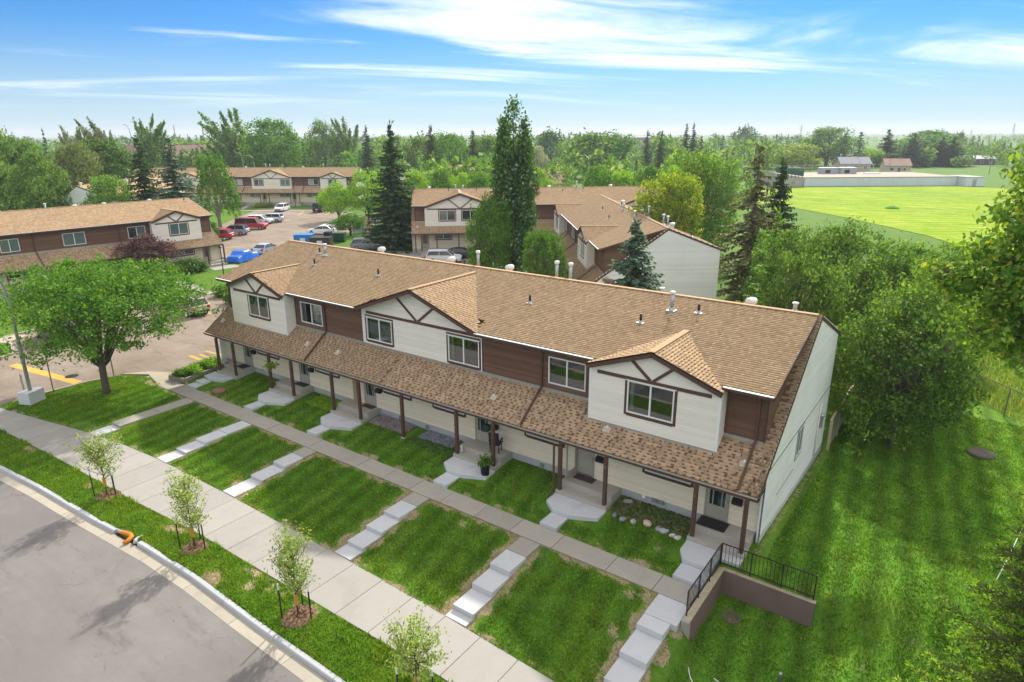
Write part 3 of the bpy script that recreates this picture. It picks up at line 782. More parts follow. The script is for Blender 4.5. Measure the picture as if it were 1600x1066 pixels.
def gable(par, x0, x1, yw, zb, full, seed, zo=0.0, wins=(), tip=.12, proj=True):
    """white gabled bay; yw: its wall plane, zb: bottom edge; roof runs back into the main slope"""
    bay = MB(); zt = zup(YU) - .08
    xc = (x0 + x1) / 2; xa, xb_ = x0 - tip, x1 + tip
    yf = yw - .2 if proj else yw - .5
    ztip = zup(yf) + .02
    sg = .358
    za = ztip + (xb_ - xa) / 2 * sg
    cuts = [(a - x0, c - x0, z0, z1) for a, c, z0, z1, st in wins]
    zs = lambda x: za - abs(x - xc) * sg
    def span(z):
        if z < ztip - .1: return (0, x1 - x0)
        h = max(0, (za - .12 - z) / sg); return (max(0, xc - h - x0), min(x1 - x0, xc + h - x0))
    sd = MB()
    siding(sd, (x0, yw), (1, 0), 0, x1 - x0, zb, za - .1, .115 if full else .18, cuts, span, nrm=(0, -1))
    if proj:
        for xx, s in ((x0, 1), (x1, -1)):
            def sp(z): y0 = 0; y1 = min(YV - yw, max(0, (z - zb) / SL if False else YV - yw)); return (0, y1)
            zz = zlow(YV)
            siding(sd, (xx, yw), (0, 1), 0, YV - yw, zb, zup(yw) - .1, .115 if full else .18, (), lambda z: (0, min(YV - yw, max(.0, (z - zb) / SL + .12))), nrm=(-s, 0))
    w = sd.build('bay_wall', M_WHITESID if not full else M_WHITESID, par)
    # corner boards, flashing, band and struts
    c = MB()
    for xx in (x0, x1): MB().box(xx - .05, xx + .05, yw - .03, yw + .02, zb, ztip - .12).build('corner_board', M_WHITE, w)
    MB().box(x0, x1, yw - .05, yw - .016, zb - .06, zb + .02).build('flashing', M_METAL, w)
    bd = MB(); zband = 5.62 if proj else 5.80
    zband = ztip - .33
    beam(bd, (x0 + .35, zband), (x1 - .35, zband), .15, .04, yw - .015)
    dx = (x1 - x0) * .16
    for s in (-1, 1):
        xx = xc + s * dx * 1.08; beam(bd, (xc + s * .06, zband + .08), (xx, zs(xx) - .18), .13, .045, yw - .015)
    bd.build('half_timber_trim', M_BROWN, w)
    # barge boards
    bg_ = MB()
    for s, xe in ((-1, xa), (1, xb_)):
        p, q = (xc, za - .12), (xe, ztip - .12)
        beam(bg_, p, q, .24, .05, yf)
    bg_.build('barge_board', M_BROWN, w)
    # roof planes
    yb_ = YU + (za - ZU) / SU
    for s, xe in ((-1, xa), (1, xb_)):
        rb = MB(); t = .06
        ym = YU + (ztip - ZU) / SU
        rb.quad((xe, yf - .05, ztip), (xc, yf - .05, za), (xc, yb_, za), (xe, max(ym, yf), ztip))
        rb.quad((xe, yf - .05, ztip - t), (xe, max(ym, yf), ztip - t), (xc, yb_, za - t), (xc, yf - .05, za - t))
        rb.quad((xe, yf - .05, ztip - t), (xc, yf - .05, za - t), (xc, yf - .05, za), (xe, yf - .05, ztip))
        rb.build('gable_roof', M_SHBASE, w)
        Ls = math.hypot(xc - xe, za - ztip); vv = ((xc - xe) / Ls, 0, (za - ztip) / Ls)
        Ut = yb_ - yf + .05
        def keep(a, cc, s=s): return a < (yb_ - yf + .05) * np.clip(cc / Ls, 0, 1) + (max(ym, yf) - yf) * (1 - cc / Ls) + .15
        if s < 0: q = shingle_courses((xe, yf - .05 + Ut, ztip), (0, -1, 0), vv, Ut, Ls, lambda a, cc: keep(Ut - a, cc), seed=seed)
        else: q = shingle_courses((xe, yf - .05, ztip), (0, 1, 0), vv, Ut, Ls, keep, seed=seed + 1)
        join_quads('roof_shingles', [(q, M_TABS)], w)
    MB().bar((xc, yf - .06, za + .012), (xc, yb_ - .05, za + .012), .28, .02).build('ridge_cap', M_TABS, w)
    for a, cc, z0, z1, st in wins: window(par, a, cc, z0, z1, yw, True, st, full)
    return w

def flue(par, x, y, h, r=.09, z=None):
    z = z if z is not None else (zup(y) if y < YR else ZR - (y - YR) * (ZR - ZBK) / (YB - YR))
    f = MB().lathe([(r, -.05), (r, h * .9)], (x, y, z), 10).build('flue_pipe', M_METAL, par, True)
    MB().lathe([(r * 1.55, h * .86), (r * 1.6, h * .98), (r * .9, h)], (x, y, z), 10).build('flue_cap', M_WHITE, f, True)
    MB().box(x - r * 2.3, x + r * 2.3, y - r * 2.3, y + r * 2.3, z - .1, z + .045).lathe([(r * 2.0, 0.0), (r * 1.15, .16)], (x, y, z), 10).build('flue_flashing', M_METAL, f)
def stack(par, x, y, h=.42):
    z = zup(y) if y < YR else ZR - (y - YR) * (ZR - ZBK) / (YB - YR)
    f = MB().lathe([(.06, -.05), (.06, h), (.045, h + .005)], (x, y, z), 9).build('plumbing_stack', M_BLACK, par, True)
    MB().box(x - .17, x + .17, y - .17, y + .17, z - .08, z + .02).lathe([(.12, 0), (.075, .1)], (x, y, z), 9).build('stack_flashing', M_METAL, f)
def turbine(par, x, y, dark=False):
    z = zup(y) if y < YR else ZR - (y - YR) * (ZR - ZBK) / (YB - YR)
    f = MB().lathe([(.17, -.1), (.16, .25)], (x, y, z), 12).build('turbine_base', M_WHITE, par, True)
    g = MB()
    for k in range(16):
        a = 2 * math.pi * k / 16; cs, sn = math.cos(a), math.sin(a); a2 = a + .32; c2, s2 = math.cos(a2), math.sin(a2)
        pr = [(.16, .25), (.26, .32), (.28, .42), (.24, .52), (.08, .57)]
        for (r0, h0), (r1, h1) in zip(pr, pr[1:]): g.quad((x + r0 * cs, y + r0 * sn, z + h0), (x + r0 * c2, y + r0 * s2, z + h0 + .01), (x + r1 * c2, y + r1 * s2, z + h1 + .01), (x + r1 * cs, y + r1 * sn, z + h1))
    g.lathe([(.20, .27), (.22, .42), (.12, .555), (.0, .575)], (x, y, z), 12)
    g.build('turbine_head', M_WHITE if not dark else mat('rusty_vent', (.18, .14, .12), .7), f)

def row_house(label, loc, rz, L, bays, brown_wins, porches, downs, vents, full=True, seed=11, pent_vents=(), detail=2, singles=(), ends=(1, 1), zb=-.7, low_wins=(), group=None):
    H = thing('row_house', label, 'row house', loc, rz, group)
    SP = .115 if full else .2
    # --- end walls, saltbox outline
    for xx, s in ((0.0, 1), (-L, -1)):
        e = MB()
        def span(z):
            y0 = 1.2 if z < zlow(1.2) else YE + (z - ZE) / SL
            y1 = 12.45 if z < ZR - (12.45 - YR) * (ZR - ZBK) / (YB - YR) else YR + (ZR - z) / ((ZR - ZBK) / (YB - YR))
            return (y0, y1)
        cuts = [(5.98, 6.98, 1.72, 3.12), (-9, 99, 3.13, 3.21)] if (s > 0 and full) else []
        siding(e, (xx, 0), (0, 1), 0, 13, zb if not full else -.05, ZR - .1, SP, cuts, span, nrm=(s, 0))
        w = e.build('end_wall', M_ENDSID, H)
        MB().prism([(1.2, zb), (1.2, zlow(1.2) - .1), (YR, ZR - .12), (12.45, ZR - (12.45 - YR) * .384 - .12), (12.45, zb)], xx - s * .05, xx - s * .11, 'x').build('sheathing', M_ENDSID, w)
        k = MB()
        x_ = xx + s * .02
        for (ya, za_), (yb_, zb_) in (((YE + .02, ZE - .02), (YR, ZR - .02)), ((YR, ZR - .02), (YB, ZBK - .02))):
            n = .13
            k.prism([(ya, za_), (yb_, zb_), (yb_, zb_ - n * 1.25), (ya, za_ - n * 1.25)], x_ - .03, x_ + .03, 'x')
        k.build('rake_board', M_BROWN, w)
        if s > 0 and full:
            MB().box(xx, xx + .025, 1.25, 12.4, 3.14, 3.20).build('band_board', M_BROWN, w)
            MB().prism([(1.19, -.6), (1.19, .42), (12.4, -.18), (12.4, -.9)], xx - .02, xx + .022, 'x').build('foundation', M_FOUND, w)
            fr = MB()
            for q in ((5.98, 6.98, 1.72, 1.79), (5.98, 6.98, 3.05, 3.12), (5.98, 6.05, 1.79, 3.05), (6.91, 6.98, 1.79, 3.05), (6.45, 6.51, 1.79, 3.05)): fr.box(xx - .03, xx + .04, *q)
            fw = fr.build('window', M_WHITE, H)
            tr = MB()
            for q in ((5.9, 7.06, 1.64, 1.72), (5.9, 7.06, 3.12, 3.135), (5.9, 5.98, 1.72, 3.12), (6.98, 7.06, 1.72, 3.12)): tr.box(xx, xx + .03, *q)
            tr.build('window_trim', M_BROWN, fw)
            for a, c in ((6.05, 6.45), (6.51, 6.91)): MB().quad((xx + .01, a, 1.79), (xx + .01, c, 1.79), (xx + .01, c, 3.05), (xx + .01, a, 3.05)).build('pane', M_DARKGLASS, fw)
            MB().tube([(xx + .06, 10.3, 2.9), (xx + .06, 10.3, .05)], .04, 8).build('conduit', M_WHITE, H, True)
            MB().box(xx + .02, xx + .16, 10.55, 10.85, 1.5, 2.0).lathe([(.12, 2.05), (.13, 2.15), (.05, 2.25)], (xx + .1, 10.7, 0), 10).build('electric_meter', M_METAL, H)
            MB().tube([(xx + .03, 2.6, .28), (xx + .1, 2.6, .28), (xx + .1, 2.6, .22)], .025, 7).build('hose_tap', M_METAL, H)
            MB().box(xx + .015, xx + .03, 3.2, 5.9, 1.28, 1.33).build('cable_strip', mat('grey_strip', (.3, .3, .29)), H)
    # --- ground floor front wall
    f = MB()
    cuts = [(a + L, c + L, 1.62, 2.45) for a, c in low_wins] + [(d + L - .5, d + L + .5, .3, 2.5) for _, _, d, *_r in porches]
    siding(f, (-L, YW), (1, 0), 0, L, .42 if full else .3, zlow(YW) - .1, SP, cuts, nrm=(0, -1))
    f.build('front_wall', M_BEIGESID, H)
    MB().box(-L + .02, -.02, YW + .03, YW + .1, -.7, .45).build('foundation', M_FOUND, H)
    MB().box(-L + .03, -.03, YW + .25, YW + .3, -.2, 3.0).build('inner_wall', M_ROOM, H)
    MB().box(-L, 0, 12.35, 12.45, zb, 5.95).build('rear_wall', M_BEIGESID, H)
    for a, c in low_wins: window(H, a, c, 1.62, 2.45, YW, True, 0, full)
    # --- lower roof
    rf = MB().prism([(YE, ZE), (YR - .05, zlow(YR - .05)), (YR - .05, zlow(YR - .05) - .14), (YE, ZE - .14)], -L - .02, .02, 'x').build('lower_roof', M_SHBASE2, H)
    sv = Vector((0, YR - YE, ZR - ZE)).normalized(); VL = (YV - YE) / sv.y
    q = shingle_courses((-L - .02, YE, ZE), (1, 0, 0), sv, L + .04, (YR - YE) / sv.y,
                        lambda a, c: ((c < VL + .1) & ~np.any([(a - L > s0) & (a - L < s1) & (c < s2) for s0, s1, s2 in singles] or [np.zeros(len(a), bool)], axis=0)) | (a > L - .42) | (a < .42), seed=seed, e=.145 if detail > 1 else .19, tooth=(.13, .30) if detail > 1 else (.3, .6))
    join_quads('roof_shingles', [(q, M_TABS_SHADED)], rf)
    # nearest courses laid shingle by shingle
    if singles:
        variants = []
        for k in range(14):
            qq = shingle_courses((0, 0, 0), (1, 0, 0), (0, 1, 0), 1.0, .149, seed=900 + k)
            base = np.array([[(0, 0, .002), (1, 0, .002), (1, .145, .0035), (0, .145, .0035)]], float).reshape(-1, 3)
            m_ = np_mesh('shingle', np.concatenate([base, qq]), 4, [M_SHBASE2, M_TABS_SHADED], np.concatenate([[0], np.ones(len(qq) // 4)]))
            bm = bmesh.new(); bm.from_mesh(m_); bmesh.ops.remove_doubles(bm, verts=bm.verts, dist=.0004); bm.to_mesh(m_); bm.free()
            variants.append(m_)
        tilt = math.atan2(sv.z, sv.y)
        for s0, s1, vtop in singles:
            for j in range(int(vtop / .145)):
                x = s0; ln = float(rng.uniform(.45, 1.0))
                while x < s1 - .02:
                    ln = min(ln, s1 - x)
                    p = Vector((x, YE, ZE)) + sv * (j * .145)
                    link('shingle', variants[int(rng.integers(14))], rf, p, (tilt, 0, 0), (ln, 1, 1)); x += ln; ln = 1.0
    # --- eave fascia and gutter below
    MB().box(-L - .02, .02, YE - .03, YE, ZE - .2, ZE - .02).build('fascia', M_BROWN, H)
    g = MB().box(-L, 0, YE - .12, YE - .032, ZE - .14, ZE - .04).build('gutter', M_BROWN, H)
    MB().box(-L, 0, YE - .13, YE - .035, ZE - .038, ZE - .012).build('gutter_lip', mat('weathered_lip', (.32, .30, .25), .6, .2, 2), g)
    MB().box(-L + .02, -.02, YE + .05, YW + .02, ZE - .22, ZE - .17).build('porch_soffit', M_BROWN, H)
    # --- upper storey: brown walls between the bays
    xl, xr = -L + .48, -.45
    segs, cur = [], xl
    for b in sorted(bays):
        if b[0] > cur + .05: segs.append((cur, b[0]))
        cur = b[1]
    if xr > cur + .05: segs.append((cur, xr))
    for a, c in segs:
        mb = MB(); wc = [(w0 - a, w1 - a, 4.25, 5.58) for w0, w1, st in brown_wins if a < w0 < c]
        siding(mb, (a, YV), (1, 0), 0, c - a, zlow(YV) - .02, 5.98, .10 if full else .2, wc, nrm=(0, -1), lip=.022)
        w = mb.build('upper_wall', M_BROWNSID, H)
        MB().box(a, c, YV - .07, YV - .02, zlow(YV) - .08, zlow(YV) + .09).build('flashing', M_METAL, w)
        for e0 in (a, c - .11): MB().box(e0, e0 + .11, YV - .035, YV + .01, zlow(YV), 5.95).build('corner_board', M_BROWN, w)
    for w0, w1, st in brown_wins: window(H, w0, w1, 4.25, 5.58, YV, False, st, full)
    for xx in (xl, xr):
        s = 1 if xx == xr else -1
        sd = MB(); siding(sd, (xx, 0), (0, 1), 0, 13, zlow(YV), ZR - .2, .10 if full else .25, (), lambda z: (max(YV, YU + (z + .2 - ZU) / SU), max(YV, YE + (z - ZE) / SL)), nrm=(s, 0))
        sd.build('upper_side_wall', M_BROWNSID, H)
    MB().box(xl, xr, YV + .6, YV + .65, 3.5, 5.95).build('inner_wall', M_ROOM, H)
    # --- main roof
    t = .1
    mb = MB(); edges = [-L + .1, -.15]; flush = [(b[0] + .25, b[1] - .25) for b in bays if not b[2]]
    for b in flush: edges += list(b)
    edges = sorted(edges)
    for a, c in zip(edges, edges[1:]):
        y0 = 2.75 if any(f0 <= (a + c) / 2 <= f1 for f0, f1 in flush) else YU
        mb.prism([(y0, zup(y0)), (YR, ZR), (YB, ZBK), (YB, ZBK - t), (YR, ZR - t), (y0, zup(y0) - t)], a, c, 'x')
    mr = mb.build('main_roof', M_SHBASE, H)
    uv = Vector((0, YR - YU, ZR - ZU)); Vn = uv.length; uv.normalize()
    q = shingle_courses((-L + .1, YU, ZU), (1, 0, 0), uv, L - .25, Vn, (lambda a, cc: ~np.any([(a - L + .1 > f0) & (a - L + .1 < f1) & (cc < 1.2) for f0, f1 in flush], axis=0)) if flush else None, seed=seed + 3, e=.145 if detail > 1 else .19, tooth=(.13, .30) if detail > 1 else (.3, .6))
    q2 = shingle_courses((-.15, YB, ZBK), (-1, 0, 0), Vector((0, YR - YB, ZR - ZBK)).normalized(), L - .25, math.hypot(YR - YB, ZR - ZBK), None, seed=seed + 4, e=.2, tooth=(.3, .6))
    join_quads('roof_shingles', [(q, M_TABS), (q2, M_TABS)], mr)
    MB().bar((-L + .1, YR, ZR + .012), (-.15, YR, ZR + .012), .26, .03).build('ridge_cap', M_TABS, mr)
    for xx in (-L + .1, -.15):
        rk = MB(); rk.prism([(YU - .02, ZU - .01), (YR, ZR - .01), (YR, ZR - .2), (YU - .02, ZU - .2)], xx - .025, xx + .025, 'x')
        rk.prism([(YR, ZR - .01), (YB, ZBK - .01), (YB, ZBK - .2), (YR, ZR - .2)], xx - .025, xx + .025, 'x')
        rk.build('rake_board', M_BROWN, mr)
    for a, c in segs:
        a2, c2 = (-L + .1 if a == xl else a), (-.15 if c == xr else c)
        fa = MB().box(a2, c2, YU - .03, YU, ZU - .2, ZU - .015).box(a2, c2, YU, YV + .02, ZU - .2, ZU - .17).build('fascia', M_BROWN, mr)
        g = MB().box(a2 + .02, c2 - .02, YU - .13, YU - .032, ZU - .13, ZU - .03).build('gutter', M_BROWN, mr)
        MB().box(a2, c2, YU - .14, YU - .035, ZU - .028, ZU - .002).build('gutter_lip', M_WHITE, g)
    for k, b in enumerate(bays):
        x0, x1, pj, wins = b
        gable(H, x0, x1, YBAY if pj else YV - .012, (zlow(YBAY) if pj else zlow(YV)) + .03, full, seed + 20 + 7 * k, wins=wins, proj=pj)
    # --- porches: floor, two steps, posts, door, letter box
    for (p0, p1, d, open_) in porches:
        po = MB().box(p0, p1, .52, YW + .02, -.6, .42).build('porch', M_PORCH, H)
        MB().box(p0 - .02, p1 + .02, -.02, .515, -.6, .15).build('porch_step', M_PORCH, po)
        for xx in (p0 + .14, p1 - .14): MB().box(xx - .075, xx + .075, .05, .2, .15, ZE - .15).build('post', M_BROWN, H)
        y = YW + .015
        dr_ = MB().box(d - .5, d - .43, y - .05, y + .08, .42, 2.5).box(d + .43, d + .5, y - .05, y + .08, .42, 2.5).box(d - .5, d + .5, y - .05, y + .08, 2.43, 2.5).build('door', mat('beige_jamb', (.36, .33, .26), .6), H)
        MB().box(d - .43, d + .43, y + .03, y + .06, .44, 2.43).build('door_leaf', M_DOOR, dr_)
        st = MB()
        if open_:
            # storm door swung out against the left side
            lx = d - .46
            st.box(lx - .02, lx + .02, y - .92, y - .05, .46, .75).box(lx - .02, lx + .02, y - .92, y - .82, .75, 2.4).box(lx - .02, lx + .02, y - .15, y - .05, .75, 2.4).box(lx - .02, lx + .02, y - .82, y - .15, 2.28, 2.4)
            s_ = st.build('storm_door', M_DOOR, dr_)
            MB().box(d - .4, d + .4, y - .03, y + .02, .43, .5).build('sill', M_METAL, dr_)
        else:
            st.box(d - .43, d + .43, y - .03, y + .015, .46, 1.02).box(d - .43, d - .32, y - .03, y + .015, 1.02, 2.42).box(d + .32, d + .43, y - .03, y + .015, 1.02, 2.42).box(d - .32, d + .32, y - .03, y + .015, 2.3, 2.42).box(d - .2, d - .16, y - .03, y + .015, 1.02, 2.3).box(d + .16, d + .2, y - .03, y + .015, 1.02, 2.3)
            s_ = st.build('storm_door', M_DOOR, dr_)
            for a, c in ((-.32, -.2), (-.16, .16), (.2, .32)): MB().quad((d + a, y, 1.02), (d + c, y, 1.02), (d + c, y, 2.3), (d + a, y, 2.3)).build('door_pane', M_DARKGLASS, dr_)
        MB().box(d + .33, d + .4, y - .07, y - .03, 1.25, 1.42).build('door_handle', M_METAL, dr_)
        mx_ = d + .78 if d - p0 < p1 - d + .6 else d + .75
        if full:
            lb = MB().prism([(y - .02, 1.42), (y - .24, 1.42), (y - .24, 1.56), (y - .16, 1.64), (y - .02, 1.66)], d + .62, d + 1.02, 'x').build('mailbox', M_BLACK, H)
    # --- downspouts, roof jacks
    for xx in downs:
        ds = MB(); yq, zq = YV - .1, zlow(YV) + .02
        ds.bar((xx, YU - .08, ZU - .12), (xx, YV - .09, ZU - .3), .09, .07).bar((xx, YV - .09, ZU - .3), (xx, YV - .09, zq + .08), .09, .07, (0, 1, 0)).bar((xx, YV - .09, zq + .08), (xx, YE - .02, ZE + .09), .09, .07)
        ds.build('downspout', M_BROWN, H)
    for k, v in enumerate(vents):
        kind, x, y = v[:3]
        if kind == 's': stack(H, x, y)
        elif kind == 'f': flue(H, x, y, v[3] if len(v) > 3 else .75)
        else: turbine(H, x, y, kind == 'T')
    for x, y in pent_vents:
        z = zlow(y); pv = MB().bar((x - .17, y, z + .02), (x + .17, y, z + .02), .3, .03, (0, -SL, 1)).build('vent_plate', mat('tan_vent', (.52, .44, .34), .6), H)
        MB().lathe([(.07, 0.0), (.075, .12), (.05, .17), (.0, .18)], (x, y + .04, z), 9).build('vent_hood', mat('pale_vent', (.70, .64, .54), .5), pv, True)
    return H

MAIN_L = 37.2
DOORS = [(-2.42, -.2, -1.82, False), (-8.62, -6.08, -7.95, True), (-14.66, -12.1, -13.9, False), (-24.05, -21.48, -22.2, False), (-30.02, -27.5, -28.2, False), (-35.85, -33.66, -34.25, False)]
main = row_house('long tan roofed townhouse row with brown porch posts behind the terraced lawns', (0, 0, 0), 0, MAIN_L,
    bays=[(-7.77, -2.05, True, [(-5.98, -3.9, 4.15, 5.6, 3)]), (-23.1, -14.42, False, [(-22.78, -20.75, 4.2, 5.55, 4), (-16.6, -14.55, 4.12, 5.55, 3)]), (-35.15, -29.4, True, [(-33.2, -31.1, 4.2, 5.6, 4)])],
    brown_wins=[(-10.4, -8.4, 0), (-28.8, -26.75, 2)],
    porches=DOORS, downs=[-10.75, -26.45, -.75],
    vents=[('s', -30.9, 5.05), ('s', -24.83, 5.07), ('s', -13.4, 4.9), ('s', -7.15, 4.85), ('s', -5.0, 6.4), ('f', -6.24, 6.23, .95), ('s', -32.13, 6.5), ('f', -31.34, 6.34, .85),
           ('t', -28.2, 8.6), ('t', -22.1, 8.8), ('f', -19.6, 8.4, 1.1), ('t', -17.6, 8.9), ('f', -14.1, 8.6, 1.1), ('f', -13.2, 8.6, 1.1), ('T', -10.9, 8.7), ('f', -4.9, 8.5, 0), ('t', -9.0, 8.9), ('s', -21, 8.2), ('t', -1.9, 9.0)][:15] + [('t', -3.4, 9.0), ('s', -20.6, 8.3), ('s', -16.3, 8.3), ('f', -1.25, 8.2, .5), ('f', -7.9, 8.9, .45)],
    pent_vents=[(-.87, 1.22), (-6.75, 1.1), (-12.94, 1.12), (-24.48, 1.2), (-27.3, 1.2), (-36.4, 1.2)],
    low_wins=[(-5.0, -2.95), (-11.2, -9.15), (-17.2, -15.1), (-21.05, -18.95), (-26.95, -24.9), (-33.0, -30.8)],
    singles=[(-19.98, .02, 1.9)])
# the lone middle post on its footing
MB().box(-18.37, -18.22, .06, .21, 0, ZE - .15).build('post', M_BROWN, main)
MB().box(-18.41, -18.18, .02, .25, -.3, .0).build('footing', M_PORCH, main)
# door numbers on two posts
def digit(par, txt, x, y, z, h=.16):
    c = bpy.data.curves.new('door_number', 'FONT'); c.body = txt; c.size = h; c.extrude = .004; c.align_x = 'CENTER'
    tmp = bpy.data.objects.new('door_number', c); COL.objects.link(tmp)
    dg = bpy.context.evaluated_depsgraph_get(); me = bpy.data.meshes.new_from_object(tmp.evaluated_get(dg))
    bpy.data.objects.remove(tmp); me.materials.clear(); me.materials.append(mat('brass_paint', (.45, .28, .08), .5))
    link('door_number', me, par, (x, y, z), (R(90), 0, 0))
digit(main, '2', -6.22, .045, 1.92)
digit(main, '1', -2.28, .045, 1.92)
# ------------------------------------------------------------------ the other townhouse rows
def doors(xs): return [(d - .6, d + 1.75, d, False) for d in xs]
RB = row_house('long tan roofed townhouse row at the left edge with brown upper walls', (-73.23, 23.68, -.32), R(86.41), 46,
    bays=[(-7.77, -2.05, True, [(-5.8, -3.6, 4.2, 5.55, 2)]), (-34, -28.2, True, [(-32, -30, 4.2, 5.55, 2)])], brown_wins=[(-10.25, -8.3, 2), (-16.9, -14.7, 2), (-22.6, -20.9, 2)],
    porches=doors([-1.7, -12.2, -18.5, -24.6]), downs=[-11.2, -19.6], vents=[('s', -1.2, 6.6), ('t', -4.5, 9), ('s', -7.5, 8.6), ('t', -13, 9), ('f', -16, 8.8, .9), ('t', -20.5, 9), ('f', -23, 8.7, 1.1), ('t', -9.8, 9), ('f', -24.2, 8.7, 1.0)], full=False, seed=201,
    low_wins=[(-5.6, -3.3), (-10.5, -8.4), (-16.6, -14.4), (-22.6, -20.4)], pent_vents=[], detail=1)
RC = row_house('far townhouse row behind the car park with two white gables', (-114.79, 81.39, .0), R(34.09), 54,
    bays=[(-7.9, -1.95, True, [(-5.98, -4.0, 4.2, 5.55, 2)]), (-23.9, -14.8, True, [(-23.4, -21.3, 4.2, 5.55, 2), (-17.2, -15.1, 4.2, 5.55, 2)]), (-42, -36, True, [(-40, -38, 4.2, 5.55, 2)])],
    brown_wins=[(-10.9, -8.6, 2), (-28.5, -26.5, 2)], porches=doors([-1.8, -8.3, -14.3, -21.4, -28]), downs=[-12, -26], vents=[('s', -.9, 7.0), ('f', -9, 8.2, 1), ('t', -14, 8.6), ('f', -22, 8.3, 1), ('f', -23, 8.3, 1.1), ('t', -28, 8.6), ('s', -18, 6.8)], full=False, seed=221,
    low_wins=[(-5.2, -3), (-11.2, -9), (-17.6, -15.4), (-24.6, -22.4)], detail=1)
RD = row_house('rear townhouse row with a wide white double gable, left of the columnar poplar', (-30.01, 66.31, .0), R(41.43), 37.2,
    bays=[(-35.3, -25.7, True, [(-33.4, -31.2, 4.15, 5.5, 1), (-30.3, -28.0, 4.15, 5.5, 1)]), (-7.77, -2.05, True, [(-6, -4, 4.15, 5.5, 1)])], brown_wins=[(-22, -20, 2), (-15, -13, 2)],
    porches=doors([-35.4, -25.2, -18, -8]), downs=[-24.5, -11], vents=[('s', -32, 6.6), ('f', -31, 7.0, .8), ('f', -29.9, 6.8, .8), ('s', -28, 6.6), ('t', -34.8, 8.4), ('t', -17.2, 8.6), ('s', -15.6, 5.9), ('f', -21.4, 8.2, 1), ('t', -8, 8.4), ('s', -12.5, 6.5), ('f', -13.4, 7, 1.1), ('s', -3.5, 6.6)], full=False, seed=241,
    low_wins=[(-34.0, -31.85), (-29.5, -27.3), (-23, -21)], pent_vents=[(-36.4, 1.3)], detail=2, group=None)
MB().box(-36.75, -36.6, .05, .2, 0, 2.4).build('post', M_BROWN, RD); MB().box(-30.9, -30.75, .05, .2, 0, 2.4).build('post', M_BROWN, RD)
RE = row_house('angled rear townhouse row whose blank white gable end faces the lawn', (-23.58, 27.84, -.44), R(-51.12), 33.2,
    bays=[(-10.9, -5.0, True, [(-8.9, -6.9, 4.15, 5.5, 2)]), (-32.6, -26.9, True, [(-30.6, -28.4, 4.15, 5.5, 2)])], brown_wins=[(-13.6, -11.7, 2), (-20.4, -18.4, 2), (-26.2, -24.4, 2)],
    porches=doors([-3.2, -9.2, -15, -22, -28]), downs=[-3.6, -17.2, -24], vents=[('s', -13.3, 5.0), ('f', -7.6, 6.4, 1.1), ('s', -6.1, 6.4), ('f', -9.6, 8.3, 1.2), ('f', -5.1, 8.6, 1.0), ('f', -4.3, 8.8, 1.0), ('t', -3.2, 8.9), ('t', -12.1, 8.2), ('s', -14.6, 7.4), ('f', -16.2, 7.2, .7), ('s', -19.2, 7.6), ('t', -21.2, 8.1), ('s', -20.3, 5.6), ('s', -1.2, 10.1)], full=False, seed=261,
    low_wins=[(-12, -10), (-19, -17)], detail=2)
pk = at(119, 292, 7.3); a_ = R(-51)
RF = row_house('half hidden townhouse with white gable end behind the left row', (pk[0] + math.sin(a_) * YR, pk[1] - math.cos(a_) * YR, -.45), a_, 30, bays=[], brown_wins=[], porches=[], downs=[],
    vents=[('t', -1, 7.9), ('t', -15, 8.5), ('f', -17.5, 8.6, 1), ('f', -1.8, 9.8, 1.0)], full=False, seed=281, detail=1)

# lawns, walks and hedges in front of the other rows lie on the ground sheet; concrete walks
def walk_px(pts, w, name='front_walk', mt=None, z=-.44, h=.06):
    P = [at(x, y, -.42) for x, y in pts]; t = tag(thing('front_walk', None, None), None, None, None, 'structure')
    for p, q in zip(P, P[1:]):
        n = max(1, int(np.linalg.norm(q - p) / 2.2))
        for k in range(n):
            a, c = p + (q - p) * k / n, p + (q - p) * (k + .98) / n
            mb = MB(); strip(mb, a, c, w, z, z + h + .001 * (k % 2)); mb.build('paving_slab', mt or M_CONC_WALK, t)
walk_px([(267, 434), (318, 458)], 1.25); walk_px([(295, 462), (335, 456)], 1.7, mt=mat('tan_concrete')); walk_px([(285, 422), (268, 434)], 1.3)
walk_px([(330, 421), (372, 415)], 2.2)
walk_px([(-5, 536), (32, 524)], 1.5, mt=mat('tan_concrete')); walk_px([(375, 328), (395, 318)], 1.3); walk_px([(445, 326), (462, 315)], 1.3); walk_px([(372, 329.5), (500, 329)], 1.2)
walk_px([(634, 396), (665, 402)], 3.4)

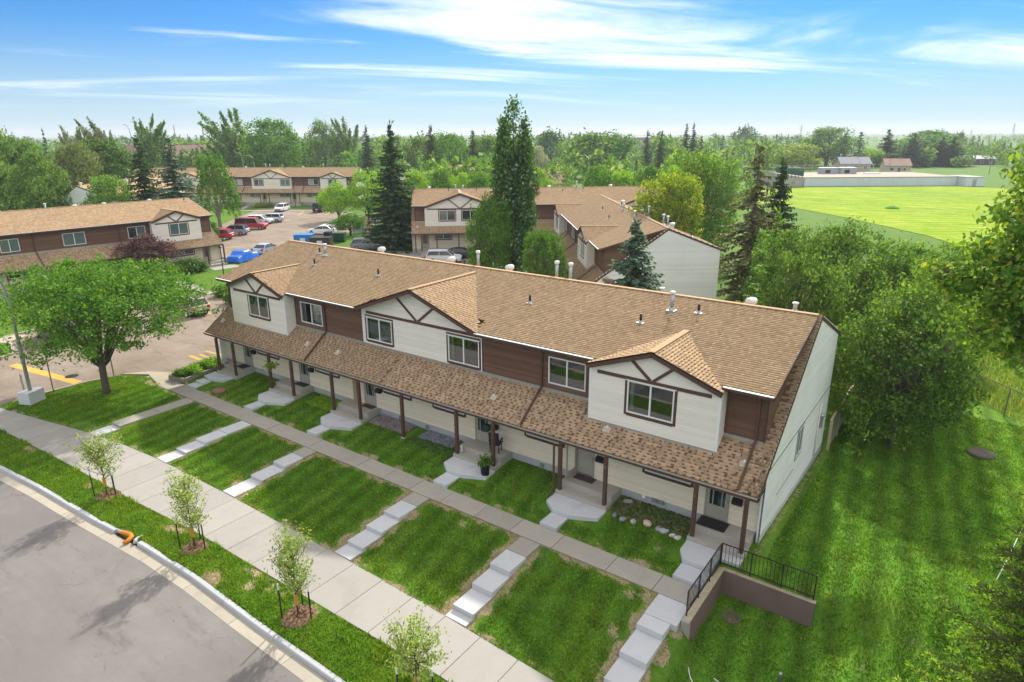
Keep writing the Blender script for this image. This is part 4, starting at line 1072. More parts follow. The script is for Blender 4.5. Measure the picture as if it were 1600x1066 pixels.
# ------------------------------------------------------------------ distant houses
def far_house(label, px, w, wid, dep, wallh, roofh, wallc, roofc, rz=0.6, cat='house', hip=False, z=-.5, name='house', floors=1):
    p = place(px, w, z); H = thing(name, label, cat, tuple(p), rz)
    a, b_ = wid / 2, dep / 2
    wm, rm = mat('wall_%d_%d_%d' % tuple(int(c * 100) for c in wallc), wallc, .8, .1, .5), mat('roof_%d_%d_%d' % tuple(int(c * 100) for c in roofc), roofc, .9, .15, .8)
    wl_ = MB().box(-a, a, -b_, b_, 0, wallh)
    if not hip: wl_.prism([(-b_, wallh), (b_, wallh), (0, wallh + roofh)], -a, a, 'x')
    wl_.build('wall', wm, H)
    o = .5; rf = MB(); k = roofh / b_; zl_ = wallh - o * k
    if hip:
        r0, r1 = (-a + b_ * .8, 0, wallh + roofh), (a - b_ * .8, 0, wallh + roofh); c = [(-a - o, -b_ - o, zl_), (a + o, -b_ - o, zl_), (a + o, b_ + o, zl_), (-a - o, b_ + o, zl_)]
        rf.quad(c[0], c[1], r1, r0).quad(c[2], c[3], r0, r1).quad(c[1], c[2], r1).quad(c[3], c[0], r0).quad(c[3], c[2], c[1], c[0])
    else:
        rf.prism([(-b_ - o, zl_), (0, wallh + roofh), (b_ + o, zl_), (b_ + o, zl_ + .25), (0, wallh + roofh + .3), (-b_ - o, zl_ + .25)], -a - o, a + o, 'x')
    ro = rf.build('roof', rm, H)
    MB().box(a * .3, a * .3 + .7, .4, 1.1, wallh, wallh + roofh + .9).build('chimney', mat('chimney_brick', (.25, .14, .11), .9), ro)
    n = max(2, int(wid / 4))
    for f_ in range(floors):
        for j in range(n):
            x = -a + wid * (j + .5) / n; z0 = .9 + f_ * 2.8
            wi = MB().box(x - .75, x + .75, -b_ - .06, -b_ + .02, z0, z0 + 1.2).build('window', M_WHITE, H); MB().box(x - .65, x + .65, -b_ - .08, -b_ - .05, z0 + .1, z0 + 1.1).build('pane', M_DARKGLASS, wi)
    MB().box(a * .1 - .5, a * .1 + .5, -b_ - .05, -b_, 0, 2.05).build('door', M_BROWN, H)
    return H
far_house('house with tan hip roof between the spruce and the columnar poplar', 713, 175, 11, 8, 2.8, 2.2, (.62, .55, .45), (.40, .27, .17), .3, hip=True)
far_house('two storey house with tan gable roof behind the bright tree row', 722, 190, 8, 8, 5.2, 2.0, (.55, .50, .45), (.38, .24, .15), 1.2, floors=2)
far_house('low house with pinkish tan roof right of the columnar poplar', 857, 182, 11, 8, 3.2, 2.6, (.62, .50, .38), (.42, .28, .20), .2)
far_house('grey roofed house right of the tall dark spruce', 650, 185, 12, 9, 3.0, 2.5, (.55, .55, .55), (.30, .30, .31), .9)
far_house('pale grey roofed house in a gap of the left trees', 103, 215, 13, 9, 4.6, 2.4, (.6, .6, .62), (.36, .38, .42), .8, floors=2)
far_house('house with grey roof and pink wall behind the rooftop units', 1330, 285, 12, 9, 3.0, 2.4, (.55, .40, .34), (.33, .33, .36), .5)
far_house('small house with pinkish brown roof above the white building', 1397, 268, 9, 8, 3.0, 2.3, (.55, .42, .34), (.38, .25, .18), .4)
far_house('distant house with reddish roof right of the spruces', 1501, 430, 12, 9, 4.2, 3.0, (.55, .40, .34), (.42, .28, .24), .6)
far_house('distant low dark house with white roof beyond the second white building', 1520, 330, 16, 8, 3.0, 1.2, (.10, .08, .10), (.62, .62, .63), .5)
far_house('distant pink house near the right edge', 1553, 410, 11, 8, 4.6, 2.4, (.58, .42, .36), (.20, .20, .23), .7)
far_house('distant house with white roof left of the far dome tree', 1105, 330, 13, 9, 4.4, 2.6, (.6, .6, .6), (.40, .38, .38), .4)
far_house('distant house with brown roof left of the shaggy spruce top', 1135, 335, 12, 9, 4.6, 2.8, (.5, .45, .42), (.34, .24, .2), .7)
far_house('far pale apartment slab on the skyline', 1000, 640, 70, 16, 11.5, .8, (.42, .30, .28), (.38, .34, .33), .35, 'apartment block', name='apartment_building', floors=4)
for k, (px, w, wd, lb) in enumerate(((244, 262, 22, 'left'), (300, 258, 26, 'middle'), (352, 266, 24, 'right'))):
    far_house('dull brown roofed apartment building behind the birch, %s of the three' % lb, px, w, wd, 15, 7.2, 4.6, (.15, .085, .07), (.22, .135, .125), .62 + (.9 if k == 1 else 0), 'apartment block', name='apartment_building', floors=2)

# ------------------------------------------------------------------ the white reservoir building beyond the field
A0, A1 = at(1256, 291.5, -.4), at(1494, 290.0, -.4); d_ = A1 - A0; LA = float(np.hypot(d_[0], d_[1])); ra = math.atan2(d_[1], d_[0])
AR = thing('reservoir_building', 'long low white walled building with flat beige roof beyond the field', 'building', (A0[0], A0[1], -.4), ra)
M_AW = mat('pale_blue_white_panels', (.66, .70, .74), .6, .06, .4, objr=.03, stretch=(2, 2, .3))
n = 26
for k in range(n): MB().box(LA * k / n + .02, LA * (k + 1) / n - .02, 0, .3, 0, 2.55).build('wall_panel', M_AW, AR)
MB().box(0, LA, .31, 25, -.2, 2.5).build('wall', M_AW, AR)
MB().box(-.2, LA + .2, -.15, 25.2, 2.56, 2.72).build('roof', mat('beige_roof', (.40, .335, .27), .9, .08, .3), AR)
for k, x in enumerate((LA * .27, LA * .405)):
    u_ = MB().box(x, x + 5.2, 16, 19, 2.7, 4.6).build('rooftop_unit', mat('unit_grey', (.34, .36, .38), .6), AR)
    MB().box(x + 1.2, x + 2.8, 15.94, 15.99, 3.0, 4.0).build('louvre', M_BLACK, u_); MB().box(x - .1, x + 5.3, 15.9, 19.1, 4.62, 4.7).build('unit_lid', M_METAL, u_)
MB().box(LA * .56, LA * .66, 14, 16, 2.72, 3.1).build('roof_hatch', M_WHITE, AR)
FN = thing('roof_fence', 'wire fence with angled posts along the far edge of the white building', 'fence', (A0[0], A0[1], -.4), ra)
for k in range(19): MB().box(LA * k / 18 - .06, LA * k / 18 + .06, 24, 24.14, 2.7, 5.2).bar((LA * k / 18, 24.07, 5.15), (LA * k / 18 + .4, 23.7, 5.8), .08, .08).build('fence_post', M_METAL, FN)
for z in (3.4, 4.3, 5.1): MB().tube([(0, 24.07, z), (LA, 24.07, z)], .035, 4).build('wire', M_METAL, FN)
B0, B1 = at(1210, 293, -.4), at(1254, 291.5, -.4); d_ = B1 - B0; LB = float(np.hypot(d_[0], d_[1])); rb = math.atan2(d_[1], d_[0])
RM = thing('ramp_building', 'concrete walled ramp with dark green fence roof left of the white building', 'building', (B0[0], B0[1], -.4), rb)
MB().prism([(0, 0), (LB, 0), (LB, 2.6), (0, 4.0)], 0, 12, 'y').build('wall', mat('stained_concrete', (.42, .40, .35), .9, .2, .4, grime=.4), RM)
for k in range(8): MB().box(LB * k / 8 + .05, LB * (k + 1) / 8 - .05, 0, .15, 4.15 - 1.4 * (k + .5) / 8 + .25, 6.0 - 1.2 * (k + .5) / 8).build('green_panel', mat('dark_green_sheet', (.02, .085, .07), .6), RM)
for k in range(8): MB().box(LB * (k + .5) / 8 - .08, LB * (k + .5) / 8 + .08, -.12, .0, 2.6 - 0 * k, 4.6 - 1.3 * k / 8).build('post', M_BLACK, RM)
C0 = at(1508, 291.5, -.4)
WB = thing('pump_house', 'smaller white building right of the long white one, partly behind maple leaves', 'building', (C0[0], C0[1], -.4), ra)
MB().box(0, 5.5, 0, 9, 0, 2.6).build('wall', M_AW, WB); MB().box(-.2, 5.7, -.2, 9.2, 2.61, 2.8).build('roof', mat('grey_roof', (.45, .45, .44), .9), WB); MB().box(2, 3.2, -.05, 0, 0, 2.1).build('door', M_METAL, WB)

# bright playing field, laid over the ground
fieldm = NB('field_grass'); b = fieldm
nA = b.noise(.03, 5, .6); nB = b.noise(.14, 6, .75, b.mapped((1, 2.2, 1), (0, 0, R(-35)))); nC = b.noise(.9, 5, .8)
f = b.math('ADD', b.math('MULTIPLY', nA, .4), b.math('ADD', b.math('MULTIPLY', nB, .35), b.math('MULTIPLY', nC, .25)))
c = b.ramp(f, [(.38, (.15, .29, .002)), (.5, (.24, .37, .003)), (.6, (.33, .42, .006)), (.72, (.44, .44, .06))])
dry = b.rmap(b.math('MULTIPLY', nB, b.noise(1.6, 5, .85)), .25, .36, 0, .5); lines = b.node('ShaderNodeTexWave', {'Scale': .11, 'Distortion': 1.6, 'Detail': 4.0}, wave_type='BANDS', bands_direction='X'); b.l.new(b.mapped((1, 1, 1), (0, 0, R(52))), lines.inputs[0])
c = b.scale(c, b.math('MULTIPLY_ADD', lines.outputs['Fac'], .22, .80)); c = b.mix(dry, c, (.52, .48, .20)); b.principled(c, .95, .1, 0, b.bump(nC, .5, .3))
FP = [at(*q, -.4) for q in ((1180, 296), (1256, 293), (1500, 291.5), (1640, 298), (1680, 420), (1560, 404), (1450, 369), (1330, 342), (1226, 322), (1150, 316))]
sheet('field', [(p[0], p[1]) for p in FP], -.36, b.m, 'bright yellow green playing field of cut grass')
mnd = MB().lathe([(1.7, -.2), (1.2, .25), (.5, .55), (.02, .62)], tuple(at(1394, 326, -.36)), 12); tag(mnd.build('grass_mound', mat('mound_grass', (.10, .26, .012), .95, .3, 2), None, True), 'small green mound in the playing field', 'mound')
# ------------------------------------------------------------------ foliage
def unit(v): return v / np.maximum(np.linalg.norm(v, axis=-1, keepdims=True), 1e-9)
def leaf_quads(C, size, r, nbias=None, aspect=1.5, up=.35):
    """one rhombic leaf (or small sprig) per centre; nbias pulls the leaf normals outwards"""
    n = len(C)
    N = r.normal(size=(n, 3)); N[:, 2] += up
    if nbias is not None: N += nbias * .9
    N = unit(N)
    T = unit(np.cross(N, r.normal(size=(n, 3)))); B = np.cross(N, T)
    s = (size * r.uniform(.6, 1.35, n))[:, None]
    return np.stack([C - T * s * aspect * .5, C - B * s * .42 + N * s * .08, C + T * s * aspect * .5, C + B * s * .42 + N * s * .08], 1)

def clumpy(centres, outward, per, rc, size, r, flat=.75, streak=None, up=.35):
    """leaves gathered round clump centres"""
    k = np.repeat(np.arange(len(centres)), per)
    off = r.normal(size=(len(k), 3)) * .5
    off[:, 2] *= flat
    rr = rc[k] if hasattr(rc, '__len__') else np.full(len(k), rc)
    P = centres[k] + off * rr[:, None]
    if streak is not None: P += np.asarray(streak)[k] * (r.uniform(-1, 1, len(k)) * 1.0)[:, None]
    return leaf_quads(P, size, r, outward[k], up=up)

def blobs(lobes, n, r, shell=.55):
    """clump centres spread through the outer part of a set of ellipsoids (x,y,z,rx,ry,rz)"""
    L = np.array(lobes, float); v = (L[:, 3] * L[:, 4] * L[:, 5]) ** (2 / 3); p = v / v.sum()
    k = r.choice(len(L), n, p=p)
    d = unit(r.normal(size=(n, 3))); rad = (shell ** 3 + (1 - shell ** 3) * r.uniform(0, 1, n)) ** (1 / 3)
    C = L[k, :3] + d * rad[:, None] * L[k, 3:6]
    # leave out what ends up deep inside another lobe
    q = ((C[:, None, :] - L[None, :, :3]) / L[None, :, 3:6]); ins = (np.linalg.norm(q, axis=2) < .55).any(1)
    keep = ~ins
    return C[keep], d[keep]

def limbs(mb, base, targets, r0, r, split=.35, n=5):
    """trunk then limbs that bend out to the given points"""
    b = np.array(base, float)
    for t in targets:
        t = np.array(t, float); z1 = b[2] + (t[2] - b[2]) * split * r.uniform(.7, 1.2)
        p1 = np.array([b[0] + (t[0] - b[0]) * .12, b[1] + (t[1] - b[1]) * .12, z1]); p2 = p1 + (t - p1) * .55 + np.array([0, 0, .06 * (t[2] - b[2])])
        mb.tube([(b[0], b[1], b[2] + (z1 - b[2]) * .3), p1, p2, t], [r0 * .75, r0 * .55, r0 * .32, r0 * .08], n, False)

CROWN = {}
def crown_mesh(key, make, mt):
    if key not in CROWN: CROWN[key] = np_mesh('crown', make(), 4, mt)
    return CROWN[key]

# --- leaf colours
L_ELM = leafmat('elm_leaves', [(0, (.030, .095, .012)), (.5, (.055, .145, .016)), (.85, (.095, .20, .022)), (1, (.15, .26, .03))], .4, gain=1.7)
L_MID = leafmat('broad_leaves', [(0, (.030, .078, .015)), (.5, (.062, .132, .022)), (.85, (.11, .19, .034)), (1, (.17, .25, .06))], .45, gain=1.95)
L_LIME = leafmat('lime_leaves', [(0, (.07, .17, .012)), (.5, (.12, .24, .016)), (1, (.20, .32, .03))], .45)
L_DARK = leafmat('dark_leaves', [(0, (.022, .060, .014)), (.6, (.042, .098, .022)), (1, (.085, .15, .034))], .38)
L_OLIVE = leafmat('olive_leaves', [(0, (.05, .075, .025)), (.5, (.085, .12, .04)), (1, (.13, .17, .07))], .4)
L_GOLD = leafmat('golden_leaves', [(0, (.045, .10, .012)), (.5, (.095, .155, .015)), (.85, (.17, .205, .018)), (1, (.27, .24, .025))], .5, gain=2.3)
L_PURPLE = leafmat('purple_leaves', [(0, (.035, .018, .022)), (.6, (.07, .035, .04)), (1, (.12, .07, .07))], .3)
L_POPLAR = leafmat('poplar_leaves', [(0, (.018, .052, .012)), (.55, (.032, .085, .018)), (.9, (.06, .13, .03)), (1, (.30, .36, .28))], .35, gain=2.1)
L_SILVER = leafmat('silver_leaves', [(0, (.12, .15, .11)), (1, (.22, .25, .19))], .3)
L_SPRUCE = leafmat('spruce_needles', [(0, (.016, .036, .014)), (.6, (.028, .058, .022)), (1, (.05, .085, .032))], .2, gain=2.3)
L_BLUE = leafmat('blue_spruce_needles', [(0, (.030, .062, .045)), (.6, (.05, .092, .065)), (1, (.085, .13, .09))], .2, gain=2.1)
L_OLDSPRUCE = leafmat('sparse_spruce_needles', [(0, (.05, .06, .025)), (.6, (.085, .095, .042)), (1, (.12, .12, .06))], .12)
L_LARCH = leafmat('larch_needles', [(0, (.05, .12, .014)), (.6, (.085, .175, .022)), (1, (.13, .23, .04))], .3)
L_NEARSP = leafmat('young_spruce_needles', [(0, (.022, .038, .012)), (.5, (.045, .075, .016)), (1, (.08, .12, .022))], .3, gain=2.1)
L_SAPL = leafmat('sapling_leaves', [(0, (.07, .13, .02)), (.5, (.13, .20, .035)), (.8, (.22, .28, .08)), (1, (.36, .38, .25))], .5)
L_MAPLE = leafmat('maple_leaves', [(0, (.035, .085, .014)), (.5, (.065, .13, .018)), (.88, (.115, .175, .022)), (1, (.19, .19, .03))], .5, gain=2.3)

# --- crown shapes, all one metre tall from the ground and about one metre wide
def mk_round(seed, n=420, per=22, leaf=.026, rc=.085, z0=.2, wid=.42, lob=9, flat=.75):
    def f():
        r = np.random.default_rng(seed)
        L = [(0, 0, (1 + z0) / 2, wid * .78, wid * .78, (1 - z0) * .44)]
        for k in range(lob):
            a = 2 * math.pi * (k / lob) + r.uniform(-.3, .3); z = r.uniform(z0 + .16, .82); q = (1 - ((z - .5) / .62) ** 2) ** .5
            s = r.uniform(.14, .22); L.append((math.cos(a) * wid * .62 * q, math.sin(a) * wid * .62 * q, z, s, s, s * r.uniform(.8, 1.05)))
        for k in range(4): L.append((r.uniform(-.12, .12), r.uniform(-.12, .12), r.uniform(.78, .88), .13, .13, .12))
        C, d = blobs(L, n, r, .62); C[:, 2] = np.clip(C[:, 2], z0 * .8, 1)
        return clumpy(C, d, per, r.uniform(.6, 1.3, len(C)) * rc, leaf, r, flat).reshape(-1, 3)
    return f
def mk_feather(seed, n=260, per=24, leaf=.022, wid=.36):
    """wind-combed poplar: long upswept plumes with gaps between them"""
    def f():
        r = np.random.default_rng(seed); out = []
        P = 26
        for k in range(P):
            a = r.uniform(0, 2 * math.pi); z0 = r.uniform(.18, .72); lean = np.array([.42, -.28, 0]) * r.uniform(.6, 1.1)
            b = np.array([math.cos(a) * wid * .45 * (1 - z0 * .4), math.sin(a) * wid * .45 * (1 - z0 * .4), z0])
            ln = r.uniform(.22, .38); dirv = unit(np.array([[math.cos(a) * .45, math.sin(a) * .45, 1.0]]) + lean * .9)[0]
            t = r.uniform(0, 1, 10); C = b + np.outer(t * ln, dirv); C[:, 2] = np.minimum(C[:, 2], 1.0)
            rr = .065 * (1.15 - t); dd = np.tile(dirv, (10, 1))
            out.append(clumpy(C, dd, 34, rr, leaf, r, 1.0, np.tile(dirv * .05, (10, 1))))
        return np.concatenate(out).reshape(-1, 3)
    return f
def mk_column(seed, leaf=.014, wid=.115):
    """columnar poplar with several upright leaders"""
    def f():
        r = np.random.default_rng(seed); out = []
        leaders = [(0, 0, 1.0, .10)] + [(r.uniform(-.09, .09), r.uniform(-.09, .09), r.uniform(.70, .93), r.uniform(.055, .085)) for _ in range(9)]
        for x, y, top, w in leaders:
            n = 130
            z = r.uniform(.10, top, n); t = (z - .1) / (top - .1); a = r.uniform(0, 6.283, n)
            rad = w * (np.minimum(1, (1 - t) * 2.4) ** .7) * np.sqrt(r.uniform(.25, 1, n)) * np.where(t < .12, .7, 1)
            sp = np.minimum(1, .55 + t * .6) if (x or y) else 1
            C = np.stack([x * sp + rad * np.cos(a), y * sp + rad * np.sin(a), z], 1); d = np.stack([np.cos(a), np.sin(a), .5 + 0 * a], 1)
            out.append(clumpy(C, d, 15, .028, leaf, r, 1.7, np.tile([0, 0, .02], (n, 1))))
        return np.concatenate(out).reshape(-1, 3)
    return f
def mk_weep(seed, leaf=.018):
    def f():
        r = np.random.default_rng(seed); out = []
        for k in range(150):
            a = r.uniform(0, 6.283); z = r.uniform(.3, .97); q = .30 * (1 - ((z - .45) / .58) ** 2) ** .5 * math.sqrt(r.uniform(.15, 1))
            p = np.array([math.cos(a) * q, math.sin(a) * q, z]); ln = r.uniform(.12, .32) * (1 if z > .45 else .6)
            t = r.uniform(0, 1, 46); C = p + np.stack([np.cos(a) * .05 * t, np.sin(a) * .05 * t, -ln * t], 1) + r.normal(size=(46, 3)) * .012
            C[:, 2] = np.maximum(C[:, 2], .1)
            out.append(leaf_quads(C, leaf, r, np.tile([math.cos(a), math.sin(a), .2], (46, 1)), 1.9))
        return np.concatenate(out).reshape(-1, 3)
    return f
def mk_spruce(seed, whorls=24, per=11, sprays=17, leaf=.055, wid=.24, sparse=0.0, z0=.06, droop=.35, pw=.85):
    """conifer: whorls of drooping boughs carrying flat sprays of needles"""
    def f():
        r = np.random.default_rng(seed); out = []
        for w in range(whorls):
            t = w / (whorls - 1); z = z0 + (1 - z0) * (t ** .9) * .97
            ln0 = wid * (1 - t) ** pw + .012
            for k in range(max(5, int(per * (1 - .45 * t)))):
                if r.uniform() < sparse: continue
                a = 2 * math.pi * (k + r.uniform(-.4, .4)) / per + w * 1.3; ln = ln0 * r.uniform(.72, 1.12); d = np.array([math.cos(a), math.sin(a)])
                ns = max(3, int(sprays * (ln / wid) ** .8)); s = (np.arange(ns) + r.uniform(0, 1, ns)) / ns
                zz = z + r.uniform(-.012, .012) - droop * ln * s ** 1.1 + .22 * ln * s ** 3.2
                spine = np.stack([d[0] * ln * s, d[1] * ln * s, zz], 1)
                side = np.array([-d[1], d[0], 0]); fw = np.array([d[0], d[1], -.25])
                for sg in (-1, 1):
                    l = leaf * (1.05 - .55 * s) * r.uniform(.7, 1.25, ns) * (.45 + .55 * ln / wid)
                    ang = r.uniform(.5, 1.15, ns)
                    dirv = unit(np.cos(ang)[:, None] * fw + np.sin(ang)[:, None] * sg * side + r.normal(size=(ns, 3)) * .12 + np.array([0, 0, -.12]))
                    wv = unit(np.cross(dirv, np.array([0, 0, 1.0]) + r.normal(size=(ns, 3)) * .35)); h = (l * .36)[:, None]; l = l[:, None]
                    out.append(np.stack([spine - wv * h * .5, spine + dirv * l * .55 - wv * h, spine + dirv * l, spine + dirv * l * .55 + wv * h], 1))
                # needles hanging below the bough
                l = leaf * .5 * r.uniform(.5, 1.2, ns); dirv = unit(np.array([d[0] * .4, d[1] * .4, -1.0]) + r.normal(size=(ns, 3)) * .35); wv = unit(np.cross(dirv, r.normal(size=(ns, 3)))); h = (l * .3)[:, None]; l = l[:, None]
                out.append(np.stack([spine - wv * h, spine + dirv * l - wv * h * .4, spine + dirv * l + wv * h * .4, spine + wv * h], 1))
        # leading shoot
        n = 14; zz = r.uniform(.93, 1.0, n); C = np.stack([r.normal(size=n) * .006, r.normal(size=n) * .006, zz], 1); dv = unit(np.stack([r.normal(size=n), r.normal(size=n), np.full(n, 1.2)], 1)); wv = unit(np.cross(dv, r.normal(size=(n, 3))))
        out.append(np.stack([C, C + dv * .02 - wv * .005, C + dv * .04, C + dv * .02 + wv * .005], 1))
        return np.concatenate(out).reshape(-1, 3)
    return f
def mk_shrub(seed, n=150, per=20, leaf=.07, rc=.17):
    def f():
        r = np.random.default_rng(seed)
        L = [(0, 0, .42, .36, .36, .40)] + [(math.cos(a) * .26, math.sin(a) * .26, r.uniform(.3, .6), .22, .22, .24) for a in r.uniform(0, 6.283, 7)]
        C, d = blobs(L, n, r, .6); C[:, 2] = np.clip(C[:, 2], .05, 1)
        return clumpy(C, d, per, rc, leaf, r, .9).reshape(-1, 3)
    return f

TRUNK = {}
M_TWIG = mat('grey_twig_bark', (.20, .17, .13), .9, .3, 5)
def trunk_mesh(kind, seed=1):
    if (kind, seed) in TRUNK: return TRUNK[kind, seed]
    r = np.random.default_rng(seed + 50); mb = MB()
    if kind == 'conifer': mb.tube([(0, 0, -.02), (0, 0, .3), (0, 0, .97)], [.022, .016, .002], 7)
    elif kind == 'column':
        mb.tube([(0, 0, -.02), (0, 0, .3), (0, 0, .9)], [.02, .015, .003], 7)
        limbs(mb, (0, 0, .02), [(x, y, z) for x, y, z in zip(r.uniform(-.07, .07, 6), r.uniform(-.07, .07, 6), r.uniform(.5, .85, 6))], .014, r, .15)
    elif kind == 'twiggy':
        mb.tube([(0, 0, -.02), (.004, .003, .2), (0, .01, .5), (.01, 0, .8)], [.028, .02, .014, .003], 8)
        for k in range(75):
            d_ = unit(r.normal(size=(1, 3)))[0]; d_[2] = abs(d_[2]) * .9 + .05; e_ = np.array([0, 0, .42]) + d_ * np.array([.45, .45, .55]) * r.uniform(.75, 1.0); s_ = np.array([0, 0, r.uniform(.12, .55)])
            m1 = s_ + (e_ - s_) * .5 + r.normal(size=3) * .03; mb.tube([s_, m1, e_], [.008, .0045, .0014], 4, False)
            for q in range(2): mb.tube([m1 + (e_ - m1) * .3, e_ + r.normal(size=3) * .05], [.003, .001], 3, False)
    elif kind == 'shrub': limbs(mb, (0, 0, 0), [(math.cos(a) * .25, math.sin(a) * .25, .6) for a in r.uniform(0, 6.283, 6)], .03, r, .2, 4)
    else:
        mb.tube([(0, 0, -.02), (.004, .003, .2), (0, .01, .5), (.01, 0, .8)], [.03, .022, .015, .003], 8)
        limbs(mb, (0, 0, .05), [(math.cos(a) * rr, math.sin(a) * rr, z) for a, rr, z in zip(np.arange(9) * .75 + r.uniform(-.2, .2, 9), r.uniform(.16, .34, 9), r.uniform(.42, .82, 9))], .02, r, .4)
    mb2 = mb.build('trunk', M_BARK); me = mb2.data; bpy.data.objects.remove(mb2); me.polygons.foreach_set('use_smooth', [True] * len(me.polygons))
    TRUNK[kind, seed] = me
    return me

def plant(name, label, cat, p, h, wid, key, make, leafm, trunk='broad', barkm=None, group=None, rz=None, lean=0.0):
    t = thing(name, label, cat, (float(p[0]), float(p[1]), float(p[2])), rng.uniform(0, 6.28) if rz is None else rz, group)
    me = crown_mesh(key, make, leafm)
    c = link('crown', me, t, None, (lean, 0, 0), (wid, wid, h))
    if me.materials[0] != leafm: c.material_slots[0].link = 'OBJECT'; c.material_slots[0].material = leafm
    if trunk == 'twiggy' and barkm is None: barkm = M_TWIG
    if trunk:
        tm = trunk_mesh(trunk, abs(hash(key)) % 3 if False else len(key) % 3)
        s = link('trunk', tm, t, None, (lean, 0, 0), (max(wid, h * .45), max(wid, h * .45), h * .97))
        if barkm: s.material_slots[0].link = 'OBJECT'; s.material_slots[0].material = barkm
    return t

def tree(px, top, w, wpx, kind, leafm, label, name=None, cat='tree', group=None, z=-.45, v=0, barkm=None, rz=None):
    p = place(px, w, z); h = height_for(p, top); wid = wpx * w / FPX
    K = {'round': ('mid_round%d' % v, mk_round(100 + v), 'broad'), 'oval': ('mid_oval%d' % v, mk_round(200 + v, 440, 22, .024, .075, .12, .40, 11), 'broad'),
         'dome': ('mid_dome%d' % v, mk_round(300 + v, 520, 24, .024, .075, .02, .46, 12), 'broad'), 'near': ('near_dome%d' % v, mk_round(400 + v, 1250, 27, .0165, .058, .03, .46, 26), 'twiggy'),
         'feather': ('feather%d' % v, mk_feather(500 + v), 'broad'), 'column': ('column%d' % v, mk_column(600 + v), 'column'), 'weep': ('weep%d' % v, mk_weep(700 + v), 'broad'),
         'spruce': ('spruce%d' % v, mk_spruce(800 + v), 'conifer'), 'sparse': ('sparse%d' % v, mk_spruce(850 + v, 24, 9, 16, .05, .27, .12, .10, .5, .7), 'conifer'),
         'fine': ('finespruce%d' % v, mk_spruce(870 + v, 34, 14, 26, .046, .28, pw=.95), 'conifer'), 'larch': ('larch%d' % v, mk_spruce(880 + v, 26, 10, 18, .036, .20, .05, .04, .3, .75), 'conifer'),
         'shrub': ('shrub%d' % v, mk_shrub(900 + v), 'shrub'), 'far': ('far_round%d' % v, mk_round(950 + v, 170, 14, .05, .12, .1, .44, 8), 'broad'), 'farspruce': ('far_spruce%d' % v, mk_spruce(980 + v, 14, 7, 7, .085, .25), 'conifer')}
    key, make, tr = K[kind]
    full = {'spruce': .5, 'sparse': .55, 'fine': .5, 'larch': .42, 'farspruce': .52, 'column': .24, 'weep': .62, 'shrub': .95, 'feather': .75}.get(kind, .92)
    nm = name or {'spruce': 'spruce_tree', 'sparse': 'spruce_tree', 'fine': 'spruce_tree', 'farspruce': 'spruce_tree', 'larch': 'larch_tree', 'column': 'poplar_tree', 'weep': 'birch_tree', 'shrub': 'shrub', 'feather': 'poplar_tree'}.get(kind, 'broadleaf_tree')
    return plant(nm, label, cat, p, h, wid / full, key, make, leafm, tr, barkm, group, rz)

# --- left distance
T = tree
T(22, 200, 128, 88, 'oval', L_MID, 'tall green broadleaf tree at the far left edge, highest of its cluster', v=0)
T(64, 211, 130, 74, 'oval', L_MID, 'green broadleaf tree just right of the tallest in the left cluster', v=1)
T(18, 246, 112, 100, 'dome', L_MID, 'low front crown of the left cluster cut by the picture edge', v=0)
T(78, 236, 110, 84, 'dome', L_MID, 'bright broad crown in front of the left tree cluster above the long roof', v=1)
T(130, 222, 128, 78, 'round', L_OLIVE, 'olive toned loose tree left of the white gable roof end', v=0)
T(172, 215, 140, 116, 'dome', L_DARK, 'wide dark domed tree with a flat sunlit top behind the two spruces', v=2)
T(128, 190, 225, 44, 'feather', L_OLIVE, 'thin wind combed poplar, leftmost of the feathery row', v=0)
T(172, 184, 225, 66, 'feather', L_OLIVE, 'wispy wind combed poplar above the wide dark domed tree', v=1)
T(245, 178, 215, 62, 'feather', L_MID, 'full wind combed poplar standing left of the brown apartment roofs', v=2)
T(83, 201, 230, 20, 'farspruce', L_SPRUCE, 'small lone dark spruce top poking above the left tree cluster')
T(240, 213, 105, 92, 'spruce', L_SPRUCE, 'dark spruce behind the long roof, left one of the pair', v=0)
T(287, 213, 102, 112, 'spruce', L_BLUE, 'blue green spruce beside the birch, right one of the pair', v=1)
T(266, 206, 180, 24, 'farspruce', L_SPRUCE, 'slim distant spruce rising between the two big spruces', v=1)
T(182, 271, 107, 78, 'round', L_MID, 'bushy apple like tree in front of the hidden tan roof', v=1)
T(345, 232, 116, 64, 'weep', L_ELM, 'weeping birch with pale trunk beside the parked red cars', barkm=M_BARK_PALE)
T(368, 174, 238, 84, 'feather', L_MID, 'tall wind combed poplar behind the far townhouse row, left one', v=3)
T(432, 180, 228, 104, 'oval', L_ELM, 'large full green tree behind the middle of the far townhouse row', v=2)
T(400, 205, 250, 90, 'far', L_MID, 'broad green tree filling the gap left of the large full tree', v=0)
T(508, 188, 262, 52, 'oval', L_MID, 'upright green tree right of the large full tree in the distance', v=0)
T(545, 178, 268, 58, 'feather', L_MID, 'upright wind combed poplar above the right end of the far row', v=0)
T(512, 203, 235, 30, 'farspruce', L_BLUE, 'bluish spruce in front of the upright green tree', v=2)
T(533, 207, 232, 26, 'farspruce', L_SPRUCE, 'narrow dark spruce beside the bluish spruce', v=0)
T(577, 197, 228, 40, 'spruce', L_SPRUCE, 'dark pointed spruce right of the far row end, left of the tall one', v=2)
T(480, 224, 205, 26, 'farspruce', L_SPRUCE, 'small dark spruce just behind the ridge of the far row', v=1)
T(660, 210, 240, 60, 'far', L_MID, 'hazy round tree left of the grey distant houses', v=1)
T(676, 197, 205, 56, 'spruce', L_SPRUCE, 'wide hazy spruce in the middle distance left of the bright tree', v=0)
T(704, 203, 215, 72, 'oval', L_ELM, 'bright green tree beside the wide hazy spruce', v=1)
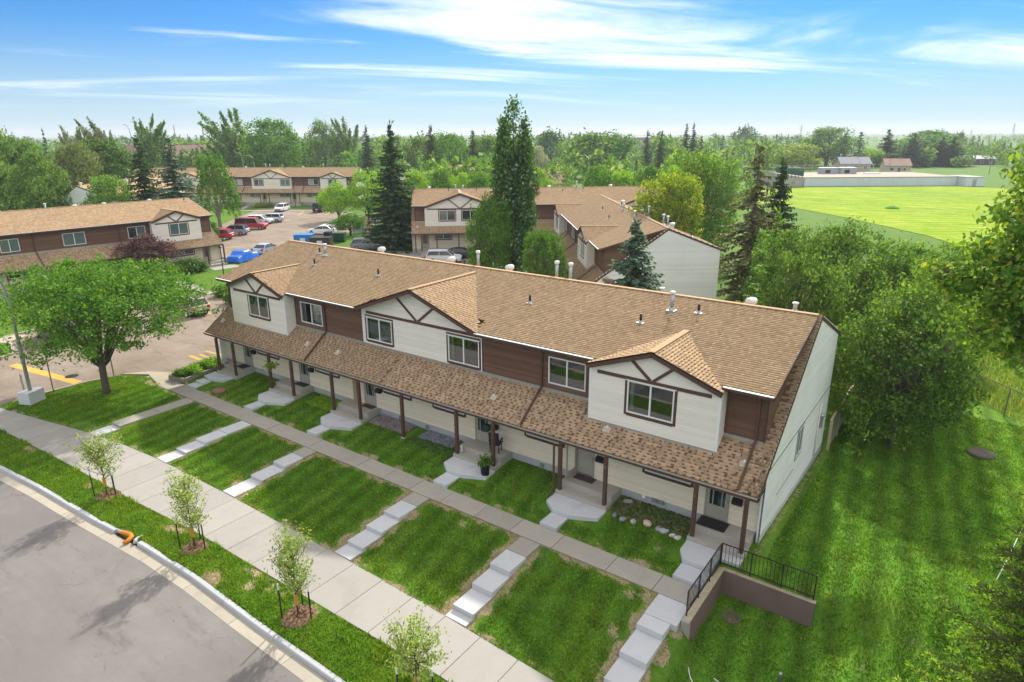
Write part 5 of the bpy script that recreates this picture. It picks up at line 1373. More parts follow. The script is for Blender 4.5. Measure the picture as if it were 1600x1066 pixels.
T(740, 203, 218, 52, 'spruce', L_SPRUCE, 'dark spruce leaning against the columnar poplar from the left', v=1)
T(757, 212, 232, 56, 'far', L_MID, 'hazy green tree hidden partly behind the columnar poplar', v=2)
T(860, 203, 300, 48, 'far', L_DARK, 'dark hazy tree top right of the columnar poplar', v=0)
T(860, 205, 260, 34, 'farspruce', L_BLUE, 'hazy blue spruce right of the columnar poplar', v=0)
T(842, 227, 235, 30, 'far', L_SILVER, 'small silver leaved tree right of the columnar poplar', v=1)
T(915, 207, 240, 84, 'far', L_MID, 'broad hazy green tree behind the row of bright trees', v=2)
T(955, 208, 255, 70, 'far', L_ELM, 'spreading hazy tree right of the broad hazy one', v=0)
T(945, 226, 200, 26, 'farspruce', L_SPRUCE, 'short dark spruce near the street lamp behind the bright row', v=1)
T(1008, 204, 240, 36, 'spruce', L_BLUE, 'distant blue spruce, left one of two above the golden dome tree', v=2)
T(1030, 204, 236, 34, 'spruce', L_SPRUCE, 'distant dark spruce, right one of two above the golden dome tree', v=0)
T(1068, 192, 262, 30, 'spruce', L_SPRUCE, 'tallest distant spruce with a double, left of its twin', v=1)
T(1079, 192, 264, 28, 'spruce', L_SPRUCE, 'tallest distant spruce with a double, right of its twin', v=2)
T(1092, 212, 255, 24, 'farspruce', L_SPRUCE, 'shorter spruce touching the tall twin spruces', v=0)
T(1125, 212, 270, 32, 'farspruce', L_BLUE, 'hazy spruce above the big dark round tree', v=1)
T(1162, 197, 460, 40, 'far', L_DARK, 'far hazy dome shaped tree above the skyline', v=1)
T(1228, 224, 300, 98, 'dome', L_GOLD, 'wide yellow green tree behind the green roofed ramp', v=0)
T(1290, 195, 320, 92, 'oval', L_MID, 'tall broadleaf tree behind the left end of the white building', v=2)
T(1262, 235, 330, 40, 'far', L_MID, 'rounded mid green tree beside the tall one behind the white building', v=2)
T(1315, 207, 300, 30, 'farspruce', L_SPRUCE, 'thin dark spruce right of the tall tree behind the white building', v=2)
T(1338, 206, 300, 44, 'farspruce', L_BLUE, 'bluish spruce behind the rooftop units', v=0)
T(1355, 234, 310, 46, 'far', L_LIME, 'low bright green tree directly above the rooftop units', v=0)
T(1381, 202, 315, 56, 'spruce', L_SPRUCE, 'tall pointed spruce right of the rooftop units', v=0)
T(1422, 207, 312, 62, 'spruce', L_BLUE, 'broad blue spruce behind the middle of the white building', v=1)
T(1450, 203, 350, 118, 'dome', L_ELM, 'wide bright tree behind the spruces at the white building', v=1)
T(1440, 222, 316, 44, 'spruce', L_OLDSPRUCE, 'pale thin spruce between two dark ones behind the white building', v=2)
T(1466, 213, 314, 52, 'spruce', L_SPRUCE, 'narrow spruce second from the right behind the white building', v=2)
T(1484, 214, 312, 60, 'spruce', L_SPRUCE, 'rightmost dark spruce behind the white building', v=0)
T(1496, 206, 520, 20, 'far', L_DARK, 'far hazy tree right of the white building', v=0)
T(1515, 212, 430, 26, 'farspruce', L_SPRUCE, 'hazy dark spruce clump beyond the white building end', v=1)
T(1524, 212, 432, 20, 'farspruce', L_SPRUCE, 'hazy spruce beside the dark clump beyond the white building end', v=2)
T(1520, 228, 400, 50, 'far', L_DARK, 'dark rounded tree beyond the second white building', v=1)
# --- middle distance
T(620, 192, 96, 102, 'fine', L_SPRUCE, 'tall dark spruce on the lawn beside the garbage shed', v=0, z=-.4)
T(530, 284, 126, 62, 'round', L_LIME, 'bright yellow green tree beside the dark van', v=2)
T(577, 266, 131, 84, 'oval', L_LIME, 'bright green tree left of the tall dark spruce', v=0)
T(548, 333, 108, 58, 'round', L_ELM, 'bushy green tree behind the bins', v=0)
T(413, 316, 151, 28, 'shrub', L_GOLD, 'golden rounded bush in front of the far townhouse row', cat='shrub', v=0)
T(424, 280, 166, 42, 'oval', L_PURPLE, 'purple leaved tree in front of the far row, left one', v=1)
T(509, 284, 160, 30, 'oval', L_PURPLE, 'purple leaved tree in front of the far row, by the dark van', v=2)
T(472, 287, 166, 20, 'oval', L_DARK, 'small neat green tree on the lawn of the far row', v=0)
T(833, 283, 96, 34, 'oval', L_PURPLE, 'purple leaved tree right of the columnar poplar', v=0)
T(756, 318, 83, 26, 'oval', L_PURPLE, 'purple leaved branch tree at the edge of the white double gable', v=1)
T(803, 150, 74, 58, 'column', L_POPLAR, 'very tall columnar poplar rising above the middle of the scene', v=0, rz=.6)
T(766, 300, 71, 74, 'near', L_ELM, 'leafy light green tree on the left foot of the columnar poplar', v=0)
T(850, 352, 62, 72, 'near', L_ELM, 'leafy light green tree on the right foot of the columnar poplar', v=1)
T(1035, 262, 72, 112, 'near', L_GOLD, 'golden green dome shaped tree behind the rear townhouse ridge', v=1)
T(1087, 235, 87, 118, 'near', L_MID, 'big rounded green tree right of the golden one', v=2)
T(1162, 224, 62, 150, 'sparse', L_OLDSPRUCE, 'tall shaggy spruce with brownish boughs at the field edge', v=0)
T(1200, 247, 66, 100, 'fine', L_SPRUCE, 'dark spruce with bare gaps right of the shaggy one', v=1)
T(983, 340, 46.5, 168, 'fine', L_BLUE, 'compact blue spruce in front of the white gable wall', v=2)
T(1184, 330, 43, 125, 'larch', L_LARCH, 'light green larch beside the white gable wall', v=0)
HED = 'bright green trees in a row behind the townhouses'
for k, (px, top, w, wpx) in enumerate(((652, 262, 132, 54), (690, 264, 131, 56), (722, 268, 130, 46), (752, 266, 129, 50), (838, 262, 128, 60), (935, 257, 128, 60), (972, 262, 127, 56), (1010, 258, 126, 60), (1048, 256, 126, 60), (1120, 258, 130, 60))):
    T(px, top, w, wpx, 'dome', L_LIME if k % 2 == 0 else L_ELM, '%s bright green tree from the left in the row behind the rear townhouses' % ['first', 'second', 'third', 'fourth', 'fifth', 'sixth', 'seventh', 'eighth', 'ninth', 'last'][k], group=HED, v=k % 3)
T(237, 366, 77, 96, 'round', L_PURPLE, 'dark purple leaved tree before the left townhouse porch', v=2)
T(70, 396, 74, 60, 'round', L_LIME, 'lime green shrubby tree before the left row, behind the street elm', v=0)
T(168, 400, 78, 30, 'oval', L_LIME, 'slim lime tree before the left row, behind the street elm', v=1)
T(338, 345, 99, 15, 'oval', L_DARK, 'clipped dark green cedar at the end of the left row', name='cedar_shrub', cat='shrub', v=2)
# --- the wood edge right of the row
T(1290, 340, 50, 150, 'near', L_MID, 'dense green tree at the back of the right hand thicket', v=0)
T(1235, 385, 41, 130, 'near', L_MID, 'dense green tree behind the roof end, lowest of the thicket on the left', v=1)
T(1210, 352, 52, 110, 'near', L_MID, 'green tree filling the gap beside the light green larch', v=2)
T(1385, 372, 44, 180, 'near', L_MID, 'broad loose tree at the centre of the right hand thicket', v=2)
T(1392, 436, 35, 195, 'near', L_MID, 'large full green tree touching the end wall', v=0, z=-.45)
T(1405, 430, 39, 150, 'near', L_MID, 'leafy green tree right of the largest one, near the wire fence', v=1)
T(1452, 396, 50, 90, 'near', L_OLIVE, 'thin yellowish tree standing by the wire fence', v=0)
T(1590, 500, 50, 90, 'round', L_OLIVE, 'open yellowish bush beyond the wire fence', cat='shrub', name='shrub', v=0)
# ------------------------------------------------------------------ individual near trees
def elm(label):
    p = np.array([-38.9, -5.86, gz(-38.9, -5.86)]); t = thing('elm_tree', label, 'tree', tuple(p))
    r = np.random.default_rng(77); H = 9.6
    tips = []
    for k in range(34):
        a = k * 2.4 + r.uniform(-.3, .3); rr = 5.35 * math.sqrt((k + .5) / 34); z = 4.1 + 3.4 * (1 - (rr / 6.9) ** 2.0) * r.uniform(.72, 1.05)
        tips.append((math.cos(a) * rr - .5, math.sin(a) * rr + .8, z))
    mb = MB(); mb.tube([(0, 0, -.2), (.02, 0, .3), (.0, .02, 1.4), (.05, .05, 2.3)], [.30, .23, .20, .21], 12)
    for k, q in enumerate(tips[:26]):
        q = np.array(q); a1 = np.array([q[0] * .10, q[1] * .10, 2.0 + .5 * r.uniform()]); a2 = np.array([q[0] * .42, q[1] * .42, 2.6 + (q[2] - 2.6) * .55]); a3 = q + np.array([0, 0, -.1])
        mb.tube([(.02, .02, 1.7), a1, a2, a3], [.085, .075, .05, .01], 6, False)
        for j in range(3):
            s = r.uniform(.35, .8); b0 = a2 + (a3 - a2) * s if s > .5 else a1 + (a2 - a1) * (s + .3); e = b0 + np.array([r.normal() * .9, r.normal() * .9, r.uniform(.1, .9)])
            mb.tube([b0, (b0 + e) / 2 + np.array([0, 0, .12]), e], [.035, .022, .006], 4, False)
    mb.build('trunk', M_BARK, t, True)
    C, D, RC = [], [], []
    for q in tips:
        q = np.array(q)
        m_ = 18
        off = r.normal(size=(m_, 3)) * np.array([.85, .85, .62])
        cc = q + off
        C.append(cc); D.append(unit(np.stack([cc[:, 0] * .12, cc[:, 1] * .12, np.ones(m_)], 1)))
    # drooping lower skirt
    a = r.uniform(0, 6.283, 90); rr = r.uniform(1.6, 5.4, 90)
    cc = np.stack([np.cos(a) * rr, np.sin(a) * rr, 3.3 + r.uniform(-.2, .9, 90) + .10 * rr], 1); C.append(cc); D.append(unit(np.stack([np.cos(a), np.sin(a), .2 + 0 * a], 1)))
    C, D = np.concatenate(C), np.concatenate(D)
    k_ = np.hypot(C[:, 0] + 2.4, C[:, 1] + 3.3) > 2.0; C, D = C[k_], D[k_]
    q = clumpy(C, D, 60, r.uniform(.35, .8, len(C)), .125, r, .62)
    # upright young shoots on the top
    a = r.uniform(0, 6.283, 140); rr = 5.4 * np.sqrt(r.uniform(0, 1, 140)); z0 = 4.7 + 2.9 * (1 - (rr / 6.9) ** 2)
    S0 = np.stack([np.cos(a) * rr, np.sin(a) * rr, z0], 1); k = np.repeat(np.arange(140), 14); tt = r.uniform(0, 1, len(k)); dv = unit(np.stack([np.cos(a) * .5, np.sin(a) * .5, np.ones(140)], 1))
    q2 = leaf_quads(S0[k] + dv[k] * (tt * 1.1)[:, None] + r.normal(size=(len(k), 3)) * .07, .15, r, dv[k])
    link('crown', np_mesh('crown', np.concatenate([q, q2]).reshape(-1, 3), 4, L_ELM), t)
    return t
elm('spreading green elm with dark trunk on the corner lawn')

def maple(label):
    p = place(1590, 23.5, -.4); t = thing('maple_tree', label, 'tree', tuple(p))
    r = np.random.default_rng(5)
    base = np.array([0, 0, 0.0])
    Rv, Fv = np.array([_Rt[0], _Rt[1], 0]), np.array([-math.sin(YAW), math.cos(YAW), 0])
    mb = MB(); mb.tube([(0, 0, -.2), (0, 0, 3), (.1, 0, 8), (.1, .1, 13.5)], [.30, .26, .17, .03], 10)
    C, D = [], []
    def bough(z0, out, fwd, z1, n, spread, rad=.08):
        e = Rv * out + Fv * fwd + np.array([0, 0, z1]); s = np.array([0, 0, z0]); m1 = s + (e - s) * .5 + np.array([0, 0, .35])
        mb.tube([s, m1, e], [rad, rad * .6, rad * .12], 6, False)
        for j in range(n):
            tt = r.uniform(.25, 1.02) ** .8; b0 = s + (e - s) * tt + np.array([0, 0, .35 * (1 - (2 * tt - 1) ** 2)])
            q = b0 + r.normal(size=3) * np.array([spread, spread, spread * .7])
            if r.uniform() < .6: mb.tube([b0, (b0 + q) / 2 + np.array([0, 0, .08]), q], [.022, .014, .005], 4, False)
            C.append(q); D.append(unit((q - np.array([0, 0, q[2] - 1]))[None])[0])
    bough(9.6, -4.5, .4, 11.7, 64, .5, .10)      # the long bare bough that reaches into the picture
    bough(9.0, -3.6, .2, 9.7, 44, .5)
    bough(9.2, -2.4, -.3, 10.6, 60, .6)
    for z0, o_, f_, z1, n_ in ((11.2, -2.5, .3, 12.8, 62), (11.6, -2.4, -.4, 13.7, 62), (12.0, -2.0, .2, 14.6, 62), (12.3, -1.4, -.2, 15.4, 56), (10.6, -2.9, .5, 12.0, 62), (11.0, -1.6, .9, 13.2, 56), (11.0, -1.4, -1.0, 13.0, 56), (10.0, -1.5, .2, 11.0, 60), (12.0, -.8, 0, 14.6, 56), (10.2, -1.0, -.6, 11.8, 56)):
        bough(z0, o_, f_, z1, n_, .62)
    for z0, o_, f_, z1, n_ in ((12.0, 1.8, .5, 14.5, 50), (10.0, 2.6, -.5, 12, 60), (8.6, 2.6, .8, 9.8, 60), (9.4, .3, 2.6, 11.5, 50), (9.4, .3, -2.6, 11.5, 50), (12.4, .3, 0, 15.6, 50)):
        bough(z0, o_, f_, z1, n_, .85)
    C, D = np.array(C), np.array(D)
    mb.build('trunk', M_BARK, t, True)
    q = clumpy(C, D, 34, r.uniform(.3, .55, len(C)), .14, r, .8)
    link('crown', np_mesh('crown', q.reshape(-1, 3), 4, L_MAPLE), t)
    return t
maple('large leaved maple reaching in from the right edge with a bare bough')

L_TIPS = leafmat('new_spruce_growth', [(0, (.08, .17, .02)), (.6, (.125, .24, .022)), (1, (.20, .31, .03))], .5, gain=2.1)
def near_spruce(label):
    p = place(1632, 17.5, -1.2); h = height_for(p, 560); t = thing('spruce_tree', label, 'tree', tuple(p), 1.1)
    r = np.random.default_rng(31); mb = MB().tube([(0, 0, -.2), (0, 0, h * .3), (0, 0, h * .97)], [.16, .11, .02], 8)
    N0, N1, TP = [], [], []
    up = np.array([0, 0, 1.0])
    for w in range(24):
        tt = w / 23; z = h * (.03 + .94 * tt); L0 = 3.9 * (1 - tt) ** .72 + .12; nb = max(5, int(13 * (1 - .45 * tt)))
        for k in range(nb):
            a = 2 * math.pi * (k + r.uniform(-.35, .35)) / nb + w * 1.3; d = np.array([math.cos(a), math.sin(a), 0]); sd = np.array([-d[1], d[0], 0]); ln = L0 * r.uniform(.75, 1.12)
            sp = lambda s: d * ln * s + up * (z - .26 * ln * s + .17 * ln * s ** 2.6)
            mb.tube([sp(0), sp(.5), sp(1)], [.03, .018, .005], 4, False)
            for s in np.arange(.12, 1.0, .12 / max(ln, .3)):
                for sg in (-1, 1):
                    tl = (.16 + .62 * (1 - s) ** .8 * min(1, ln / 2.2)) * r.uniform(.7, 1.15); b0 = sp(s); dv = d * .75 + sd * sg * r.uniform(.6, 1.0) + up * r.uniform(-.25, .12); dv /= np.linalg.norm(dv)
                    m_ = max(3, int(tl / .024)); f = (np.arange(m_) + r.uniform(0, 1, m_)) / m_
                    base = b0 + dv * (f * tl)[:, None] - up * (.10 * tl * f ** 2)[:, None]
                    nd = dv * .8 + r.normal(size=(m_, 3)) * .55 + up * .12; nd = unit(nd)
                    N0.append(base); N1.append(base + nd * (.125 * r.uniform(.7, 1.25, m_))[:, None]); TP.append(((f > .72) | (s > .9)) & (r.uniform(0, 1, m_) < .75))
            m_ = 10; base = np.tile(sp(1.0), (m_, 1)) - d * (.12 * r.uniform(0, 1, m_))[:, None]; N0.append(base); N1.append(base + unit(d + r.normal(size=(m_, 3)) * .5) * .14); TP.append(np.ones(m_, bool))
    N0, N1 = np.concatenate(N0), np.concatenate(N1); wv = unit(np.cross(N1 - N0, r.normal(size=N0.shape))) * .024
    md = (N0 + N1) / 2
    link('crown', np_mesh('crown', np.stack([N0, md - wv, N1, md + wv], 1).reshape(-1, 3), 4, [L_NEARSP, L_TIPS], np.concatenate(TP) * 1), t)
    mb.build('trunk', M_BARK, t, True)
    return t, p, h
nsp, nsp_p, nsp_h = near_spruce('light green young spruce filling the lower right corner')
cord = MB()
pts = [at(1597, 826, .9), at(1575, 872, .35), at(1556, 908, .0), at(1534, 952, -.3), at(1508, 1012, -.7)]
cord.tube([tuple(q) for q in pts], .014, 6)
tag(cord.build('light_cord', mat('white_cord', (.85, .85, .85), .5)), 'thin white cord trailing down through the corner spruce', 'cord')

def sapling(px, py, zz, top, wpx, label, short, seed, mulch=.52):
    q = at(px, py, zz); q = at(px, py, gz(q[0], q[1])); g = gz(q[0], q[1])
    p = np.array([q[0], q[1], g]); h = height_for(p, top); w = float((p - CAM) @ _F); wd = wpx * w / FPX / 2
    t = thing('young_tree', label, 'tree', tuple(p), 0, 'staked young trees along the boulevard')
    r = np.random.default_rng(seed); mb = MB(); mb.tube([(0, 0, -.1), (.02, 0, h * .4), (0, .02, h * .93)], [.035, .025, .006], 7)
    C, D = [], []
    for k in range(38):
        a = k * 2.4 + r.uniform(-.3, .3); z0 = h * r.uniform(.24, .7); rr = wd * r.uniform(.35, 1.0); z1 = min(h * .99, z0 + h * r.uniform(.16, .36))
        e = np.array([math.cos(a) * rr, math.sin(a) * rr, z1]); mb.tube([(0, 0, z0), (e[0] * .55, e[1] * .55, z0 + (z1 - z0) * .4), e], [.016, .010, .003], 4, False)
        for j in range(9):
            s = r.uniform(.3, 1.0); C.append(np.array([0, 0, z0]) + (e - np.array([0, 0, z0])) * s + r.normal(size=3) * .06); D.append((math.cos(a), math.sin(a), .6))
    for k in range(30): C.append(np.array([r.normal() * .1, r.normal() * .1, h * r.uniform(.7, 1.0)])); D.append((0, 0, 1))
    mb.build('trunk', M_BARK, t, True)
    qd = clumpy(np.array(C), np.array(D), 6, .17, .068, r, 1.2)
    link('crown', np_mesh('crown', qd.reshape(-1, 3), 4, L_SAPL), t)
    m_ = thing('mulch_bed', 'round bark mulch bed under the ' + short, 'mulch bed', (p[0], p[1], g), 0, 'mulch rings round the young trees')
    rim = MB().lathe([(mulch + .02, -.06), (mulch, .02), (mulch * .6, .06), (.02, .04)], (0, 0, 0), 22); rim.build('mulch_mound', M_MULCH, m_, True)
    n = 420; a = r.uniform(0, 6.283, n); rr = mulch * 1.05 * np.sqrt(r.uniform(0, 1, n)); cc = np.stack([np.cos(a) * rr, np.sin(a) * rr, .075 - .07 * (rr / mulch) ** 2 + r.uniform(0, .02, n)], 1)
    o = link('bark_chips', np_mesh('bark_chips', leaf_quads(cc, .06, r, None, 1.6, 1.5).reshape(-1, 3), 4, M_MULCH), m_); o['kind'] = 'stuff'
    for k, a in enumerate((3.95, 2.2, .3)):
        sx, sy = p[0] + math.cos(a) * .55, p[1] + math.sin(a) * .55
        s = thing('tree_stake', ['left white tipped stake of the ', 'rear white tipped stake of the ', 'right white tipped stake of the '][k] + short, 'stake', (sx, sy, gz(sx, sy)), 0, 'stakes round the young trees')
        MB().box(-.02, .02, -.02, .02, -.1, 1.2).build('stake_post', M_BLACKMET, s); MB().box(-.022, .022, -.022, .022, 1.2, 1.45).build('white_tip', M_WHITE, s)
    tie = MB().tube([(p[0] + .0, p[1], g + 1.0), (p[0] - .3, p[1] + .2, g + 1.05)], .02, 5).box(p[0] - .06, p[0] + .05, p[1] - .06, p[1] + .05, g + .5, g + .95)
    tag(tie.build('trunk_guard', mat('orange_strap', (.55, .30, .06), .7)), 'orange strap and guard on the trunk of the ' + short, 'tree strap', 'straps on the young trees')
    return t
sapling(168, 775, -.6, 674, 78, 'young street tree nearest the lamp post with three stakes', 'young tree nearest the lamp post', 1)
sapling(304, 855, -.75, 738, 68, 'young street tree beside the storm drain with three stakes', 'young tree by the storm drain', 2)
sapling(466, 963, -.85, 828, 76, 'young street tree third along the kerb with three stakes', 'third young tree along the kerb', 3, .6)
sapling(652, 1098, -1.0, 965, 110, 'young street tree cut by the bottom of the picture with dense foliage', 'young tree at the picture bottom', 4)

# ------------------------------------------------------------------ far woodland that reads as one mass
def woodland(name, label, n, w0, w1, px0, px1, hgt, leafm, seed, per=110, conifer=.3):
    r = np.random.default_rng(seed); out = []
    for k in range(n):
        w = math.exp(r.uniform(math.log(w0), math.log(w1))); px = r.uniform(px0, px1); p = place(px, w, -.6); h = hgt * r.uniform(.6, 1.25)
        if r.uniform() < conifer:
            t = r.uniform(0, 1, per) ** 1.3; a = r.uniform(0, 6.283, per); rad = h * .17 * (1 - t) * np.sqrt(r.uniform(.3, 1, per)); C = np.stack([p[0] + np.cos(a) * rad, p[1] + np.sin(a) * rad, p[2] + h * (.08 + .92 * t)], 1); sz = h * .075
        else:
            d = unit(r.normal(size=(per, 3))); rad = (.5 + .5 * r.uniform(0, 1, per)) ** .5; lum = 1 + .25 * np.sin(d[:, 0] * 5 + k) * np.cos(d[:, 1] * 4 + k)
            C = np.stack([p[0] + d[:, 0] * rad * lum * h * .42, p[1] + d[:, 1] * rad * lum * h * .42, p[2] + h * .54 + d[:, 2] * rad * lum * h * .44], 1); sz = h * .1
        out.append(leaf_quads(C, sz, r, None, 1.3, .5))
    tag(link(name, np_mesh(name, np.concatenate(out).reshape(-1, 3), 4, leafm)), label, None, None, 'stuff')
woodland('far_woodland', 'nearer belt of mixed trees beyond the townhouses', 210, 270, 480, -60, 1210, 12.5, L_MID, 1, 220, .25)
woodland('far_woodland', 'mixed green trees filling the ground behind the far townhouse row', 90, 222, 300, -60, 640, 11, L_ELM, 11, 260, .15)
woodland('far_woodland', 'green trees filling the ground behind the bright tree row', 60, 150, 260, 600, 1200, 9.5, L_MID, 12, 260, .2)
woodland('far_woodland', 'darker hazy trees along the horizon on the left', 300, 450, 1300, -80, 1250, 13.5, L_DARK, 2, 150, .35)
woodland('far_woodland', 'belt of green trees behind the white reservoir building', 80, 300, 400, 1190, 1640, 8.5, L_MID, 13, 240, .3)
woodland('far_woodland', 'hazy low trees beyond the playing field', 120, 420, 1100, 1150, 1680, 9.5, L_MID, 3, 130, .35)
woodland('far_woodland', 'faint distant trees on the plain', 320, 1100, 3600, 500, 1700, 10, L_DARK, 4, 60, .2)
# ------------------------------------------------------------------ retaining wall with railing, beside the right porch
RW = thing('retaining_wall', 'L shaped brown painted concrete retaining wall around a sunken grass corner', 'retaining wall', (-.8, -.62, -.25))
M_RW = mat('brown_painted_concrete', (.20, .135, .115), .8, .22, 1.2, grime=.45, bump=.2)
MB().box(-.13, .13, -3.45, -.12, -1.4, 0).build('wall_leg', M_RW, RW); MB().box(-.13, 3.35, -.119, .13, -1.4, 0).build('wall_leg', M_RW, RW)
MB().box(-.14, .14, -3.46, .14, .001, .02).box(.141, 3.36, -.13, .14, .001, .02).build('wall_cap', mat('lichen_concrete', (.42, .36, .24), .9, .35, 4, grime=.3), RW)
MB().box(-.14, .14, -3.62, -3.462, -1.1, .02).build('wall_end', M_CONC_OLD, RW)
RL = thing('iron_railing', 'thin black iron railing on top of the brown retaining wall', 'railing', (-.8, -.62, -.23))
def rail(p, q, n, big):
    p, q = Vector(p), Vector(q)
    for z in (.99, .14): MB().bar(p + Vector((0, 0, z)), q + Vector((0, 0, z)), .035, .03).build('rail', M_BLACKMET, RL)
    for k in range(n + 1):
        a = p + (q - p) * k / n
        if k % big == 0: MB().box(a.x - .02, a.x + .02, a.y - .02, a.y + .02, 0, .99).build('railing_post', M_BLACKMET, RL)
        else: MB().box(a.x - .008, a.x + .008, a.y - .008, a.y + .008, .14, .98).build('baluster', M_BLACKMET, RL)
rail((-.08, -3.3, 0), (-.08, .03, 0), 24, 8); rail((-.06, .05, 0), (3.25, .05, 0), 24, 8)
q = at(1142.5, 965, -1.27)
CB = thing('drain_grate', 'round iron drain grate in the grass below the retaining wall', 'drain', (q[0], q[1], gz(q[0], q[1]) + .01))
MB().tube([(.30 * math.cos(a), .30 * math.sin(a), .01) for a in np.linspace(0, 2 * math.pi, 25)], .035, 6, False).build('ring', mat('rusty_iron', (.16, .11, .09), .8, .3), CB)
for k in range(-3, 4):
    h_ = math.sqrt(.29 ** 2 - (k * .082) ** 2); MB().box(k * .082 - .022, k * .082 + .022, -h_, h_, -.02, .02).build('grate_bar', mat('rusty_iron'), CB)
MB().lathe([(.29, -.1), (.29, -.08), (.0, -.08)], (0, 0, .03), 20).build('pit', M_BLACK, CB)
q = at(1532, 712, -.5); MH = MB().lathe([(.62, -.15), (.62, .12), (.58, .14), (.02, .15)], (q[0], q[1], gz(q[0], q[1])), 22); tag(MH.build('manhole', mat('dark_manhole', (.11, .095, .075), .9, .2, 4), None, True), 'raised round concrete manhole in the right lawn', 'manhole')
q = at(1218, 1064, -1.2); g_ = gz(q[0], q[1]); SP_ = MB().lathe([(.05, -.05), (.05, .32), (.06, .34), (.06, .40), (.0, .41)], (q[0], q[1], g_), 10); tag(SP_.build('pipe_stub', M_METAL, None, True), 'short grey pipe stub with white cap in the lower lawn', 'pipe')
for k, pts in enumerate((((1076, 1040), (1078, 1052), (1084, 1066), (1094, 1078)), ((1116, 1056), (1124, 1062), (1134, 1072)))):
    P = [at(x, y, -1.15) for x, y in pts]; mb = MB().tube([(p[0], p[1], gz(p[0], p[1]) + .02) for p in P], .018, 5)
    tag(mb.build('hose', mat('white_cord', (.85, .85, .85)), None, True), ['white hose end curving over the lower lawn', 'shorter white hose piece on the lower lawn'][k], 'hose')

# ------------------------------------------------------------------ chain link fence
P0, P1 = at(1495, 617, -.5), at(1592, 665, -.5); dv = unit((P1 - P0)[None, :2])[0]; fa = math.atan2(dv[1], dv[0])
o_ = P0[:2] - dv * 16
CF = thing('wire_fence', 'chain link fence with thin posts along the rough grass on the right', 'fence', (o_[0], o_[1], -.48), fa)
for k in range(13):
    MB().tube([(k * 2.45, 0, -.2), (k * 2.45, 0, 1.85)], .035, 7).build('fence_post', mat('dull_steel', (.16, .15, .13), .6), CF)
MB().tube([(0, 0, 1.83), (29.4, 0, 1.83)], .022, 6).build('top_rail', mat('dull_steel'), CF)
wires = []
for k in range(0, 300):
    x = k * .1
    for s in (1, -1):
        x0, x1 = (x, x + 1.8) if s > 0 else (x + 1.8, x); 
        if max(x0, x1) > 29.4: continue
        wires.append([(x0, -.003, .03), (x0 + .007, -.003, .03), (x1 + .007, -.003, 1.82), (x1, -.003, 1.82)])
o = link('wire_mesh', np_mesh('wire_mesh', np.array(wires).reshape(-1, 3), 4, M_METAL), CF); o['kind'] = 'stuff'
# beige board fence behind the end wall
BF = thing('board_fence', 'beige vertical board fence behind the white end wall', 'fence', (.28, 12.5, -.5))
for k in range(44): MB().box(-.02, .02, k * .15, k * .15 + .14, 0, 1.72 + .012 * (k % 3)).build('board', mat('beige_boards', (.52, .44, .30), .8, .1, 2, objr=.1), BF)
for k in range(4): MB().box(.02, .12, k * 2.15, k * 2.15 + .1, -.2, 1.75).build('fence_post', mat('beige_boards'), BF)
MB().box(-.04, .08, -.02, 6.6, 1.74, 1.79).build('cap_rail', mat('beige_boards'), BF)
for px0, px1, py, lb in ((552, 582, 364, 'left of the garbage shed'), (624, 644, 366, 'between the tall spruce and the double gable row')):
    a, c = at(px0, py, -.45), at(px1, py + .3, -.45); dd = c - a; L_ = float(np.hypot(dd[0], dd[1])); t = thing('board_fence', 'pale blue grey board fence ' + lb, 'fence', tuple(a), math.atan2(dd[1], dd[0]))
    n = max(4, int(L_ / .3))
    for k in range(n): MB().box(L_ * k / n + .01, L_ * (k + 1) / n - .01, 0, .05, 0, 2.0).build('board', mat('blue_grey_boards', (.42, .47, .54), .8, .1, 2, objr=.08), t)
    MB().box(0, L_, .05, .12, 1.5, 1.62).build('fence_rail', mat('blue_grey_boards'), t)

# ------------------------------------------------------------------ concrete landings in front of the porches
M_PAD = M_CONC_NEW
for k, (p0, p1, d, _) in enumerate(DOORS[:5]):
    w = p1 - p0; sx = 1
    lb = ['by the retaining wall and black railing', 'below the porch with the open storm door', 'with the black plant pot standing on it', 'below the porch with the brown paper screen', 'below the porch with the hanging basket'][k]
    L_ = thing('concrete_landing', 'white concrete landing with clipped corners ' + lb, 'landing', (p0, 0, 0), 0, 'landings below the porches')
    if k == 0: MB().prism([(0, -.03), (.02, -.78), (.32, -1.28), (1.46, -1.3), (1.46, -.46), (w, -.44), (w, -.03)], -.2, -.005, 'z').build('landing_slab', M_PAD, L_); MB().box(.32, 1.44, -2.2, -1.31, -.4, -.17).build('walk_slab', M_PAD, L_); continue
    MB().prism([(0, -.03), (.02, -.78), (.62, -1.25), (1.4, -1.26), (w + .05, -.75), (w + .05, -.03)], -.2, -.005, 'z').build('landing_slab', M_PAD, L_)
    MB().box(.6, 1.42, -2.2, -1.27, -.4, -.15).build('walk_slab', M_PAD, L_)
L6 = thing('concrete_landing', 'white concrete landing steps at the far left porch beside the planter', 'landing', (-36.2, 0, 0), 0, 'landings below the porches')
MB().prism([(0.1, -.03), (0.2, -.9), (1.0, -1.05), (2.1, -.7), (2.2, -.03)], -.2, -.005, 'z').build('landing_slab', M_PAD, L6)
MB().box(.35, 1.25, -1.6, -1.06, -.4, -.12).build('walk_slab', M_PAD, L6); MB().box(.35, 1.25, -2.2, -1.61, -.4, -.22).build('walk_slab', M_PAD, L6)
q = at(343, 611, -.2); FT = MB().lathe([(.42, -.1), (.44, .12), (.42, .16), (.02, .17)], (q[0], q[1], gz(q[0], q[1])), 20); tag(FT.build('round_lid', mat('rust_brown_lid', (.26, .13, .09), .7, .2), None, True), 'round rust brown lid on the grass by the left porch steps', 'lid')

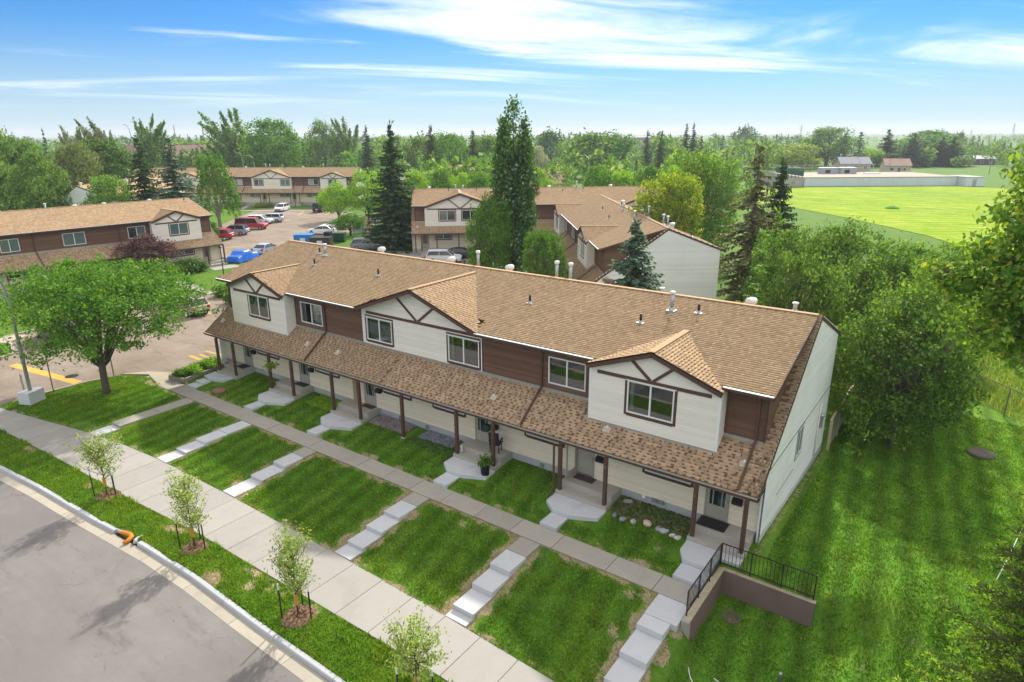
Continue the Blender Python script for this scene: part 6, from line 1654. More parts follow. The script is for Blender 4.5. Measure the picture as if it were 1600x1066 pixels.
# planter with low shrubs at the left porch
PL = thing('planter_bed', 'low timber edged planter at the left end of the row', 'planter', (-37.3, -2.1, -.33), R(100))
for a, c in (((0, -.75), (0, .75)), ((0, .75), (3.3, .75)), ((3.3, .75), (3.3, -.75)), ((3.3, -.75), (0, -.75))): MB().bar((*a, .1), (*c, .1), .14, .42).build('edging_timber', mat('grey_timber', (.30, .26, .21), .9, .25, 3), PL)
MB().box(.05, 3.25, -.7, .7, -.2, .22).build('soil', M_SOIL, PL)
r = np.random.default_rng(3)
for k, (sx, sy) in enumerate(((.5, .1), (1.15, -.2), (1.8, .15), (2.5, -.1), (3.1, .1))):
    ca, sa = math.cos(R(100)), math.sin(R(100)); w_ = (-37.3 + sx * ca - sy * sa, -2.1 + sx * sa + sy * ca, -.15)
    plant('planter_shrub', 'low bright green spreading shrub in the planter, %s from the street' % ['first', 'second', 'third', 'fourth', 'fifth'][k], 'shrub', w_, .62 + .1 * (k % 2), 1.25, 'shrub%d' % (k % 2), mk_shrub(900 + k % 2), L_LIME if k % 2 else L_ELM, 'shrub', group='shrubs in the left planter')

# ------------------------------------------------------------------ beds, stones and small things near the porches
def stone(x, y, s, col, label, seed, zoff=0):
    r = np.random.default_rng(seed); bm = bmesh.new(); bmesh.ops.create_icosphere(bm, subdivisions=2, radius=1)
    f1 = r.normal(size=3) * .9
    for v in bm.verts:
        c = v.co.normalized(); k = 1 + .16 * math.sin(c.x * 3 + f1[0]) + .14 * math.cos(c.y * 3.3 + f1[1]) + .1 * math.sin(c.z * 4 + f1[2]); v.co = Vector((c.x * s * 1.15 * k, c.y * s * .9 * k, c.z * s * .7 * k))
    me = bpy.data.meshes.new('garden_stone'); bm.to_mesh(me); bm.free(); me.materials.append(mat('stone_%d' % int(col[0] * 100), col, .9, .25, 5, bump=.3))
    return tag(link('garden_stone', me, None, (x, y, gz(x, y) + s * .3), (0, 0, r.uniform(0, 6))), label, 'stone', 'edging stones of the bed by the right porch')
for k, (x, y, s, c, lb) in enumerate(((-5.55, 1.05, .17, (.30, .29, .28), 'grey garden stone against the foundation'), (-5.62, -.05, .12, (.24, .25, .30), 'dark blue grey edging stone, leftmost of the row'), (-5.2, -.1, .15, (.28, .29, .34), 'blue grey edging stone, second from the left'),
        (-4.75, -.03, .15, (.42, .41, .40), 'pale grey edging stone left of the pink one'), (-4.2, .12, .2, (.60, .42, .34), 'pinkish edging stone, largest of the row'), (-3.7, .08, .13, (.33, .33, .35), 'grey edging stone just right of the pink one'),
        (-3.4, .02, .17, (.40, .41, .42), 'flat grey edging stone near the porch'), (-3.05, -.02, .11, (.55, .53, .50), 'small pale edging stone beside another'), (-2.78, -.05, .13, (.58, .56, .53), 'pale edging stone beside the porch post'))):
    stone(x, y, s, c, lb, 40 + k)
def bed(name, label, x0, x1, y0, y1, mt, n, size, seed, lift=.03):
    r = np.random.default_rng(seed); X, Y = np.meshgrid(np.linspace(x0, x1, 14), np.linspace(y0, y1, 8))
    o = link(name, grid_mesh(name, X, Y, ground_z(X, Y) + lift + .015 * r.normal(size=X.shape), M_SOIL)); tag(o, label, None, None, 'structure')
    C = np.stack([r.uniform(x0, x1, n), r.uniform(y0, y1, n), np.zeros(n)], 1); C[:, 2] = ground_z(C[:, 0], C[:, 1]) + lift + .03
    g = link(name + '_cover', np_mesh(name + '_cover', leaf_quads(C, size, r, None, 1.2, 1.2).reshape(-1, 3), 4, mt)); tag(g, label, None, None, 'stuff')
bed('garden_bed', 'weedy stone bed by the right porch', -5.95, -2.5, .1, 1.42, L_DARK, 1300, .09, 1)
bed('gravel_bed', 'grey gravel bed along the foundation', -21.3, -18.5, .35, 1.42, mat('gravel_chips', (.34, .30, .29), .95, .3, 9, island=.4), 2600, .07, 2)
bed('gravel_patch', 'grey gravel patch with creeping weeds', -17.6, -15.3, .55, 1.42, mat('blue_gravel', (.30, .31, .34), .95, .3, 9, island=.35), 2200, .07, 3)
bed('groundcover_bed', 'creeping weeds under the kitchen window', -17.9, -14.9, -.1, .6, L_DARK, 1100, .09, 4, .01)
bed('grass_clump_bed', 'long bright grass beside the porch', -26.6, -24.2, .1, 1.42, L_LIME, 1500, .12, 5, .0)
def mat_rug(x0, x1, y0, y1, rz, label, mt=M_BLACK):
    tag(MB().box(x0, x1, y0, y1, .425, .445).build('doormat', mt), label, 'doormat')
mat_rug(-2.36, -1.2, .62, 1.36, 0, 'large black doormat on the right porch'); mat_rug(-8.3, -7.3, .95, 1.4, 0, 'brown doormat before the open storm door', mat('brown_mat', (.09, .06, .05), .95))
mat_rug(-28.8, -27.75, .95, 1.4, 0, 'dark doormat on the porch with the hanging basket'); mat_rug(-34.75, -33.9, .7, 1.3, 0, 'patterned dark doormat on the far left porch', mat('patterned_mat', (.05, .04, .07), .95, .6, 9)); mat_rug(-22.6, -21.7, 1.0, 1.42, 0, 'brown doormat on the porch with the paper screen', mat('brown_mat'))
# black wicker chair
CH = thing('patio_chair', 'black high backed patio chair on the middle porch', 'chair', (-12.75, 1.0, .42), R(200))
for sx in (-.22, .22):
    for sy in (-.22, .22): MB().box(sx - .02, sx + .02, sy - .02, sy + .02, 0, .44 if sy < 0 else .42).build('leg', M_BLACK, CH)
MB().box(-.26, .26, -.26, .26, .42, .48).build('seat', M_BLACK, CH); MB().bar((0, .24, .48), (0, .36, 1.15), .52, .05, (0, 1, 0)).build('backrest', M_BLACK, CH)
for sx in (-.27, .27): MB().bar((sx, -.24, .66), (sx, .26, .68), .04, .05).box(sx - .02, sx + .02, -.25, -.21, .44, .66).build('armrest', M_BLACK, CH)
# potted plant on the landing
q = at(758, 741, 0); PT = thing('plant_pot', 'black round plant pot with yellow flowered plant on the landing', 'potted plant', (q[0], q[1], 0))
MB().lathe([(.19, 0), (.24, .46), (.25, .48), (.21, .48), (.2, .44), (.02, .44)], (0, 0, 0), 18).build('pot', M_BLACK, PT, True)
r = np.random.default_rng(12); C = np.stack([r.normal(size=240) * .14, r.normal(size=240) * .14, .52 + np.abs(r.normal(size=240)) * .2], 1)
link('leaves', np_mesh('leaves', leaf_quads(C, .12, r, None, 1.5).reshape(-1, 3), 4, L_ELM), PT); link('flowers', np_mesh('flowers', leaf_quads(C[:26] + [.02, -.06, .04], .07, r, None, 1).reshape(-1, 3), 4, mat('yellow_petals', (.75, .45, .03), .7)), PT)
q = at(769, 722, .2); tag(MB().lathe([(.13, 0), (.16, .25), (.14, .3), (.02, .3)], (q[0], q[1], .15), 14).build('glazed_pot', mat('teal_glaze', (.03, .13, .17), .2, .2), None, True), 'small teal glazed pot beside the porch post', 'pot')
q = at(719, 706, .15); tag(MB().lathe([(.08, 0), (.09, .12), (.06, .2), (.09, .3), (.05, .4), (.0, .42)], (q[0] + .1, q[1], .15), 12).build('figurine', mat('pale_ceramic', (.6, .6, .58), .4), None, True), 'small pale garden figurine on the porch step', 'figurine')
# hanging basket
HB = thing('hanging_basket', 'hanging basket of yellow green flowers on a porch post', 'hanging basket', (-29.35, -.15, 1.62))
MB().lathe([(.05, -.02), (.17, .1), (.2, .2), (.02, .2)], (0, 0, 0), 12).build('basket', mat('coir', (.16, .10, .05), .95), HB, True); MB().tube([(0, 0, .2), (0, 0, .62), (-.3, .25, .72)], .012, 5).build('bracket', M_BLACKMET, HB)
C = np.stack([r.normal(size=300) * .2, r.normal(size=300) * .18, .2 + r.normal(size=300) * .12], 1); link('flowers', np_mesh('flowers', leaf_quads(C, .09, r).reshape(-1, 3), 4, L_GOLD), HB)
# a bird feeder or wind vane box hanging beside door three, and a tall brown screen by door four
tag(MB().prism([(0, 0), (.34, .08), (.38, .36), (.1, .42), (-.06, .2)], -.1, .12, 'y').build('hanging_lantern', mat('dark_green_metal', (.012, .04, .035), .5), None, False, (-13.1, .5, 1.62)), 'dark green lantern hanging beside the middle porch post', 'lantern')
tag(MB().prism([(-.16, 0), (.16, 0), (.13, 1.35), (.05, 1.75), (-.08, 1.75), (-.14, 1.3)], 0, .07, 'y').build('paper_screen', mat('kraft_brown', (.40, .26, .15), .9), None, False, (-23.25, 1.2, .42)), 'tall brown paper screen leaning by the porch door', 'screen')
for k, (x, c) in enumerate(((-6.1, (.55, .55, .55)),)): tag(MB().box(-5.05, -4.9, YW - .07, YW - .02, .30, .45).build('outlet_box', M_WHITE, None), 'small white outlet box on the foundation by the stone bed', 'outlet box')
gm = thing('vent_grilles', 'grey twin vent grilles low on the wall by the stone bed', 'vent', (-4.6, YW - .02, .27))
for k in range(2): MB().box(k * .3, k * .3 + .26, -.07, .0, 0, .18).build('grille', mat('grey_grille', (.22, .23, .24), .6), gm)
for k, x in enumerate((-10.4, -17.9, -19.9)): tag(MB().box(x, x + .2, YW - .06, YW + .02, .12, .3).build('wall_vent', mat('grey_grille'), None), 'small grey dryer vent on the foundation %s' % ['right of the middle porch', 'near the lone middle post', 'above the gravel bed'][k], 'vent')
tag(MB().tube([(-8.75, .02, 2.4), (-8.75, .02, .4), (-8.72, -.12, .2), (-8.66, -.35, .06)], .05, 8).build('downpipe', M_BROWN), 'brown downpipe beside the post of the open door porch', 'downpipe')

# ------------------------------------------------------------------ street lamp, posts and sign on the corner lawn
g_ = gz(-41.35, -9.15)
LP = thing('street_lamp', 'tall grey street lamp on a white concrete block at the corner', 'street lamp', (-41.35, -9.15, g_), R(115))
MB().box(-.55, .55, -.42, .42, -.3, .78).build('base_block', mat('white_block', (.62, .63, .64), .85, .08, 2, grime=.15), LP)
MB().tube([(0, 0, .78), (0, 0, 6.6), (-.12, 0, 7.5), (-.6, 0, 8.35), (-1.5, 0, 8.9), (-2.2, 0, 9.0)], [.11, .085, .08, .07, .06, .055], 10).build('pole', M_METAL, LP, True)
MB().box(-2.9, -2.15, -.14, .14, 8.9, 9.06).build('lamp_head', M_METAL, LP)
MB().lathe([(.12, 2.7), (.125, 3.9), (.12, 3.92)], (0, 0, 0), 10).build('notice_wrap', mat('torn_notices', (.30, .31, .33), .8, .8, 14), LP)
for (px, py, h_, lb) in ((84, 613, 2.75, 'thin steel post with pale top beside the street lamp'), (178, 588, 2.5, 'thin dark post at the edge of the corner lawn behind the elm')):
    q = at(px, py, -.42); g2 = gz(q[0], q[1]); t = thing('sign_post', lb, 'post', (q[0], q[1], g2)); MB().box(-.035, .035, -.025, .025, -.2, h_).build('post', mat('dull_steel'), t)
    if px < 100: MB().box(-.07, .07, -.03, .03, h_ - .55, h_).build('pale_sleeve', M_METAL, t)
    else: MB().box(-.14, .14, -.04, -.026, h_ - .4, h_ - .1).build('orange_plate', mat('orange_paint', (.6, .28, .03), .6), t)
q = at(40, 618, -.45); g2 = gz(q[0], q[1])
DS = thing('road_sign', 'diamond road sign seen from its plain grey back', 'road sign', (q[0], q[1], g2), R(-10))
MB().box(-.04, .04, -.03, .03, -.2, 1.6).build('post', M_METAL, DS); MB().prism([(0, .52), (.62, 1.14), (0, 1.76), (-.62, 1.14)], -.05, -.035, 'y').build('sign_plate', mat('sign_back', (.36, .38, .37), .5, .08, metal=.3), DS)

# ------------------------------------------------------------------ vehicles
def hull(mb, st, n=1, m=0):
    """loft: stations (x, z_low, z_high, half_width_low, half_width_high)"""
    rows = []
    for x, z0, z1, w0, w1 in st:
        rows.append(len(mb.v)); zm = z0 + (z1 - z0) * .55; wm = max(w0, w1)
        for y, z in ((-w0, z0), (-wm, zm), (-w1, z1), (w1, z1), (wm, zm), (w0, z0)): mb.v.append((x, y, z))
    for a, c in zip(rows, rows[1:]):
        for j in range(6): mb.f.append((a + j, c + j, c + (j + 1) % 6, a + (j + 1) % 6)); mb.mi.append(m)
    mb.f.append(tuple(rows[0] + j for j in range(6))); mb.f.append(tuple(rows[-1] + j for j in range(5, -1, -1))); mb.mi += [m, m]
def car(label, cat, loc, rz, col, kind='suv', name='parked_car', roofcol=None, metal=.1, group='vehicles parked in the car park'):
    t = thing(name, label, cat, loc, rz, group)
    pm_ = mat('paint_%d_%d_%d' % tuple(int(c * 1000) for c in col), col, .28, .05, 1, spec=.6, metal=metal); rc_ = pm_ if roofcol is None else mat('paint_%d_%d_%d' % tuple(int(c * 1000) for c in roofcol), roofcol, .3, .05, 1, spec=.6)
    D = dict(suv=(4.6, .92, 1.62, .95, [(-2.3, .5, .98, .82, .84), (-2.22, .38, 1.05, .9, .88), (-1.2, .3, 1.06, .93, .9), (.6, .3, 1.04, .93, .9), (1.3, .3, 1.0, .93, .86), (2.0, .34, .92, .9, .8), (2.28, .42, .78, .8, .7)], [(-2.15, -1.85, .9, .74), (1.3, .45, .88, .70)]),
             sedan=(4.6, .9, 1.45, .92, [(-2.3, .5, .92, .8, .8), (-2.2, .36, .98, .88, .84), (-1.2, .28, .98, .9, .87), (.6, .28, .95, .9, .87), (1.2, .28, .92, .9, .83), (2.05, .32, .8, .87, .76), (2.28, .4, .68, .78, .66)], [(-1.85, -1.15, .86, .66), (1.15, .2, .84, .64)]),
             van=(5.4, 1.0, 2.0, 1.0, [(-2.7, .5, 1.05, .9, .9), (-2.62, .4, 1.15, .97, .95), (-1.2, .34, 1.16, .98, .95), (.9, .34, 1.16, .98, .95), (1.6, .34, 1.12, .97, .9), (2.45, .38, 1.0, .93, .84), (2.68, .45, .85, .84, .75)], [(-2.6, -2.45, .94, .82), (1.55, .95, .93, .78)]))
    L_, zb_, zt_, w_, st, (rear, front) = D[kind]
    mb = MB(); hull(mb, st); mb.build('body', pm_, t)
    gb = MB(); (xr0, xr1, wr0, wr1), (xf0, xf1, wf0, wf1) = rear, front; zb2 = zb_ + .06
    lo = [(xr0, -wr0, zb2), (xf0, -wf0, zb2), (xf0, wf0, zb2), (xr0, wr0, zb2)]; hi = [(xr1, -wr1, zt_ - .04), (xf1, -wf1, zt_ - .04), (xf1, wf1, zt_ - .04), (xr1, wr1, zt_ - .04)]
    for a in range(4): gb.quad(lo[a], lo[(a + 1) % 4], hi[(a + 1) % 4], hi[a])
    gb.build('window_glass', M_DARKGLASS, t)
    rf = MB(); hull(rf, [(xr1 - .1, zt_ - .07, zt_ - .02, wr1 + .01, wr1 - .05), ((xr1 + xf1) / 2, zt_ - .06, zt_ + .05, (wr1 + wf1) / 2 + .02, .55), (xf1 + .06, zt_ - .07, zt_ - .02, wf1 + .01, wf1 - .06)]); ro = rf.build('roof', rc_, t)
    for s in (-1, 1):
        for (a, c) in ((lo[1 if s < 0 else 2], hi[1 if s < 0 else 2]), (lo[0 if s < 0 else 3], hi[0 if s < 0 else 3])): MB().bar(a, c, .09, .07).build('pillar', pm_, t)
        xm = (xr0 + xf0) / 2 - .1; MB().bar((xm, s * (wr0 + .005), zb2), (xm, s * (wr1 + .01), zt_ - .05), .1, .04, (1, 0, 0)).build('pillar', pm_, t)
        MB().box(st[-1][0] - .16, st[-1][0] - .02, s * .72 - .14, s * .72 + .14, .60, .76).build('headlight', mat('lamp_clear', (.7, .72, .75), .1), t)
        MB().box(st[0][0] - .02, st[0][0] + .12, s * .74 - .13, s * .74 + .13, .74, 1.0).build('tail_light', mat('lamp_red', (.35, .012, .012), .2), t)
        MB().box(xf0 - .25, xf0 - .1, s * (wf0 + .12) - .09, s * (wf0 + .12) + .09, zb2 + .02, zb2 + .16).build('mirror', pm_, t)
        for x in (st[0][0] + .9, st[-1][0] - .85):
            wh = MB()
            wh.tube([(x, s * (w_ - .02) - s * .2, .34), (x, s * (w_ - .02), .34)], .34, 16); o = wh.build('wheel', M_RUBBER, t)
            MB().tube([(x, s * (w_ - .02), .34), (x, s * (w_ + .015), .34)], [.21, .19], 12).build('rim', M_RIM, o)
            MB().tube([(x, s * (w_ - .06), .36), (x, s * (w_ - .045), .36)], .41, 16).build('wheel_arch', M_BLACK, t)
    MB().box(st[0][0] - .05, st[0][0] + .1, -.8, .8, .42, .58).build('bumper', M_BLACK if kind == 'suv' else pm_, t); MB().box(st[-1][0] - .12, st[-1][0] + .03, -.55, .55, .46, .62).build('grille', M_BLACK, t)
    MB().box(st[0][0] - .065, st[0][0] - .045, -.26, .26, .68, .82).build('licence_plate', M_WHITE, t)
    return t
def cpx(px, py, z=-.45): q = at(px, py, z); return (q[0], q[1], z)
car('bright red crossover at the end of the left row of parked cars', 'car', cpx(342, 374), R(214), (.55, .015, .02), 'suv')
car('blue grey crossover parked beside the red van', 'car', cpx(367, 367), R(214), (.28, .34, .42), 'suv', roofcol=(.03, .03, .035))
car('long red van with grey bumper', 'van', cpx(394, 358), R(34), (.45, .02, .025), 'van', 'parked_van')
car('white suv with roof rails behind the red van', 'car', cpx(407, 350), R(34), (.75, .76, .78), 'suv', roofcol=(.72, .74, .76))
car('pale silver blue crossover, farthest of the left parked row', 'car', cpx(424, 347), R(214), (.55, .60, .68), 'suv', metal=.3)
car('white pickup style suv facing the camera at the far kerb', 'car', cpx(441, 330), R(-58), (.80, .80, .80), 'suv')
car('dark blue minivan seen from behind at the far kerb', 'van', cpx(502, 330.5), R(122), (.02, .022, .035), 'van', 'parked_van')
car('white sedan half hidden behind the bushy tree', 'car', cpx(522, 358), R(214), (.70, .71, .73), 'sedan')
car('white sedan showing its windshield behind the blue bin', 'car', cpx(503, 366), R(214), (.72, .73, .74), 'sedan')
car('silver grey crossover beside the garbage shed', 'car', cpx(575, 390), R(36), (.26, .26, .27), 'suv', metal=.5)
car('white crossover with dark windows in front of the double gable row', 'car', cpx(694, 410), R(36), (.74, .75, .77), 'suv')
car('black sedan nose right of the white crossover', 'car', cpx(722, 404), R(36), (.012, .012, .014), 'sedan')
car('gold beige suv seen from behind beside the elm crown', 'car', cpx(296, 489), R(178), (.44, .38, .30), 'suv', metal=.3)
car('dark car standing in the shade under the elm', 'car', (-55.2, -2.6, -.45), R(176), (.02, .022, .025), 'suv')
# car wrapped in a blue tarp
a0, a1 = at(362, 413, -.45), at(398, 402, -.45); dd = a1 - a0; mid = (a0 + a1) / 2
TC = thing('covered_car', 'car wrapped in a crumpled bright blue tarp', 'car', (mid[0], mid[1], -.45), math.atan2(dd[1], dd[0]), 'vehicles parked in the car park')
r = np.random.default_rng(6)
X, Y = np.meshgrid(np.linspace(-2.35, 2.35, 34), np.linspace(-1.05, 1.05, 18))
prof = np.interp(X, [-2.35, -2.2, -1.5, -.9, .3, .9, 2.1, 2.35], [.2, .85, 1.0, 1.42, 1.45, .98, .85, .2]); edge = np.clip((1.05 - np.abs(Y)) / .2, 0, 1) ** .6
Z = .12 + (prof - .12) * edge + .03 * np.sin(X * 9 + Y * 4) * np.cos(Y * 7 - X * 3) + .02 * r.normal(size=X.shape)
o = link('tarp', grid_mesh('tarp', X, Y, Z, mat('blue_tarp', (.012, .14, .60), .35, .15, 2, spec=.5)), TC)
for s in (-1, 1):
    for x in (-1.4, 1.4): MB().tube([(x, s * .7, .32), (x, s * .9, .32)], .32, 14).build('wheel', M_RUBBER, TC)
car('silver sedan parked next to the blue tarp', 'car', cpx(417, 396), math.atan2(dd[1], dd[0]), (.45, .50, .56), 'sedan', metal=.3)
# bins
def bin_(label, px, py, w, d, h, col, rz, wheels=False, lid=None, sign=None):
    q = cpx(px, py); t = thing('garbage_bin', label, 'bin', q, rz); m_ = mat('bin_%d_%d' % (int(col[0] * 1000), int(col[2] * 1000)), col, .5, .12, 2)
    MB().prism([(-d / 2, 0.1), (d / 2, .1), (d / 2 + .12, h), (-d / 2 - .12, h)], -w / 2, w / 2, 'x').build('bin_body', m_, t)
    MB().box(-w / 2 - .05, w / 2 + .05, -d / 2 - .16, d / 2 + .16, h + .002, h + .1).build('lid', mat('lid_%d' % int((lid or col)[2] * 1000), lid or col, .5), t)
    for k in range(3): MB().box(-w / 2 + w * (k + .5) / 3 - .05, -w / 2 + w * (k + .5) / 3 + .05, -d / 2 - .12, -d / 2 - .03, .2, h - .1).build('rib', m_, t)
    for s in (-1, 1): MB().tube([(s * w * .4 - .05, 0, .1), (s * w * .4 + .05, 0, .1)], .1, 10).build('wheel', M_RUBBER, t)
    if sign: MB().box(-.4, .4, -d / 2 - .17, -d / 2 - .125, h * .4, h * .75).build('label_plate', mat('label_white', sign, .6), t)
    return t
bin_('bright blue recycling bin with white marks', 477, 383, 2.7, 1.6, 1.55, (.02, .19, .50), R(34), sign=(.55, .68, .8))
bin_('brown waste bin with pale label and overfull lid', 503, 386, 3.0, 1.6, 1.4, (.06, .042, .03), R(34), lid=(.02, .02, .022), sign=(.45, .5, .6))
bin_('tall black bin with its lid up', 514, 383, .9, .9, 1.9, (.012, .013, .018), R(30))
bin_('dark green bin by the bushy tree', 531, 378, 1.8, 1.3, 1.35, (.015, .07, .04), R(34))
tree(488, 366, 101, 24, 'shrub', L_ELM, 'green bush sprouting above the brown bin', cat='shrub', v=1)
tree(474, 366, 102, 18, 'shrub', L_DARK, 'dark bush behind the blue recycling bin', cat='shrub', v=0)
# garbage shed
a0 = at(574, 384, -.45); SH = thing('garbage_shed', 'brown walled garbage shed with beige pillars and small tan roof', 'shed', tuple(a0), R(34.4))
for k in range(14): MB().box(.55 + k * .27, .55 + k * .27 + .262, 0, .08, 0, 2.25).build('board', mat('brown_boards', (.12, .065, .05), .8, .15, 2, objr=.12), SH)
for x in (0, 4.4, 5.2): MB().box(x, x + .5, -.1, .4, 0, 2.5).build('pillar', M_BEIGESID, SH)
rf = MB(); rf.quad((-.4, -.5, 2.5), (.95, -.5, 2.5), (.28, .2, 3.3)).quad((.95, -.5, 2.5), (.95, .9, 2.5), (.28, .2, 3.3)).quad((.95, .9, 2.5), (-.4, .9, 2.5), (.28, .2, 3.3)).quad((-.4, .9, 2.5), (-.4, -.5, 2.5), (.28, .2, 3.3)); rf.build('roof', M_TABS, SH)
MB().lathe([(.28, 3.1), (.35, 3.6), (.0, 4.2)], (.28, .2, 0), 4).build('finial', M_TABS, SH); MB().box(.5, 4.4, 2.4, 2.5, 0, 2.2).build('rear_wall', M_BEIGESID, SH)
# shrubs at the left row and by the car park
for k, (px, top, w, wpx, lm, lb) in enumerate(((286, 402, 79, 34, L_DARK, 'dark shrub under the left row window, left of two'), (306, 400, 80, 34, L_DARK, 'dark shrub under the left row window, right of two'), (352, 442, 68, 34, L_ELM, 'rounded green bush at the car park kerb left of the tan roof'), (366, 452, 65, 28, L_DARK, 'dark low bush touching the left end of the main row'))):
    tree(px, top, w, wpx, 'shrub', lm, lb, cat='shrub', v=k % 2)
# slim lamp posts in the car park
for px, py, top, lb in ((350, 432, 384, 'thin black lamp post at the left row lawn'), (462, 324, 283, 'dark lamp post before the far townhouse row')):
    q = cpx(px, py); h_ = height_for(q, top); t = thing('lamp_post', lb, 'lamp post', q); MB().tube([(0, 0, -.1), (0, 0, h_ - .3)], .06, 7).build('pole', M_BLACKMET, t); MB().lathe([(.1, h_ - .3), (.18, h_ - .1), (.05, h_)], (0, 0, 0), 8).build('lamp_head', M_BLACKMET, t)
# tall street lamps far off
for k, (px, top, w, lb) in enumerate(((919, 243, 175, 'grey street lamp behind the bright tree row, left of two'), (988, 239, 178, 'grey street lamp behind the bright tree row, right of two'), (1130, 247, 190, 'grey street lamp left of the shaggy spruce'), (1341, 248, 262, 'curved street lamp behind the rooftop units'), (1388, 241, 255, 'curved street lamp right of the rooftop units'), (1545, 247, 255, 'curved street lamp right of the second white building'), (384, 239, 215, 'curved street lamp above the far row, left of two'), (401, 243, 212, 'curved street lamp above the far row, right of two'), (217, 195, 230, 'tall straight street mast among the feathery poplars'))):
    p = place(px, w); h_ = height_for(p, top); t = thing('street_lamp', lb, 'street lamp', tuple(p), R(200 + 40 * (k % 3)), 'distant street lamps')
    MB().tube([(0, 0, -.2), (0, 0, h_ * .78), (.25, 0, h_ * .93), (.9, 0, h_ * .995), (1.6, 0, h_)], [.14, .11, .1, .09, .08], 6).build('pole', M_METAL, t, True); MB().box(1.5, 2.3, -.15, .15, h_ - .08, h_ + .08).build('lamp_head', M_METAL, t)
# faint pylons and masts
for k, (px, top, w, lb) in enumerate(((1581, 193, 1500, 'faint lattice power pylon at the right on the skyline'), (1516, 203, 1600, 'faint lattice pylon left of the right one'), (1250, 196, 1500, 'faint lattice pylon above the wide yellow tree'), (277, 195, 700, 'faint radio mast left of the far poplars'), (321, 189, 700, 'taller faint radio mast left of the far poplars'), (4, 192, 620, 'faint mast at the left picture edge'))):
    p = place(px, w); h_ = height_for(p, top); t = thing('power_pylon' if k < 3 else 'radio_mast', lb, 'pylon' if k < 3 else 'mast', tuple(p), .5); s = h_ * (.08 if k < 3 else .018)
    for sx in (-1, 1):
        for sy in (-1, 1): MB().bar((sx * s, sy * s, -.5), (sx * s * .12, sy * s * .12, h_), .5, .5).build('leg', M_METAL, t)
    br = MB(); n = 9
    for j in range(n):
        z0, z1 = h_ * j / n, h_ * (j + 1) / n; f0, f1 = s * (1 - .88 * j / n), s * (1 - .88 * (j + 1) / n); sg = 1 if j % 2 else -1
        br.bar((-f0 * sg, -f0, z0), (f1 * sg, -f1, z1), .25, .25).bar((f0, -f0 * sg, z0), (f1, f1 * sg, z1), .25, .25)
    br.build('bracing', M_METAL, t)
    if k < 3:
        for z in (.72, .84, .95): MB().bar((-h_ * .16, 0, h_ * z), (h_ * .16, 0, h_ * z), .5, .6).build('cross_arm', M_METAL, t)

# ------------------------------------------------------------------ grass that stands up from the near lawns
def tufts(name, label, n, box, keep, hgt, mt, seed, dry=False):
    r = np.random.default_rng(seed); x = r.uniform(box[0], box[1], n); y = r.uniform(box[2], box[3], n); k = keep(x, y); x, y = x[k], y[k]; k = (bare_at(x, y) < r.uniform(.12, .7, len(x))) if not dry else (bare_at(x, y) > r.uniform(.1, .9, len(x))); x, y = x[k], y[k]; z = ground_z(x, y)
    m_ = len(x); a = r.uniform(0, 6.283, m_); h = hgt * r.uniform(.5, 1.4, m_); w = .018 + .02 * r.uniform(0, 1, m_); ln = h * r.uniform(-.7, .7, m_)
    P = np.stack([x, y, z - .01], 1); s = np.stack([np.cos(a), np.sin(a), 0 * a], 1) * w[:, None]; t = np.stack([-np.sin(a) * ln, np.cos(a) * ln, h], 1)
    tag(link(name, np_mesh(name, np.stack([P - s, P + s, P + t], 1).reshape(-1, 3), 3, mt)), label, None, None, 'stuff')
def bladesmat(name, stops, amt):
    b = NB(name); g = b.node('ShaderNodeNewGeometry')
    c = b.ramp(g.outputs['Random Per Island'], stops)
    wv = b.node('ShaderNodeTexWave', {'Scale': .30, 'Distortion': 3.2, 'Detail': 3.0, 'Detail Scale': 1.4}, wave_type='BANDS', bands_direction='X'); b.l.new(b.mapped((1, 1, 1), (0, 0, R(-6))), wv.inputs[0])
    n1 = b.noise(.35, 6, .65); n2 = b.noise(1.9, 5, .7)
    c = b.scale(c, b.math('MULTIPLY_ADD', wv.outputs['Fac'], amt, 1.0 - amt * .45))
    c = b.scale(c, b.math('MULTIPLY_ADD', n2, .9, .55))
    c = b.mix(b.rmap(n1, .42, .66, 0, .45), c, b.mix(1.0, c, (1.55, 1.08, .9), 'MULTIPLY'))
    d = b.node('ShaderNodeBsdfDiffuse'); b.l.new(c, d.inputs[0]); t = b.node('ShaderNodeBsdfTranslucent'); b.l.new(b.mix(1.0, c, (1.2, 1.15, .6), 'MULTIPLY'), t.inputs[0])
    ms = b.node('ShaderNodeMixShader', {0: .4}); b.l.new(d.outputs[0], ms.inputs[1]); b.l.new(t.outputs[0], ms.inputs[2]); b.l.new(ms.outputs[0], b.out.inputs[0])
    return b.m
L_GRASS_R = bladesmat('mown_blades_right', [(0, (.06, .17, .018)), (.5, (.11, .27, .024)), (.9, (.20, .36, .04)), (1, (.42, .46, .16))], .32)
L_DRY = leafmat('dry_blades', [(0, (.16, .14, .06)), (.6, (.27, .23, .11)), (1, (.20, .26, .06))], .3, gain=1.5)
L_GRASS = bladesmat('grass_blades', [(0, (.065, .18, .018)), (.5, (.12, .28, .024)), (.9, (.22, .37, .04)), (1, (.42, .46, .13))], .35)
L_GRASS2 = bladesmat('long_grass_blades', [(0, (.09, .21, .02)), (.6, (.16, .33, .025)), (1, (.30, .43, .06))], .15)
def flightmask(x):
    m_ = np.zeros(len(x), bool)
    for a, c in FLIGHTS.values(): m_ |= (x > a - .32) & (x < c + .30)
    return m_
def nz(x, y): return np.sin(x * 2.3 + np.sin(y * 1.9) * 1.6) * np.cos(y * 2.7 + np.cos(x * 1.3))
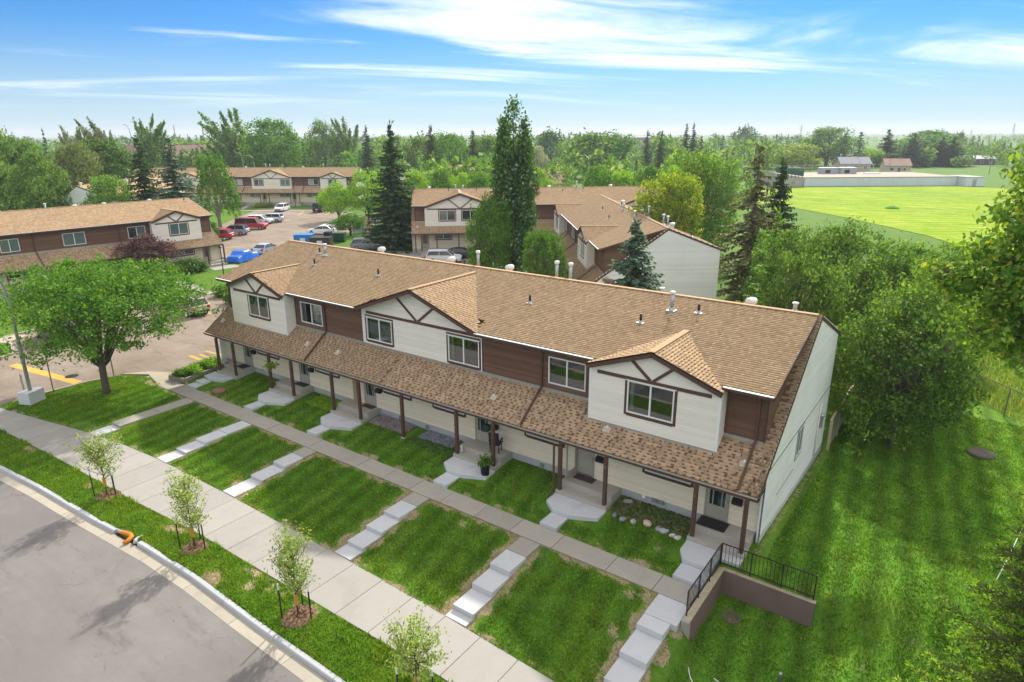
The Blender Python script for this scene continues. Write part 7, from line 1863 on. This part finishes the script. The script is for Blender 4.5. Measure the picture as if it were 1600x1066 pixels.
tufts('lawn_grass', 'short grass of the front terrace lawns', 150000, (-37.5, -.9, -8.4, -3.35), lambda x, y: (y > sw_in(x) + .08) & (y < -3.42 - .1 * np.abs(nz(x * 3, y))) & ~flightmask(x), .065, L_GRASS, 1)
tufts('lawn_grass', 'short grass of the lawns between the inner path and the porches', 90000, (-37, -.9, -2.1, 1.4), lambda x, y: ~np.any([(x > p0 - .15) & (x < p1 + .2) & (y > -1.4 if False else True) & ((y > -1.3) | ((x > p0 + .5) & (x < p0 + 1.5))) for p0, p1, *_ in DOORS], axis=0) & ~((x > -6) & (x < -2.4) & (y > .05)) & ~((x > -21.4) & (x < -15) & (y > .3)), .065, L_GRASS, 2)
tufts('lawn_grass', 'short grass of the right lawn', 170000, (-.6, 12, -8.3, 22), lambda x, y: ~((x < .5) & (y > -.8)) & (np.hypot(x - 2, y + 3) < 26), .07, L_GRASS_R, 3)
tufts('verge_grass', 'rough grass of the street boulevard', 130000, (-40, 8, -13.5, -10), lambda x, y: (y < sw_out(x) - .02) & (y > kerb_y(x) + .04), .085, L_GRASS2, 4)
tufts('verge_weeds', 'taller weeds along the sidewalk edge', 26000, (-40, 8, -12, -10), lambda x, y: (y < sw_out(x) + .05) & (y > sw_out(x) - .75) & (nz(x * 1.1, y * .7) > .25), .2, L_GRASS2, 5)
tufts('corner_grass', 'short grass of the corner lawn', 50000, (-43, -36, -11.5, -1), lambda x, y: (y > sw_in(x) + .06) & ~in_poly(x, y, PARKING) & (y < -3.0), .07, L_GRASS2, 6)
tufts('field_edge_grass', 'long rough grass beyond the wire fence', 60000, (2, 22, 20, 60), lambda x, y: (x * dv[1] - y * dv[0]) * 0 + ((x - P0[0]) * -dv[1] + (y - P0[1]) * dv[0]) > .2, .35, leafmat('dry_grass_blades', [(0, (.06, .13, .02)), (.6, (.13, .19, .03)), (1, (.26, .27, .08))], .4), 7)
tufts('dry_grass', 'short dry straw coloured grass in the worn margins of the front lawns', 120000, (-40, 0, -12.5, -2), lambda x, y: ((y < -3.3) & (y > sw_in(x)) & ~np.any([(x > a) & (x < c) for a, c in FLIGHTS.values()], axis=0)) | ((y < sw_out(x)) & (y > kerb_y(x) + .1)), .05, L_DRY, 8, True)
tufts('dry_grass', 'dry straw coloured grass in the worn margins by the inner path and end wall', 60000, (-38, 1, -2.2, 13), lambda x, y: ((x > .03) & (y > -.5)) | ((y < -1.3) & (x < -2.5)), .05, L_DRY, 9, True)
# pale clover and dandelion specks in the right lawn
def specks():
    r = np.random.default_rng(9); out = []
    for k in range(70):
        x, y = r.uniform(3.5, 10), r.uniform(10, 23); s = .03; z = gz(x, y) + .06; out.append([(x - s, y, z), (x, y - s, z + .01), (x + s, y, z), (x, y + s, z - .01)])
    tag(link('dandelions', np_mesh('dandelions', np.array(out).reshape(-1, 3), 4, mat('pale_bloom', (.75, .68, .35), .8))), 'scattered pale blooms in the right lawn', None, None, 'stuff')
specks()

# ------------------------------------------------------------------ summer haze
hb = MB().box(-6100, 6100, -6100, 6100, -3.2, 46)
HZM = bpy.data.materials.new('haze_air'); HZM.use_nodes = True
hn = HZM.node_tree.nodes
for n_ in list(hn): hn.remove(n_)
ho = hn.new('ShaderNodeOutputMaterial'); hv = hn.new('ShaderNodeVolumePrincipled')
hv.inputs['Color'].default_value = (.86, .92, 1.0, 1); hv.inputs['Density'].default_value = .00024; hv.inputs['Anisotropy'].default_value = .2
HZM.node_tree.links.new(hv.outputs[0], ho.inputs['Volume'])
tag(hb.build('haze', HZM), 'thin pale summer haze over the whole neighbourhood', None, None, 'stuff')
